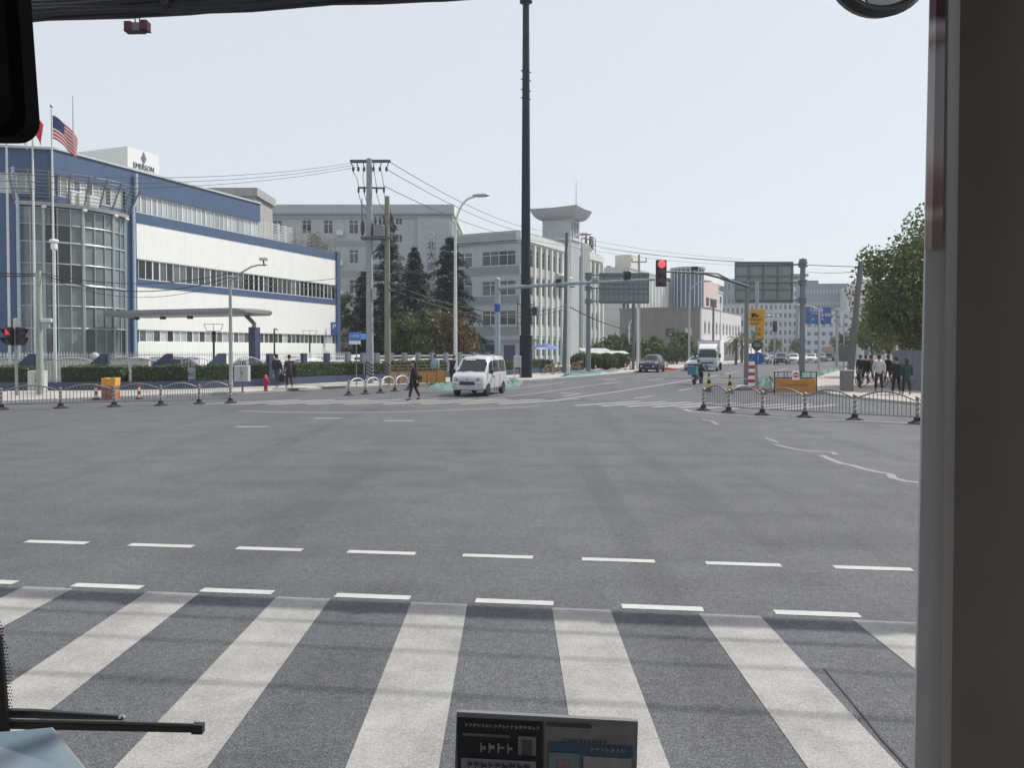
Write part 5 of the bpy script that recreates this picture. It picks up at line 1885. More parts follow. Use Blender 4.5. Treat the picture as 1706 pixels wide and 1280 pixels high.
# white hall with slatted glass corner
t_, w, top = tower('white_hall', 'cream white hall with a slatted glass corner behind the red light', 1000, 1048, 447, 150, -27, 40, PALEG, 4, 0, GREYGLASS, side=(7, .5, PALEGLASS))
obj('penthouse', M().box(-3.6, -.3, 2, 8, top, top + 2.9), CREAM, t_)
obj('penthouse', M().box(-w + .5, -w + 1.2, 1, 2, top, top + .8), GTRIM, t_)
for k in range(12):
    obj('fin', M().box(.01, .55, 4 + k * 2.4, 4.5 + k * 2.4, 5, top - .6), WHITE, t_)
for k in range(2):
    z0 = 1
    obj('slit_window', M().box(-1.3 + .8 * k, -.8 + .8 * k, -.06, -.002, 9, top - .5), DARKGLASS, t_)
a_ = P(1122, 560, 172)
gc = thing('glass_corner', 'dark blue glass drum with white vertical fins behind the red light', 'building', (a_.x, a_.y, 0), R(-27))
tz = P(0, 449, 172).z
obj('drum', M().lathe([(3.6, 0), (3.6, tz), (3.4, tz + .4)], 28, (2.2, 3.6, 0)), mat('drum_glass', (.06, .085, .12), .15, var=.2), gc, smooth=.8)
for k in range(12):
    a_ = R(180 + 15 * k + 8)
    obj('fin', M().bar((2.2 + 3.72 * math.cos(a_), 3.6 + 3.72 * math.sin(a_), 0), (2.2 + 3.72 * math.cos(a_), 3.6 + 3.72 * math.sin(a_), tz), .22), mat('fin_pale', (.45, .52, .58), .5), gc)
obj('cap', M().lathe([(3.9, tz), (3.9, tz + .5), (3.2, tz + .6)], 28, (2.2, 3.6, 0)), GTRIM, gc)
# dark low building
DG = mat('dark_grey_render', (.20, .19, .19), .85, var=.1, scale=.5, grime=.2)
t_, w, top = tower('dark_workshop', 'dark grey low building with a pale street front behind the black car', 1026, 1166, 514, 125, -27, 34, DG, 1, 0, DARKGLASS)
obj('window', M().box(-w + 8.0, -w + 9.4, -.04, -.002, 4.2, 5.6), DARKGLASS, t_)
obj('window', M().box(-w + 11.2, -w + 12.3, -.03, -.002, 4.2, 5.6), PALEG, t_)
obj('street_front', M().box(.01, .25, 0, 34, 0, top), mat('white_front', (.62, .61, .63), .85, grime=.15), t_)
for j in range(2):
    for k in range(11):
        y = 2 + k * 2.9
        z = 1.2 + j * 3.6
        wm = M()
        wm.box(.251, .30, y, y + 1.1, z, z + 1.5)
        wm.lathe([(.001, .26), (.55, .26), (.55, .30)], 12, (0, y + .55, z + 1.5), 'x')
        obj('arched_window', wm, DARKGLASS, t_)
obj('cornice', M().box(.25, .6, 0, 34, 3.5, 3.8), GWL, t_)
obj('porch', M().box(.25, 3.2, 14, 30, 3.0, 3.25), GWL, t_)
for k in range(6):
    obj('porch_post', M().box(2.9, 3.1, 14.2 + k * 3.1, 14.4 + k * 3.1, 0, 3.0), GWL, t_)
# pink building
PINK = mat('pink_render', (.60, .46, .42), .85, var=.04)
t_, w, top = tower('pink_building', 'pink and white building above the white truck', 1150, 1166, 478, 185, -27, 26, PALEG, 4, 2, DARKGLASS, side=(5, .45, DARKGLASS))
obj('pink_panel', M().box(.01, .3, 2.2, 18, 0, top + 2), PINK, t_)
for z in (top - 4.2, top - 8.2):
    for k in range(3):
        obj('window', M().box(.301, .36, 5 + k * 4.4, 7.8 + k * 4.4, z, z + 2.0), DARKGLASS, t_)
obj('roof_screen', M().box(-1.5, .3, 1.0, 26, top + 2, top + 3.4), WHITE, t_)
# far teal and grey blocks closing the street
TEAL = mat('teal_block', (.16, .22, .25), .6, var=.08)
SLATE = mat('slate_block', (.20, .225, .27), .8, var=.05)
t_, w, top = tower('teal_block', 'dark teal office block behind the gantry sign back', 1200, 1236, 466, 290, -14, 40, TEAL, 5, 6, GREYGLASS, side=(6, .6, GREYGLASS))
t_, w, top = tower('teal_block', 'pale blue glass block under the gantry sign back', 1188, 1248, 508, 250, -14, 40, mat('pale_teal', (.30, .36, .40), .6), 4, 8, GREYGLASS)
t_, w, top = tower('pale_apartment', 'pale apartment block with many small windows closing the road', 1236, 1344, 505, 300, -6, 30, mat('pale_flat', (.46, .49, .51), .8), 6, 14, GREYGLASS, ww=.5, wh=.55)
t_, w, top = tower('pale_apartment', 'pale block with a flat projecting roof behind the gantry post', 1314, 1336, 467, 330, -6, 30, PALEG, 8, 3, GREYGLASS)
obj('flat_roof', M().box(-w - 1, 2.0, -2, 31, top + 1.6, top + 2.6), SLATE, t_)
t_, w, top = tower('slate_block', 'slate grey block with small pale windows above the blue direction sign', 1340, 1412, 474, 270, -6, 10, SLATE, 6, 14, mat('pale_pane', (.5, .53, .56), .3), ww=.32, wh=.28)
obj('roof_room', M().box(-w * .93, -w * .62, 2, 14, top, top + 1.7), mat('brownish_roof', (.24, .20, .20), .8), t_)
t_, w, top = tower('slate_block', 'pale stepped end of the slate block beside the leaning pole', 1412, 1430, 478, 262, -6, 10, PALEG, 6, 2, GREYGLASS)
t_, w, top = tower('pale_apartment', 'pale low block under the blue direction sign', 1345, 1440, 520, 230, -6, 8, mat('pale_flat_blue', (.44, .48, .54), .8), 5, 8, GREYGLASS)
t_, w, top = tower('cream_block', 'cream building seen behind the roadside tree', 1436, 1500, 468, 150, -6, 6, CREAM, 5, 3, GREYGLASS, ww=.4)
t_, w, top = tower('white_shed', 'white low shed with stacked goods right of the white truck', 1206, 1240, 577, 150, -27, 20, WHITE, 1, 3, GREYGLASS)
# canopies on the left forecourt
for lab, px, py, D, w, d in (('white flat forecourt canopy right of the grey sign post', 990, 586.5, 90, 3.4, 2), ('lower white forecourt canopy with black posts left of the black car', 1012, 591.5, 84, 4.4, 1.6)):
    c = P(px, py, D)
    cn = thing('forecourt_canopy', lab, 'canopy', (c.x, c.y, 0), R(10))
    obj('roof', M().ext([(-w / 2, -d / 2, c.z), (w / 2, -d / 2, c.z + .1), (w / 2, d / 2, c.z + .35), (-w / 2, d / 2, c.z + .35)], (0, 0, .08)), mat('canopy_white', (.5, .5, .5), .7), cn)
    for sx in (-1, 1):
        for sy in (-1, 1):
            obj('post', M().tube([(sx * w * .45, sy * d * .42, 0), (sx * w * .45, sy * d * .42, c.z + .1)], .06, 6), BLACK, cn)
gk = thing('gate_kiosk', 'blue and grey gatehouse wall with dark openings behind the van', 'kiosk', (*P(838, 575, 76).xy, 0), R(0))
obj('wall', M().box(-2.2, 3.2, 0, 2.5, 0, 3.0), mat('kiosk_grey', (.38, .40, .42), .8, grime=.1), gk)
for x in (-1.8, .1, 1.7):
    obj('opening', M().box(x, x + 1.1, -.04, -.002, .9, 2.6), mat('kiosk_blue', (.045, .07, .12), .4), gk)
obj('roof', M().box(-2.4, 3.4, -.2, 2.7, 3.0, 3.2), GTRIM, gk)
# parasol
b_ = G(909, 617)
ub = thing('parasol', 'blue and white parasol open beside the dark mast', 'parasol', (b_.x, b_.y, .1))
c = P(908, 582, b_.y)
m = M()
rows = []
for r_, z in ((.05, .62), (.7, .45), (1.25, .16), (1.5, 0)):
    rows.append([(r_ * math.cos(2 * math.pi * k / 8), r_ * math.sin(2 * math.pi * k / 8), c.z - .1 + z) for k in range(9)])
m.grid(rows)
obj('canopy', m, mat('parasol_blue', (.10, .16, .42), .7), ub)
m = M()
for k in (0, 3, 5):
    a0_, a1_ = 2 * math.pi * k / 8, 2 * math.pi * (k + 1) / 8
    m.poly([(1.26 * math.cos(a0_), 1.26 * math.sin(a0_), c.z + .07), (1.52 * math.cos(a0_), 1.52 * math.sin(a0_), c.z - .09), (1.52 * math.cos(a1_), 1.52 * math.sin(a1_), c.z - .09), (1.26 * math.cos(a1_), 1.26 * math.sin(a1_), c.z + .07)])
obj('pale_panel', m, mat('parasol_pale', (.55, .57, .62), .7), ub)
obj('pole', M().tube([(0, 0, 0), (0, 0, c.z + .5)], .03, 6), STEEL, ub)

# ================================================================ distant signals and poles
def far_signal(lab, px, py, ytop, head, arm_to=None, lit=None):
    b_ = G(px, py)
    t_ = thing('traffic_signal', lab, 'traffic signal', b_)
    h = P(0, ytop, b_.y).z
    obj('post', M().tube([(0, 0, 0), (0, 0, h)], .13, 8), GREYPOLE, t_)
    if arm_to:
        e_ = P(*arm_to, b_.y) - b_
        obj('arm', M().tube([(0, 0, h - .3), (e_.x, 0, e_.z)], .08, 6), GREYPOLE, t_)
    hx = P(*head, b_.y) - b_
    o = obj('signal_box', M().bbox(hx.x - .3, hx.x + .3, -.25, 0, hx.z - .8, hx.z + .8, .04), BLACK, t_)
    if lit:
        obj('lens', M().lathe([(.001, -.28), (.17, -.28), (.17, -.25)], 14, (hx.x, 0, hx.z - .5), 'y'), emit('signal_green', (.25, 1.0, .7), 1.5), o)
    return t_
far_signal('far signal with a dark head right of the yellow sign', 1290, 607, 536, (1290.5, 544), None)
far_signal('far signal on a long level arm showing green near the tree', 1472, 609, 541, (1437, 553), (1345, 543), True)
b_ = G(1064, 612)
up = thing('power_pole', 'far power pole with a cross arm beside the white hall', 'power pole', b_)
h = P(0, 424, b_.y).z
obj('pole', M().tube([(0, 0, 0), (0, 0, h)], [.2, .13], 8), CONCRETE, up)
obj('cross_arm', M().bar((-.9, 0, h - .9), (.9, 0, h - .9), .1), BLACK, up)
for s_ in (-.85, .85):
    obj('insulator', M().tube([(s_, 0, h - .9), (s_, 0, h - .4)], .06, 6), BLACK, up)
b_ = G(940, 624)
up = thing('power_pole', 'dark power pole just left of the far white lamp', 'power pole', b_)
h = P(0, 388, b_.y).z
obj('pole', M().tube([(0, 0, 0), (.2, 0, h)], [.2, .14], 8), mat('pole_dark_grey', (.13, .135, .14), .7), up)
obj('cross_arm', M().bar((-.7, 0, h * .62), (.9, 0, h * .62), .1), BLACK, up)
b_ = G(1055, 618)
up = thing('power_pole', 'slim dark power pole beside the far white lamp and black car', 'power pole', b_)
obj('pole', M().tube([(0, 0, 0), (0, 0, P(0, 500, b_.y).z)], .16, 8), mat('pole_dark_grey', (.13, .135, .14), .7), up)
b_ = G(1188, 604)
up = thing('power_pole', 'distant dark power pole with wire arm right of the truck', 'power pole', b_)
h = P(0, 500, b_.y).z
obj('pole', M().tube([(0, 0, 0), (0, 0, h)], .17, 8), mat('pole_dark_grey', (.13, .135, .14), .7), up)
obj('cross_arm', M().bar((-3.4, 0, h - 1.5), (0, 0, h - 1.2), .09), BLACK, up)

# ================================================================ overhead wires
def wire(lab, a, b, r, sag, n=14, name='overhead_wire', grp='overhead wires'):
    a, b = Vector(a), Vector(b)
    pts = [a + (b - a) * (i / n) + Vector((0, 0, -sag * 4 * (i / n) * (1 - i / n))) for i in range(n + 1)]
    return tag(obj(name, M().tube(pts, r, 5), WIRE, None), lab, 'wire', grp)
# thick comms bundle over the crossing
def bundle_pt(x, dz=0, dy=0):
    return Vector((x, 9.88 - .118 * x + dy, 6.905 + dz))
bd = thing('cable_bundle', 'thick black bundle of cables across the top left corner', 'cable bundle')
rnd = random.Random(3)
for k in range(16):
    oy, oz = rnd.uniform(-.10, .10), rnd.uniform(-.12, .14)
    ph = rnd.uniform(0, 6)
    pts = []
    for i in range(61):
        x = -26 + 52 * i / 60
        e = 1 + max(0, (-6 - x)) * .05
        pts.append(bundle_pt(x, oz * e + .02 * math.sin(x * 1.7 + ph), oy + .02 * math.cos(x * 1.3 + ph)))
    obj('cable', M().tube(pts, rnd.uniform(.035, .06), 6), WIRE, bd)
for k in range(13):
    x = -13 + k * 2.1
    obj('wrap', M().lathe([(.15, -.05), (.16, 0), (.15, .05)], 10, tuple(bundle_pt(x)), 'x'), WIRE, bd)
for k, (dz, dy, r_) in enumerate(((-.13, -.02, .014), (.30, -.3, .02), (.42, -.75, .016), (.60, -1.35, .02))):
    wire(['thin cable hanging just under the thick bundle', 'slim cable just above the thick bundle at the top edge', 'cable above the bundle, second strand up', 'highest cable above the bundle'][k], bundle_pt(-26, dz, dy), bundle_pt(26, dz, dy), r_, .02 if k == 0 else .12, 24)
c = P(235, 20, 0.001)
xb = -5.05
bc = bundle_pt(xb, -.12)
hl = thing('hanging_light', 'twin dark red warning lamp hanging from the thick cables', 'warning light', bc)
hl.scale = (.56, .56, .56)
hg_ = M()
for s_ in (-.045, .045):
    hg_.bar((s_, 0, 0), (s_ * 1.3, 0, -.28), .02)
hg_.bar((-.07, 0, -.03), (.07, 0, -.03), .03)
obj('hanger', hg_, BLACK, hl)
obj('body', M().bbox(-.12, .16, -.09, .09, -.46, -.26, .02), mat('lamp_grey', (.12, .12, .13), .5), hl)
obj('tray', M().bbox(-.10, .18, -.08, .08, -.49, -.455, .01), BLACK, hl)
DR = mat('lamp_red', (.16, .012, .04), .3, trans=.3)
for s_ in (-1, 1):
    m = M()
    m.bbox(-.09, .09, -.12, .12, -.11, .11, .02)
    o = obj('lamp_box', m, DR, hl, (s_ * .19, 0, -.32 if s_ > 0 else -.35))
    obj('cap', M().bbox(-.095, .095, -.125, .125, -.125, -.105, .01), BLACK, o)
# lines from the power pole
topA = Vector((bA.x, bA.y, hA))
for k, (ox, oz, tx, ty, D2) in enumerate(((1.2, -.1, 876, 379, 88), (1.1, -.6, 876, 388, 88), (.9, -1.6, 876, 398, 88))):
    e_ = P(tx, ty, D2)
    wire(['topmost line from the tall power pole towards the tower', 'middle line from the tall power pole towards the tower', 'lowest line from the tall power pole towards the tower'][k], topA + Vector((ox, 0, oz)), e_, .022, .5)
    e2 = P(1240, 432 + 5 * k, 120)
    wire(['upper thin line running on past the red light', 'middle thin line running on past the red light', 'lower thin line running on past the red light'][k], e_, e2, .022, .6)
for k in range(3):
    wire(['upper line from the tall power pole to the left', 'middle line from the tall power pole to the left', 'lower line from the tall power pole to the left'][k], topA + Vector((-1.1 + .2 * k, 0, -.2 - .12 * k)), P(-120, 282 + 14 * k, 26), .011, .55)
wire('upper wire ending at the leaning pole', P(1000, 413, 90), tuple(tpx + Vector((-.2, 0, -.2))), .018, .3)
wire('lower wire ending at the leaning pole', P(1340, 452, 70), tuple(tpx + Vector((-.2, 0, -.45))), .016, .1)
wire('wire from the leaning pole into the tree', tuple(tpx + Vector((.2, 0, -.2))), P(1560, 545, 36), .03, .2)
for k, (a_, b2) in enumerate((((-60, 452, 36), (68, 456, 35.6)), ((-60, 458, 36), (68, 459, 35.6)))):
    wire(['upper low cable left of the green pole', 'lower low cable left of the green pole'][k], P(*a_), P(*b2), .03, .05)
for k, (yy, sag, r_) in enumerate(((455, .5, .03), (457, .75, .035), (460, .9, .02))):
    wire(['upper low cable sagging across the glass bay', 'thick low cable sagging across the glass bay', 'lowest cable sagging across the glass bay'][k], P(68, yy, 35.6), P(385, 455 + 6 * k, 37), r_ * .6, sag)
for k, yy in enumerate((452, 470)):
    wire(['upper low cable across the white factory wall', 'lower low cable across the white factory wall'][k], P(385, 462 + 6 * k, 38), P(616, yy, 47), .018, .4)
for k in range(2):
    wire(['upper cable dipping from the power pole towards the dark mast', 'lower cable dipping from the power pole towards the dark mast'][k], P(646, 470 + 10 * k, 47), P(945, 508 + 6 * k, 66), .03, 1.2)
wire('cable dropping from the lamp past the sign post to the trees', P(950, 512, 66), P(1060, 553, 82), .05, .3)

# ================================================================ vehicles
def section(x, zb, zm, zt, wb, wt):
    h = [(0, zb), (wb * .86, zb), (wb * .975, zb + .10), (wb, zb + (zm - zb) * .45), (wb * .975, zm), (wt, zm + (zt - zm) * .80), (wt * .82, zt - .01), (0, zt + .02)]
    return [(x, -y, z) for y, z in h[::-1][:-1]] + [(x, y, z) for y, z in h]     # from roof centre right side round the bottom to the left
class Body:
    def __init__(s, secs):
        s.secs = sorted(secs)
        s.rows = [section(*q) for q in s.secs]
    def at(s, x, k):
        """k: index counted on the left half, 0 bottom centre .. 7 roof centre; negative for the right half"""
        q = s.secs
        for i in range(len(q) - 1):
            if q[i][0] <= x <= q[i + 1][0] + 1e-6:
                f = (x - q[i][0]) / (q[i + 1][0] - q[i][0])
                a, b = section(*q[i]), section(*q[i + 1])
                j = 7 + abs(k)
                va, vb = Vector(a[j]), Vector(b[j])
                v = va + (vb - va) * f
                return Vector((v.x, -v.y if k < 0 else v.y, v.z))
    def mesh(s):
        m = M()
        m.grid(s.rows)
        m.poly(s.rows[0])
        m.poly(s.rows[-1][::-1])
        return m
def side_glass(body, x0, x1, side, f0=.12, f1=.95, dx0=0.0, dx1=0.0, off=.012):
    rows = []
    n = 4
    for i in range(n + 1):
        f = i / n
        xb, xt = x0 + (x1 - x0) * f, (x0 + dx0) + ((x1 + dx1) - (x0 + dx0)) * f
        lo_, hi_ = body.at(xb, 4 * side), body.at(xt, 5 * side)
        lo2, hi2 = lo_ + (hi_ - lo_) * f0, lo_ + (hi_ - lo_) * f1
        o = Vector((0, side * off, .002))
        rows.append([lo2 + o, hi2 + o])
    return M().grid(rows)
def screen(body, xa, xb, off=.014, inset=.06, kk=(5, 6, 7)):
    """front or rear screen between the cowl xa and the roof edge xb"""
    rows = []
    sgn = 1 if xa > xb else -1
    ks = list(kk) + [-k for k in kk[::-1][1:]]
    for f in (.07, .5, .93):
        x = xa + (xb - xa) * f
        r = []
        for k in ks:
            p = body.at(x, k)
            p = Vector((p.x + sgn * off, p.y * (1 - inset), p.z + off * .8))
            r.append(p)
        rows.append(r)
    return M().grid(rows)
def wheel(par, x, y, r, w, rim_mat=None):
    wl = bpy.data.objects.new('wheel', None)
    COL.objects.link(wl)
    wl.parent = par
    wl.location = (x, y, r)
    key = ('wheel', r, w)
    if key not in _wcache:
        t = M()
        t.lathe([(r * .62, -w / 2), (r * .93, -w / 2), (r, -w * .35), (r, w * .35), (r * .93, w / 2), (r * .62, w / 2)], 22, axis='y')
        tm = t.mesh('tyre', .5)
        tm.materials.append(RUBBER)
        q = M()
        q.lathe([(r * .10, -w * .40), (r * .52, -w * .34), (r * .62, -w * .46), (r * .64, 0), (r * .62, w * .46), (r * .52, w * .34), (r * .10, w * .40)], 18, axis='y')
        for k in range(5):
            a = 2 * math.pi * k / 5
            for sy in (-1, 1):
                q.bar((r * .1 * math.cos(a), sy * w * .38, r * .1 * math.sin(a)), (r * .56 * math.cos(a), sy * w * .42, r * .56 * math.sin(a)), r * .14, .02)
        rm = q.mesh('rim', .5)
        rm.materials.append(rim_mat or mat('rim_silver', (.38, .39, .40), .35, metal=.7))
        _wcache[key] = (tm, rm)
    tm, rm = _wcache[key]
    obj('tyre', tm, None, wl)
    obj('rim', rm, None, wl)
def car(name, lab, cat, loc, rot, secs, col, sides, fscreen, rscreen, wheels, wr, ww, group=None, van=False, plate=(.05, .09, .38), detail=True, lamps=True):
    c = thing(name, lab, cat, loc, rot, group)
    bd_ = Body(secs)
    obj('body', bd_.mesh(), col, c, smooth=.55)
    hw = max(q[4] for q in secs)
    for s_ in (1, -1):
        for (x0, x1, d0, d1) in sides:
            obj('side_window', side_glass(bd_, x0, x1, s_, dx0=d0, dx1=d1), CARGLASS, c, smooth=.5)
    obj('windscreen', screen(bd_, *fscreen), CARGLASS, c, smooth=.8)
    if rscreen:
        obj('rear_window', screen(bd_, *rscreen), CARGLASS, c, smooth=.8)
    for x in wheels:
        for s_ in (1, -1):
            wheel(c, x, s_ * (hw - ww * .45), wr, ww)
            a = M()
            rows = []
            for k in range(13):
                t = math.pi * k / 12
                rows.append([(x + wr * 1.16 * math.cos(t), s_ * (hw + .006), wr + wr * 1.16 * math.sin(t)), (x + wr * .4 * math.cos(t), s_ * (hw + .004), wr + wr * .4 * math.sin(t))])
            a.grid(rows)
            obj('wheel_arch', a, BLACK, c)
    xf, xr = secs[0][0], secs[-1][0]
    f = max(q[0] for q in secs)
    r = min(q[0] for q in secs)
    if lamps:
        q = [s for s in secs if s[0] == f][0]
        zl = q[1] + (q[2] - q[1]) * .72
        for s_ in (1, -1):
            o = M()
            o.blob((f - .05, s_ * (q[4] * .80), zl), .10, q[4] * .20, .11, 10)
            obj('headlight', o, mat('headlight', (.55, .57, .58), .12, metal=.3), c, smooth=1)
            o = M()
            o.bbox(r - .015, r + .06, min(s_ * hw * .86, s_ * hw * .66), max(s_ * hw * .86, s_ * hw * .66), .75, 1.05, .01)
            obj('tail_light', o, mat('tail_red', (.30, .02, .02), .3), c)
        obj('grille', M().bbox(f - .02, f + .012, -q[4] * .52, q[4] * .52, zl - .07, zl + .05, .01), BLACK, c)
        obj('lower_grille', M().bbox(f - .02, f + .016, -q[4] * .55, q[4] * .55, q[1] + .12, q[1] + .28, .01), BLACK, c)
        obj('number_plate', M().bbox(f - .01, f + .03, -.22, .22, q[1] + .10, q[1] + .24, .004), mat('plate_blue', (.06, .07, .30), .5), c)
    return c, bd_
SILVER = mat('van_silver', (.58, .59, .62), .32, metal=.25, var=.04, coat=.3, grime=.06)
CARWHITE = mat('car_white', (.72, .73, .74), .3, var=.03, coat=.4)
CARBLACK = mat('car_black', (.022, .022, .026), .25, var=.1, coat=.5)
CARGREY = mat('car_grey', (.20, .21, .23), .3, metal=.3, coat=.4)
CARBLUE = mat('car_blue_grey', (.30, .34, .40), .3, metal=.3, coat=.4)
# silver minivan on the far crossing
p = G(800, 661)
VS = [(1.92, .34, .76, .86, .72, .69), (1.88, .30, .84, .94, .78, .73), (1.76, .27, .94, 1.03, .81, .75), (1.46, .26, 1.02, 1.13, .82, .75), (1.15, .26, 1.04, 1.42, .82, .735), (.78, .26, 1.04, 1.78, .82, .715), (.50, .26, 1.04, 1.87, .82, .71), (-.8, .26, 1.04, 1.91, .82, .70), (-1.80, .27, 1.04, 1.88, .81, .69), (-1.94, .32, 1.02, 1.80, .79, .67)]
v, vb_ = car('minivan', 'silver minivan facing us on the far crossing', 'minivan', (p.x - .08, p.y + 1.75, 0), R(-106), VS, SILVER, [(1.08, .36, -.30, 0), (.26, -.62, 0, 0), (-.72, -1.72, 0, 0)], (1.45, .78), (-1.93, -1.76), (1.22, -1.28), .29, .19)
obj('bumper', M().bbox(1.82, 1.97, -.72, .72, .33, .56, .05), mat('van_bumper', (.42, .44, .47), .4), v)
for s_ in (1, -1):
    mm_ = M()
    mm_.blob((1.15, s_ * .95, 1.18), .07, .11, .14, 8)
    mm_.tube([(1.12, s_ * .80, 1.10), (1.15, s_ * .92, 1.16)], .025, 6)
    obj('wing_mirror', mm_, BLACK, v, smooth=1)
    obj('door_handle', M().bbox(.28, .44, min(s_ * .81, s_ * .845), max(s_ * .81, s_ * .845), .90, .94, .005), BLACK, v)
    obj('door_seam', M().box(.245, .26, min(s_ * .816, s_ * .828), max(s_ * .816, s_ * .828), .34, 1.0), mat('seam', (.15, .15, .16), .6), v)
    obj('door_seam', M().box(-.68, -.665, min(s_ * .816, s_ * .828), max(s_ * .816, s_ * .828), .34, 1.0), MATS['seam'], v)
    obj('wiper', M().bar((1.46, s_ * .40, 1.17), (1.36, s_ * .02, 1.27), .02), BLACK, v)
obj('windscreen_banner', M().grid([[(.92, -.42, 1.70), (.92, .10, 1.70)], [(.88, -.42, 1.74), (.88, .10, 1.74)]]), WHITE, v)
for s_ in (1, -1):
    hl_ = M()
    hl_.grid([[(1.905, s_ * .45, .72), (1.90, s_ * .50, .86)], [(1.895, s_ * .60, .72), (1.87, s_ * .62, .90)], [(1.87, s_ * .74, .76), (1.80, s_ * .77, .96)]])
    hl_.v = [(x + .035, y, z) for x, y, z in hl_.v]
    obj('lamp_surround', hl_, mat('lamp_surround', (.16, .17, .18), .2, spec=.8), v)
obj('grille_bar', M().bbox(1.93, 1.945, -.40, .40, .70, .745, .005), mat('chrome', (.5, .5, .52), .2, metal=.9), v)
obj('badge', M().blob((1.935, 0, .80), .02, .05, .035, 8), STEEL, v)
# black car
SV = [(2.25, .35, .68, .78, .70, .60), (2.15, .26, .78, .90, .83, .70), (1.2, .22, .92, 1.04, .90, .74), (.85, .22, .95, 1.16, .91, .72), (.25, .22, .96, 1.60, .91, .66), (-.5, .22, .97, 1.68, .91, .67), (-1.6, .24, .97, 1.62, .89, .65), (-2.1, .30, .97, 1.25, .85, .64), (-2.25, .40, .90, 1.0, .80, .6)]
SED = [(2.3, .35, .62, .70, .68, .58), (2.2, .24, .70, .82, .82, .70), (1.15, .20, .86, .96, .88, .74), (.85, .20, .88, 1.02, .89, .72), (.15, .20, .90, 1.42, .89, .62), (-.6, .20, .91, 1.47, .89, .63), (-1.25, .20, .91, 1.36, .88, .62), (-1.75, .22, .90, 1.04, .87, .68), (-2.25, .28, .86, 1.0, .82, .66), (-2.35, .40, .78, .88, .74, .6)]
SEDWIN = [(.60, -.15, -.42, 0), (-.22, -1.35, 0, .12)]
SUVWIN = [(.62, -.1, -.35, 0), (-.18, -.85, 0, 0), (-.93, -1.75, 0, .1)]
def rc(name, lab, px, py, rot, secs, col, kind):
    p = G(px, py)
    fwd = Vector((math.cos(rot), math.sin(rot)))
    toward = 1 if fwd.y < 0 else -1
    c = p.xy - fwd * 2.25 * toward
    suv = secs is SV
    return car(name, lab, 'car', (c.x, c.y, 0), rot, secs, col, SUVWIN if suv else SEDWIN, (.86, .24) if suv else (.85, .15), (-2.1, -1.6) if suv else (-1.75, -1.25), (1.4, -1.38), .34 if suv else .32, .2, 'cars on the far road')
DIRB = R(-90 - 27)       # coming towards us along the far road
rc('car', 'black car waiting beside the red cones on the far road', 1078, 621, DIRB + R(5), SV, CARBLACK, 0)
rc('car', 'white car half hidden beside the white truck', 1152, 617, DIRB, SED, CARWHITE, 0)
rc('car', 'far dark car with white roof light behind the blue signs', 1268, 607, DIRB, SED, CARGREY, 0)
rc('car', 'far black car left of the gantry post', 1299, 608, DIRB, SV, CARBLACK, 0)
rc('car', 'far white car next to the black one left of the gantry post', 1319, 606.5, DIRB, SED, CARWHITE, 0)
rc('car', 'far white car just right of the gantry post', 1349, 605, DIRB, SED, CARWHITE, 0)
rc('car', 'far dark car right of the gantry post', 1366, 603, DIRB, SED, CARGREY, 0)
rc('car', 'most distant pale car left of the far black car', 1283, 600, DIRB, SED, CARBLUE, 0)
# parked cars behind the picket fence
PARK = [((-31.5, 45.0), R(20), SED, CARWHITE, 'white parked car at the left edge behind the fence'), ((-19.6, 45.6), R(35), SV, CARBLUE, 'grey parked car under the entrance canopy'), ((-22.8, 44.8), R(25), SED, CARGREY, 'dark parked car left of the navy column'), ((-16.6, 50.3), R(58), SED, CARBLUE, 'grey blue parked car right of the navy column'), ((-14.2, 55.2), R(55), SED, CARWHITE, 'white parked car behind the two standing men'), ((-11.6, 60.5), R(52), SV, CARWHITE, 'white parked car by the blue parking sign'), ((-8.0, 63.5), R(50), SED, CARGREY, 'grey parked car behind the power poles'), ((-4.6, 68), R(50), SED, CARWHITE, 'white parked car behind the orange site barrier')]
for (x, y), r_, s_, c_, lab in PARK:
    suv = s_ is SV
    car('parked_car', lab, 'car', (x, y, .12), r_, s_, c_, SUVWIN if suv else SEDWIN, (.86, .24) if suv else (.85, .15), (-2.1, -1.6) if suv else (-1.75, -1.25), (1.4, -1.38), .34 if suv else .32, .2, 'cars parked behind the fence')
# white box truck
p = G(1178, 619)
tk_ = thing('box_truck', 'white box truck driving towards us on the far road', 'truck', (p.x, p.y, 0), DIRB + R(7))
TS = [(0, .42, 1.0, 1.15, .93, .86), (-.08, .38, 1.12, 1.35, .98, .90), (-.22, .38, 1.20, 1.75, 1.0, .90), (-.40, .38, 1.22, 2.18, 1.0, .88), (-1.55, .40, 1.22, 2.28, 1.0, .88), (-1.65, .45, 1.2, 2.2, .98, .86)]
tb_ = Body(TS)
CABP = mat('truck_cab', (.46, .52, .53), .35, coat=.3)
obj('cab', tb_.mesh(), CABP, tk_, smooth=.5)
obj('windscreen', screen(tb_, -.06, -.40, inset=.03), CARGLASS, tk_)
for s_ in (1, -1):
    obj('side_window', side_glass(tb_, -1.3, -.45, s_), CARGLASS, tk_)
    mm_ = M()
    mm_.bbox(-.30, -.20, s_ * 1.2 - .09, s_ * 1.2 + .09, 1.35, 1.75, .02)
    mm_.tube([(-.3, s_ * .95, 1.7), (-.25, s_ * 1.2, 1.7)], .02, 5)
    obj('wing_mirror', mm_, BLACK, tk_)
    o = M()
    o.bbox(-.02, .03, s_ * .75 - .15, s_ * .75 + .15, .72, .92, .02)
    obj('headlight', o, MATS['headlight'], tk_)
obj('bumper', M().bbox(-.25, .06, -.98, .98, .35, .62, .04), mat('truck_bumper', (.40, .44, .45), .5), tk_)
obj('grille', M().bbox(-.05, .025, -.6, .6, .78, .92, .01), BLACK, tk_)
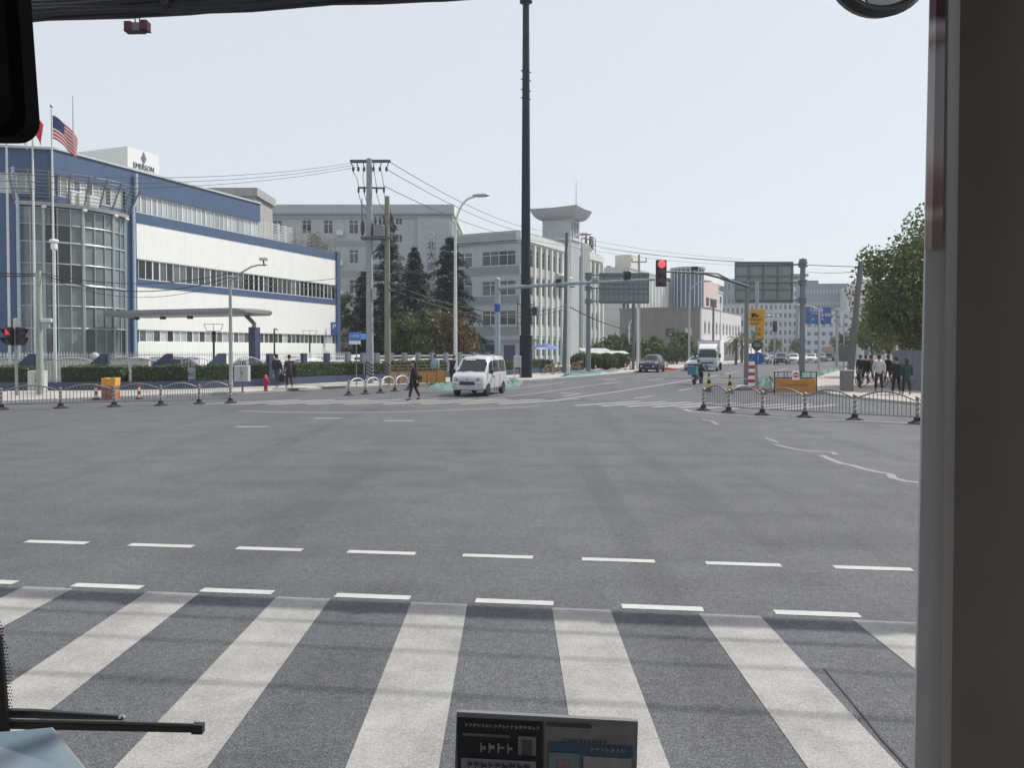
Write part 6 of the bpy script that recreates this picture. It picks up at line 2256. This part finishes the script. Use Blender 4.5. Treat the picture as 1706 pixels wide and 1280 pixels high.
obj('air_deflector', M().grid([[(-.45, y, 2.25) for y in (-.85, 0, .85)], [(-.9, y, 2.55 + .05 * (1 if y == 0 else 0)) for y in (-.85, 0, .85)], [(-1.5, y, 2.72) for y in (-.85, 0, .85)]]), WHITE, tk_)
obj('cargo_box', M().bbox(-6.2, -1.75, -1.1, 1.1, .95, 3.05, .03), WHITE, tk_)
obj('box_frame', M().bar((-1.74, -1.12, 3.05), (-1.74, 1.12, 3.05), .08), mat('frame_grey', (.4, .4, .41), .5), tk_)
obj('chassis', M().box(-6.1, -.3, -.4, .4, .5, .9), BLACK, tk_)
obj('number_plate', M().bbox(.05, .075, -.22, .22, .42, .56, .004), MATS['plate_blue'], tk_)
for x in (-.95, -4.9):
    for s_ in (1, -1):
        wheel(tk_, x, s_ * .86, .40, .24)
# brown box vehicle far away
p = G(1387, 602)
bt = thing('box_truck', 'small far truck with a brown box beyond the blue direction sign', 'truck', (p.x, p.y + 2, 0), R(90 - 27))
obj('box', M().bbox(-1.2, 1.8, -1.0, 1.0, .7, 2.6, .03), mat('box_brown', (.34, .26, .22), .6), bt)
obj('cab', M().bbox(1.85, 3.2, -.95, .95, .5, 2.1, .1), CARWHITE, bt)
obj('rear_window', M().box(-1.23, -1.2, -.7, .7, .9, 1.3), BLACK, bt)
for x in (-.5, 2.5):
    for s_ in (1, -1):
        wheel(bt, x, s_ * .85, .38, .22)
# bicycles
def bicycle(lab, loc, rot, col, grp):
    b = thing('bicycle', lab, 'bicycle', loc, rot, grp)
    for x in (-.52, .52):
        w = M()
        w.tube([(x + .32 * math.cos(2 * math.pi * k / 20), 0, .33 + .32 * math.sin(2 * math.pi * k / 20)) for k in range(21)], .022, 6, False)
        wo = obj('wheel', w, RUBBER, b)
        s_ = M()
        for k in range(8):
            a = math.pi * k / 8
            s_.bar((x + .31 * math.cos(a), 0, .33 + .31 * math.sin(a)), (x - .31 * math.cos(a), 0, .33 - .31 * math.sin(a)), .005)
        obj('spokes', s_, STEEL, wo)
    f = M()
    for a, c in (((-.52, 0, .33), (-.08, 0, .30)), ((-.08, 0, .30), (-.2, 0, .80)), ((-.2, 0, .72), (.36, 0, .80)), ((-.08, 0, .30), (.36, 0, .72)), ((-.52, 0, .33), (-.2, 0, .74)), ((.52, 0, .33), (.34, 0, .95))):
        f.tube([a, c], .024, 6)
    obj('frame', f, col, b)
    obj('handlebar', M().tube([(.28, -.28, 1.0), (.36, -.1, 1.02), (.34, 0, .96), (.36, .1, 1.02), (.28, .28, 1.0)], .016, 6), BLACK, b)
    s_ = M()
    s_.blob((-.22, 0, .86), .13, .08, .04, 10)
    obj('saddle', s_, BLACK, b, smooth=1)
    obj('basket', M().bbox(.40, .66, -.15, .15, .72, .95, .02), mat('basket_grey', (.2, .2, .2), .6), b)
    for s_ in (-1, 1):
        obj('pedal', M().bar((-.08, s_ * .06, .30), (-.08 + s_ * .12, s_ * .14, .30 - s_ * .1), .03), BLACK, b)
bicycle('white bicycle wheeled along by the group on the right pavement', G(1452, 645, .12), R(-15), WHITEPOLE, 'bicycles')
bicycle('black bicycle at the pavement edge behind the leaning pole', G(1432, 646, .12), R(70), BLACK, 'bicycles')
YBK = mat('bike_yellow', (.50, .36, .08), .5)
bicycle('yellow hire bicycle parked first to the right of the dark mast', G(913, 624, .12), R(35), YBK, 'hire bicycles')
bicycle('yellow hire bicycle parked beside the far white lamp', G(926, 622.5, .12), R(50), YBK, 'hire bicycles')
bicycle('orange hire bicycle parked right of the far white lamp', G(957, 619, .12), R(30), ORANGE, 'hire bicycles')
bicycle('orange hire bicycle leaning by the clipped bushes', G(964, 617.5, .12), R(60), ORANGE, 'hire bicycles')

# ================================================================ people
SKIN = mat('skin', (.42, .26, .19), .6, var=.05)
HAIR = mat('hair_black', (.012, .011, .011), .6)
def skin_obj(name, verts, edges, radii, mt, parent, sub=2):
    me = bpy.data.meshes.new(name)
    me.from_pydata([tuple(v) for v in verts], edges, [])
    o = bpy.data.objects.new(name, me)
    COL.objects.link(o)
    if parent:
        o.parent = parent
    md = o.modifiers.new('skin', 'SKIN')
    md.use_smooth_shade = True
    if not me.skin_vertices:
        me.skin_vertices.new()
    for i, r in enumerate(radii):
        me.skin_vertices[0].data[i].radius = r if isinstance(r, tuple) else (r, r)
    me.skin_vertices[0].data[0].use_root = True
    s = o.modifiers.new('sub', 'SUBSURF')
    s.levels = s.render_levels = sub
    SKINNED.append((o, mt))
    return o
SKINNED = []
def bake_skins():
    dg = bpy.context.evaluated_depsgraph_get()
    new = []
    for o, mt in SKINNED:
        nm = bpy.data.meshes.new_from_object(o.evaluated_get(dg))
        nm.materials.clear()
        nm.materials.append(mt)
        nm.shade_smooth()
        new.append(nm)
    for (o, mt), nm in zip(SKINNED, new):
        o.modifiers.clear()
        nm.name = o.data.name
        o.data = nm
def person(lab, loc, rot, top, legs, hair=HAIR, h=1.70, stride=.18, arms=((.05, 0), (-.05, 0)), lean=0.0, coat=0.0, long_hair=False, sit=False, shoe=None, hat=None, group=None, bulk=1.0, sleeves=True):
    """x forward, y left; arms = (swing, bend) for left and right"""
    k = h / 1.70
    p = thing('person', lab, 'person', loc, rot, group)
    p.scale = (k, k, k)
    L = lambda x, z: x + lean * max(0, z - .9)
    hz = .92 if not sit else .70
    V, E, RR = [], [], []
    def add(v, r, par=None):
        V.append(Vector((v[0], v[1], v[2])))
        RR.append(r)
        if par is not None:
            E.append((par, len(V) - 1))
        return len(V) - 1
    pel = add((L(0, hz), 0, hz), (.10, .085))
    wa = add((L(0, hz + .17), 0, hz + .17), (.10, .08), pel)
    ch = add((L(.0, hz + .38), 0, hz + .38), (.115, .085), wa)
    nk = add((L(.0, hz + .53), 0, hz + .53), .055, ch)
    n2 = add((L(.01, hz + .60), 0, hz + .60), .05, nk)
    hd = add((L(.025, hz + .68), 0, hz + .67), (.078, .085), n2)
    h2 = add((L(.02, hz + .76), 0, hz + .75), (.072, .085), hd)
    nose = add((L(.125, hz + .69), 0, hz + .685), .012, hd)
    for s_ in (1, -1):
        ear = add((L(.02, hz + .7), s_ * .085, hz + .69), .014, hd)
    joints = {}
    for s_, (sw, bend) in zip((1, -1), arms):
        sh = add((L(0, hz + .47), s_ * .18, hz + .46), .042, ch)
        el = add((L(sw * .55, hz + .2), s_ * .23, hz + .19), .034, sh)
        wr_ = add((L(sw * 1.1 + bend * .25, hz), s_ * (.23 - bend * .12), hz - .05 + bend * .24), .032, el)
        hnd = add((L(sw * 1.2 + bend * .33, hz), s_ * (.225 - bend * .16), hz - .12 + bend * .27), (.026, .036), wr_)
        base = V[hnd]
        for q in range(4):
            add(base + Vector((-.024 + .016 * q, -s_ * .012, -.085 + .01 * abs(q - 1))), .009, hnd)
        add(base + Vector((.038, -s_ * .015, -.03)), .010, hnd)
        joints[s_] = (sh, el, wr_)
    lj = {}
    for s_ in (1, -1):
        st = stride * s_
        if sit:
            kn = add((.36, s_ * .13, .66), .065, pel)
            an = add((.42, s_ * .13, .28), .045, kn)
            ft = add((.52, s_ * .13, .22), .04, an)
        else:
            hp = add((0, s_ * .09, hz - .06), .085, pel)
            kn = add((st * .65 + .03, s_ * .10, .49), .06, hp)
            an = add((st * 1.25 - (.05 if st < 0 else 0), s_ * .10, .09 + (.04 if st < 0 and stride > .1 else 0)), .04, kn)
            ft = add((st * 1.25 + .14 - (.05 if st < 0 else 0), s_ * .11, .04), (.032, .04), an)
        lj[s_] = (kn, an, ft)
    body = skin_obj('body', V, E, RR, SKIN, p, 1)
    # jacket
    jv = [V[wa] + Vector((0, 0, -.30)), V[wa] + Vector((0, 0, .0)), V[ch], V[nk] + Vector((0, 0, -.02))]
    jr = [(.165 * bulk, .135 * bulk), (.155 * bulk, .125 * bulk), (.18 * bulk, .14 * bulk), .075]
    je = [(0, 1), (1, 2), (2, 3)]
    if coat:
        jv.append(V[pel] + Vector((0, 0, -coat)))
        jr.append((.19 * bulk, .16 * bulk))
        je.append((0, len(jv) - 1))
    for s_ in (1, -1):
        sh, el, wr_ = joints[s_]
        o_ = len(jv)
        jv += [V[sh], V[el], V[wr_] if sleeves else V[el] + (V[wr_] - V[el]) * .1]
        jr += [.075 * bulk, .062 * bulk, .048]
        je += [(2, o_), (o_, o_ + 1), (o_ + 1, o_ + 2)]
    skin_obj('jacket', jv, je, jr, top, p, 2)
    tv = [V[pel] + Vector((0, 0, .16)), V[pel] + Vector((0, 0, -.04))]
    tr_ = [(.15, .12), (.145, .12)]
    te = [(0, 1)]
    for s_ in (1, -1):
        kn, an, ft = lj[s_]
        o_ = len(tv)
        if sit:
            tv += [V[kn], V[an] + Vector((0, 0, .03))]
            tr_ += [.08, .065]
            te += [(1, o_), (o_, o_ + 1)]
        else:
            tv += [Vector((0, s_ * .095, hz - .10)), V[kn], V[an] + Vector((0, 0, .03))]
            tr_ += [.095, .075, .062]
            te += [(1, o_), (o_, o_ + 1), (o_ + 1, o_ + 2)]
        skin_obj('shoe', [V[an] + Vector((-.03, 0, -.035)), V[an] + Vector((.06, 0, -.045)), V[ft] + Vector((.02, 0, -.005))], [(0, 1), (1, 2)], [.045, .042, .034], shoe or BLACK, p, 1)
    skin_obj('trousers', tv, te, tr_, legs, p, 2)
    hm = M()
    c = V[h2]
    hm.blob((c.x - .015, 0, c.z + .005), .105, .092, .095, 14)
    if long_hair:
        hm.blob((c.x - .06, 0, c.z - .10), .075, .09, .17, 12)
    else:
        hm.blob((c.x - .045, 0, c.z - .045), .068, .085, .08, 12)
    obj('hair' if not hat else 'helmet', hm, hat or hair, p, smooth=1.2)
    return p
CL = lambda n, c: mat('cloth_' + n, c, .9, var=.18, scale=9, bump=.3, bscale=25)
NAVYC, BLACKC, GREYC, TEALC = CL('navy', (.018, .026, .045)), CL('black', (.014, .014, .017)), CL('grey', (.16, .16, .17)), CL('teal', (.02, .12, .14))
OLIVE, DKGREEN, PALEBLUE, PALEJ, WINE, DENIM = CL('olive', (.035, .035, .04)), CL('dkgreen', (.012, .045, .045)), CL('paleblue', (.20, .38, .48)), CL('pale', (.40, .41, .42)), CL('wine', (.05, .018, .03)), CL('denim', (.04, .06, .09))
p = G(690, 667)
w_ = person('woman in dark clothes walking left over the far crossing', (p.x, p.y, 0), R(186), BLACKC, mat('trousers_pattern', (.03, .032, .03), .9, var=.6, scale=14), h=1.68, stride=.16, arms=((-.14, .1), (.12, .15)), long_hair=True, coat=.18, bulk=1.28)
bag = thing('shoulder_bag', 'dark bag with brown trim hanging behind the walking woman', 'bag', (p.x + .24, p.y - .12, .80))
obj('pouch', M().bbox(-.14, .14, -.06, .06, 0, .30, .04), mat('bag_dark', (.03, .028, .03), .6), bag)
obj('trim', M().bbox(-.145, .145, -.065, .065, .02, .10, .01), mat('bag_brown', (.16, .07, .045), .6), bag)
obj('strap', M().tube([(-.08, 0, .28), (-.20, .06, .52), (-.26, .10, .62)], .012, 5), BLACK, bag)
p = G(461, 646, .12)
person('man in a navy jacket standing beside the fire hydrant', p, R(70), NAVYC, DENIM, h=1.78, stride=.10, arms=((.02, .1), (.12, .1)), bulk=1.22)
p = G(482, 646, .12)
person('man in a dark jacket and maroon trousers beside the hydrant man', p, R(130), OLIVE, WINE, h=1.74, stride=.07, arms=((.08, .45), (.08, .55)), bulk=1.08)
b_ = thing('black_bag', 'black bag carried between the two standing men', 'bag', p + Vector((-.38, -.10, .30)))
obj('pouch', M().bbox(-.15, .15, -.06, .06, 0, .42, .05), BLACKC, b_)
obj('handle', M().tube([(-.08, 0, .4), (-.05, 0, .56), (.05, 0, .56), (.08, 0, .4)], .012, 5), BLACK, b_)
c = P(725, 610, 50)
person('person in a pale blue shirt behind the orange site barrier', (c.x, 50, .12), R(80), PALEBLUE, DENIM, h=1.70, stride=.04, bulk=1.15)
c = P(752, 610, 47)
person('dark figure mostly hidden behind the silver van', (c.x, 47, .12), R(40), BLACKC, BLACKC, h=1.68, stride=.05, lean=.25)
# right pavement group
p = G(1464, 653, .12)
person('man in a pale grey jacket walking away on the right pavement', p, R(75), PALEJ, BLACKC, h=1.78, stride=.16, arms=((.12, .1), (-.12, 0)), bulk=1.25)
p = G(1493, 657, .12)
person('person in a black hooded jacket walking away beside the green coat', p, R(80), BLACKC, BLACKC, h=1.70, stride=.14, bulk=1.18, coat=.10)
p = G(1510, 658, .12)
person('person in a dark green long coat walking away beside the hoarding', p, R(80), DKGREEN, BLACKC, h=1.66, stride=.14, bulk=1.14, coat=.28, long_hair=True)
for px, py, lab, cc in ((1433, 637, 'dark clad person left of the group behind the white bicycle', NAVYC), (1442, 640, 'dark clad person in the middle behind the white bicycle', BLACKC), (1450, 638, 'dark clad person right of the group behind the white bicycle', GREYC), (1479, 638, 'dark figure between the pale jacket and the black hooded jacket', BLACKC)):
    p = G(px, py, .12)
    person(lab, p, R(95), cc, BLACKC, h=1.68, stride=.12, bulk=1.12)
# scooter with delivery box and rider
p = G(1167, 641)
so = thing('delivery_scooter', 'dark electric scooter with a teal delivery box seen from behind', 'scooter', (p.x, p.y + .7, 0), R(90 - 34))
for x in (-.62, .62):
    wheel(so, x, 0, .24, .11)
bm_ = M()
rows = []
for x, z0, z1, w in ((-.85, .45, .72, .08), (-.6, .36, .78, .15), (-.2, .30, .76, .16), (.02, .28, .42, .14), (.35, .28, .42, .14), (.5, .32, .95, .13), (.62, .5, 1.02, .07)):
    rows.append([(x, -w, z0), (x, w, z0), (x, w * .9, z1), (x, -w * .9, z1), (x, -w, z0)])
bm_.grid(rows)
bm_.poly(rows[0][:4])
bm_.poly(rows[-1][:4])
obj('body', bm_, mat('scooter_dark', (.03, .03, .035), .4), so, smooth=.6)
s_ = M()
s_.bbox(-.62, .05, -.15, .15, .76, .84, .03)
obj('seat', s_, BLACK, so)
obj('fork', M().tube([(.62, 0, .24), (.52, 0, 1.05)], .04, 6), BLACK, so)
obj('handlebar', M().tube([(.44, -.33, 1.08), (.52, 0, 1.04), (.44, .33, 1.08)], .018, 6), BLACK, so)
for s2 in (1, -1):
    obj('mirror', M().bbox(.46, .49, s2 * .34 - .06, s2 * .34 + .06, 1.18, 1.27, .01), BLACK, so)
obj('tail_light', M().bbox(-.88, -.84, -.07, .07, .55, .65, .01), MATS['tail_red'], so)
obj('number_plate', M().box(-.90, -.88, -.1, .1, .34, .48), mat('plate_pale', (.5, .5, .45), .5), so)
bx_ = thing('delivery_box', 'teal insulated delivery box on the back of the scooter', 'box', (so.location.x, so.location.y, .56), so.rotation_euler.z)
obj('box', M().bbox(-1.10, -.64, -.27, .27, .06, .52, .03), mat('box_teal', (.05, .20, .25), .6), bx_)
obj('lid', M().bbox(-1.12, -.62, -.29, .29, .52, .58, .02), mat('box_teal_dark', (.035, .14, .18), .6), bx_)
r_ = person('rider in dark teal with a dark helmet on the scooter', (so.location.x + .02, so.location.y - .05, .12), so.rotation_euler.z, CL('tealdark', (.012, .055, .065)), BLACKC, h=1.62, sit=True, arms=((.34, .55), (.34, .55)), lean=.12, hat=mat('helmet_dark', (.02, .03, .035), .3), bulk=1.25)

bake_skins()

# ================================================================ trees
TRUNK = mat('bark', (.10, .08, .06), .9, var=.3, bump=.5)
L_DARK = mat('leaf_dark', (.10, .128, .038), .55, var=.3, scale=.9, island=.5, trans=.3)
L_BROWN = mat('leaf_rusty', (.125, .085, .042), .6, var=.35, scale=.5, island=.45, trans=.3)
L_MID = mat('leaf_mid', (.075, .11, .04), .55, var=.3, scale=.7, island=.5, trans=.3)
L_BLOSSOM = mat('leaf_pale', (.30, .29, .25), .7, var=.3, scale=.7, island=.5, trans=.3)
NEEDLE = mat('cedar_needle', (.042, .068, .056), .7, var=.3, scale=1.2, island=.5, trans=.15)
def broadleaf(name, lab, base, h, crown, mt, n, size, seed, clumps=36, trunk_r=.16, group=None, mt2=None):
    """crown: (centre height, rx, ry, rz)"""
    rnd = random.Random(seed)
    t = thing(name, lab, 'tree', base, 0, group)
    cz, rx, ry, rz = crown
    tr = M()
    tr.tube([(0, 0, 0), (.05, 0, cz * .4), (0, .05, cz - rz * .5), (.05, 0, cz)], [trunk_r * 1.3, trunk_r, trunk_r * .75, trunk_r * .4], 8)
    cl = []
    for i in range(clumps):
        while True:
            v = Vector((rnd.uniform(-1, 1), rnd.uniform(-1, 1), rnd.uniform(-1, 1)))
            if .25 < v.length < 1:
                break
        v = v * (.75 + .3 * rnd.random()) if v.length > .6 else v
        c = Vector((v.x * rx, v.y * ry, cz + v.z * rz))
        cl.append((c, rnd.uniform(.22, .42) * min(rx, rz)))
        if i < 14:
            s = Vector((0, 0, cz - rz * rnd.uniform(.2, .8)))
            tr.tube([s, s + (c - s) * .5 + Vector((0, 0, .1 * rz)), c], [trunk_r * .4, trunk_r * .25, trunk_r * .1], 5)
    obj('trunk', tr, TRUNK, t, smooth=.8)
    groups = [[], []]
    for i in range(n):
        c, r = cl[rnd.randrange(len(cl))]
        d = Vector((rnd.gauss(0, 1), rnd.gauss(0, 1), rnd.gauss(0, .8)))
        d = d.normalized() * r * (rnd.random() ** .45)
        q = c + d
        groups[1 if mt2 and (q.x / rx + rnd.gauss(0, .3)) > .05 else 0].append(q)
    for g_, mm_ in zip(groups, (mt, mt2)):
        if g_:
            lv = M()
            leaves(lv, g_, size, rnd, .3)
            obj('crown', lv, mm_, t)
    return t
def cedar(lab, base, h, rad, seed, n_tier=26):
    rnd = random.Random(seed)
    t = thing('cedar_tree', lab, 'tree', base, 0, 'dark conifers before the office block')
    tr = M()
    tr.tube([(0, 0, 0), (0, 0, h * .5), (0, 0, h)], [.28, .17, .03], 8)
    lv = M()
    for i in range(n_tier):
        f = (i + rnd.random() * 1.3) / (n_tier + .3)
        z = h * (.10 + .89 * f)
        L_ = rad * (1 - f) ** .8 * rnd.uniform(.6, 1.2) + .15
        nb = rnd.randint(4, 7)
        for b in range(nb):
            a = 2 * math.pi * (b + rnd.random() * .7) / nb
            l = L_ * rnd.uniform(.6, 1.1)
            d = Vector((math.cos(a), math.sin(a), 0))
            side = Vector((-d.y, d.x, 0))
            tipz = z + .10 * l - .22 * l * rnd.uniform(.4, 1.3)
            tr.tube([(0, 0, z), tuple(d * l * .6 + Vector((0, 0, z + .08 * l))), tuple(d * l + Vector((0, 0, tipz)))], [.05, .03, .012], 4, False)
            ns = int(26 + l * 54)
            for k in range(ns):
                u = rnd.random() ** .75
                q = d * l * u + Vector((0, 0, z + (.16 * l * u if u < .6 else .096 * l - (u - .6) * 2.5 * (z + .096 * l - tipz))))
                wdt = (.08 + .30 * l * (1 - u) * .6) * rnd.uniform(-1, 1)
                q = q + side * wdt + Vector((0, 0, rnd.uniform(-.32, .12)))
                s = rnd.uniform(.16, .36)
                dd = (d * rnd.uniform(.4, 1) + side * rnd.uniform(-.9, .9) + Vector((0, 0, rnd.uniform(-.55, .1)))).normalized() * s
                ww = dd.cross(Vector((rnd.gauss(0, .4), rnd.gauss(0, .4), 1))).normalized() * s * .24
                lv.add([q, q + dd * .5 + ww, q + dd, q + dd * .5 - ww], [(0, 1, 2, 3)])
    obj('trunk', tr, TRUNK, t)
    obj('crown', lv, NEEDLE, t)
    return t
def gp(px, D):
    c = P(px, 590, D)
    return (c.x, c.y, .05)
cedar('tallest dark conifer rising behind the power poles', gp(648, 84), 17.4, 4.3, 1, 46)
cedar('slim dark conifer left of the name characters', gp(691, 78), 12.6, 3.5, 2, 38)
cedar('dark conifer right of the name characters behind the white lamp', gp(751, 74), 13.2, 4.2, 3, 42)
cedar('low dark conifer at the end of the factory', gp(606, 82), 10.5, 3.2, 4, 30)
broadleaf('bush_tree', 'wide round bush tree turning rust brown behind the site barrier', gp(728, 66), 6, (3.0, 3.7, 3.0, 2.6), L_MID, 9000, .15, 11, 46, .16, mt2=L_BROWN)
broadleaf('bush_tree', 'round green tree right beside the rust brown bush', gp(680, 68), 5.4, (2.7, 1.9, 2.0, 2.3), L_MID, 4200, .14, 13, 26)
broadleaf('garden_tree', 'tall green tree against the end of the white factory', gp(578, 86), 8.6, (5.4, 1.7, 1.9, 2.9), L_MID, 4200, .14, 12, 26, .12)
broadleaf('garden_tree', 'pale blossoming shrub under the tree at the factory end', gp(575, 80), 4, (2.7, 1.25, 1.2, 1.6), L_BLOSSOM, 2600, .12, 14, 20, .08)
broadleaf('roof_tree', 'small dark tree showing above the terrace rail', (-22.2, 86, 8), 8, (5.2, 2.4, 2.4, 1.9), L_DARK, 2400, .2, 15, 18, .12)
broadleaf('roadside_tree', 'large dense green tree beside the right pillar', (*P(1550, 590, 44).xy, .1), 11, (5.7, 3.8, 3.8, 4.3), L_DARK, 30000, .115, 21, 64, .26)
broadleaf('roadside_tree', 'dark tree behind the large tree at the right pillar', (*P(1505, 590, 58).xy, .1), 9, (5.0, 3.2, 3.2, 3.2), L_DARK, 9000, .14, 22, 40, .22)
for px, D, h, rx, lab, mt in ((1012, 98, 3.0, 2.6, 'rounded shrub tree under the left part of the grey sign back', L_DARK), (1030, 112, 4.2, 3.0, 'bushy tree under the right part of the grey sign back', L_MID), (1075, 108, 3.4, 3.2, 'bushy tree behind the black car', L_DARK), (1102, 104, 3.6, 3.0, 'bushy tree right of the black car', L_DARK), (1128, 108, 4.6, 2.8, 'taller bushy tree left of the grey lamp by the truck', L_MID), (1142, 118, 3.6, 2.2, 'small tree behind the grey lamp by the truck', L_DARK)):
    broadleaf('shrub_tree', lab, gp(px, D), h, (h * .58, rx, rx * .8, h * .5), mt, 3000, .2, int(px), 22, .1, 'shrub trees before the dark workshop')
for px, py, lab in ((968, 613, 'first rounded clipped bush right of the hire bicycles'), (989, 614, 'second rounded clipped bush behind the grey sign post'), (1010, 614, 'third rounded clipped bush right of the grey sign post'), (1030, 613, 'fourth rounded clipped bush left of the black car')):
    b_ = G(px, py + 4)
    rnd = random.Random(px)
    t = thing('clipped_bush', lab, 'bush', (b_.x, b_.y, .1), 0, 'rounded clipped bushes')
    m = M()
    m.blob((0, 0, .85), 1.05, .95, .8, 12)
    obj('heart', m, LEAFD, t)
    pts = []
    for _ in range(2200):
        d = Vector((rnd.gauss(0, 1), rnd.gauss(0, 1), rnd.gauss(0, 1))).normalized() * rnd.uniform(.96, 1.08)
        if d.z > -.8:
            pts.append((d.x * 1.1, d.y * 1.0, .85 + d.z * .82))
    lv = M()
    leaves(lv, pts, .085, rnd)
    obj('foliage', lv, LEAF, t)
def palm(lab, base, h, seed, r=1.8):
    rnd = random.Random(seed)
    t = thing('palm_tree', lab, 'tree', base, 0, 'palms along the far road')
    obj('trunk', M().tube([(0, 0, 0), (.05, 0, h * .5), (0, 0, h)], [.2, .16, .15], 8), TRUNK, t)
    lv = M()
    for k in range(22):
        a = rnd.uniform(0, 6.28)
        el = rnd.uniform(-.5, 1.1)
        d = Vector((math.cos(a), math.sin(a), 0))
        s_ = Vector((-d.y, d.x, 0))
        pr = None
        for i in range(7):
            u = i / 6
            q = Vector((0, 0, h)) + d * r * u * math.cos(el * .8) + Vector((0, 0, r * (math.sin(el) * u - .75 * u * u)))
            if pr is not None:
                for w in (-1, 1):
                    for j in range(2):
                        b0 = pr + (q - pr) * (j * .5)
                        e = b0 + s_ * w * .42 * (1 - abs(u - .45)) + d * .18 + Vector((0, 0, -.10))
                        lv.add([b0, e, b0 + (q - pr) * .35], [(0, 1, 2)])
            pr = q
    obj('crown', lv, L_DARK, t)
palm('palm beside the yellow truck notice', gp(1236, 120), 4.4, 1, 2.2)
palm('palm left of the brown grey camera mast', gp(1226, 105), 3.4, 2, 2.0)
palm('palm rising over the dark workshop roof', gp(1172, 150), 8.8, 3, 2.4)
for px, D, h, lab in ((1452, 100, 6.5, 'far tree behind the group on the right pavement'), (1480, 90, 7.0, 'far tree left of the large roadside tree'), (1404, 140, 5.0, 'distant tree beyond the blue direction sign'), (1330, 200, 5.5, 'distant tree closing the road behind the gantry post'), (1292, 210, 5.0, 'distant tree behind the far black car'), (1258, 190, 6.0, 'distant tree behind the yellow notices')):
    broadleaf('far_tree', lab, gp(px, D), h, (h * .6, h * .42, h * .4, h * .42), L_DARK, 2200, .26, px, 20, .14, 'distant trees along the road')

# ================================================================ air
hz_ = M()
hz_.box(-420, 480, -40, 560, -1.0, 46)
hm_ = bpy.data.materials.new('haze_air')
hm_.use_nodes = True
hm_.node_tree.nodes.remove(hm_.node_tree.nodes['Principled BSDF'])
pv = hm_.node_tree.nodes.new('ShaderNodeVolumePrincipled')
pv.inputs['Color'].default_value = (.86, .92, 1.0, 1)
pv.inputs['Density'].default_value = .00055
pv.inputs['Anisotropy'].default_value = .2
hm_.node_tree.links.new(pv.outputs[0], hm_.node_tree.nodes['Material Output'].inputs['Volume'])
hz_o = obj('haze', hz_, hm_)
hz_o['kind'] = 'stuff'
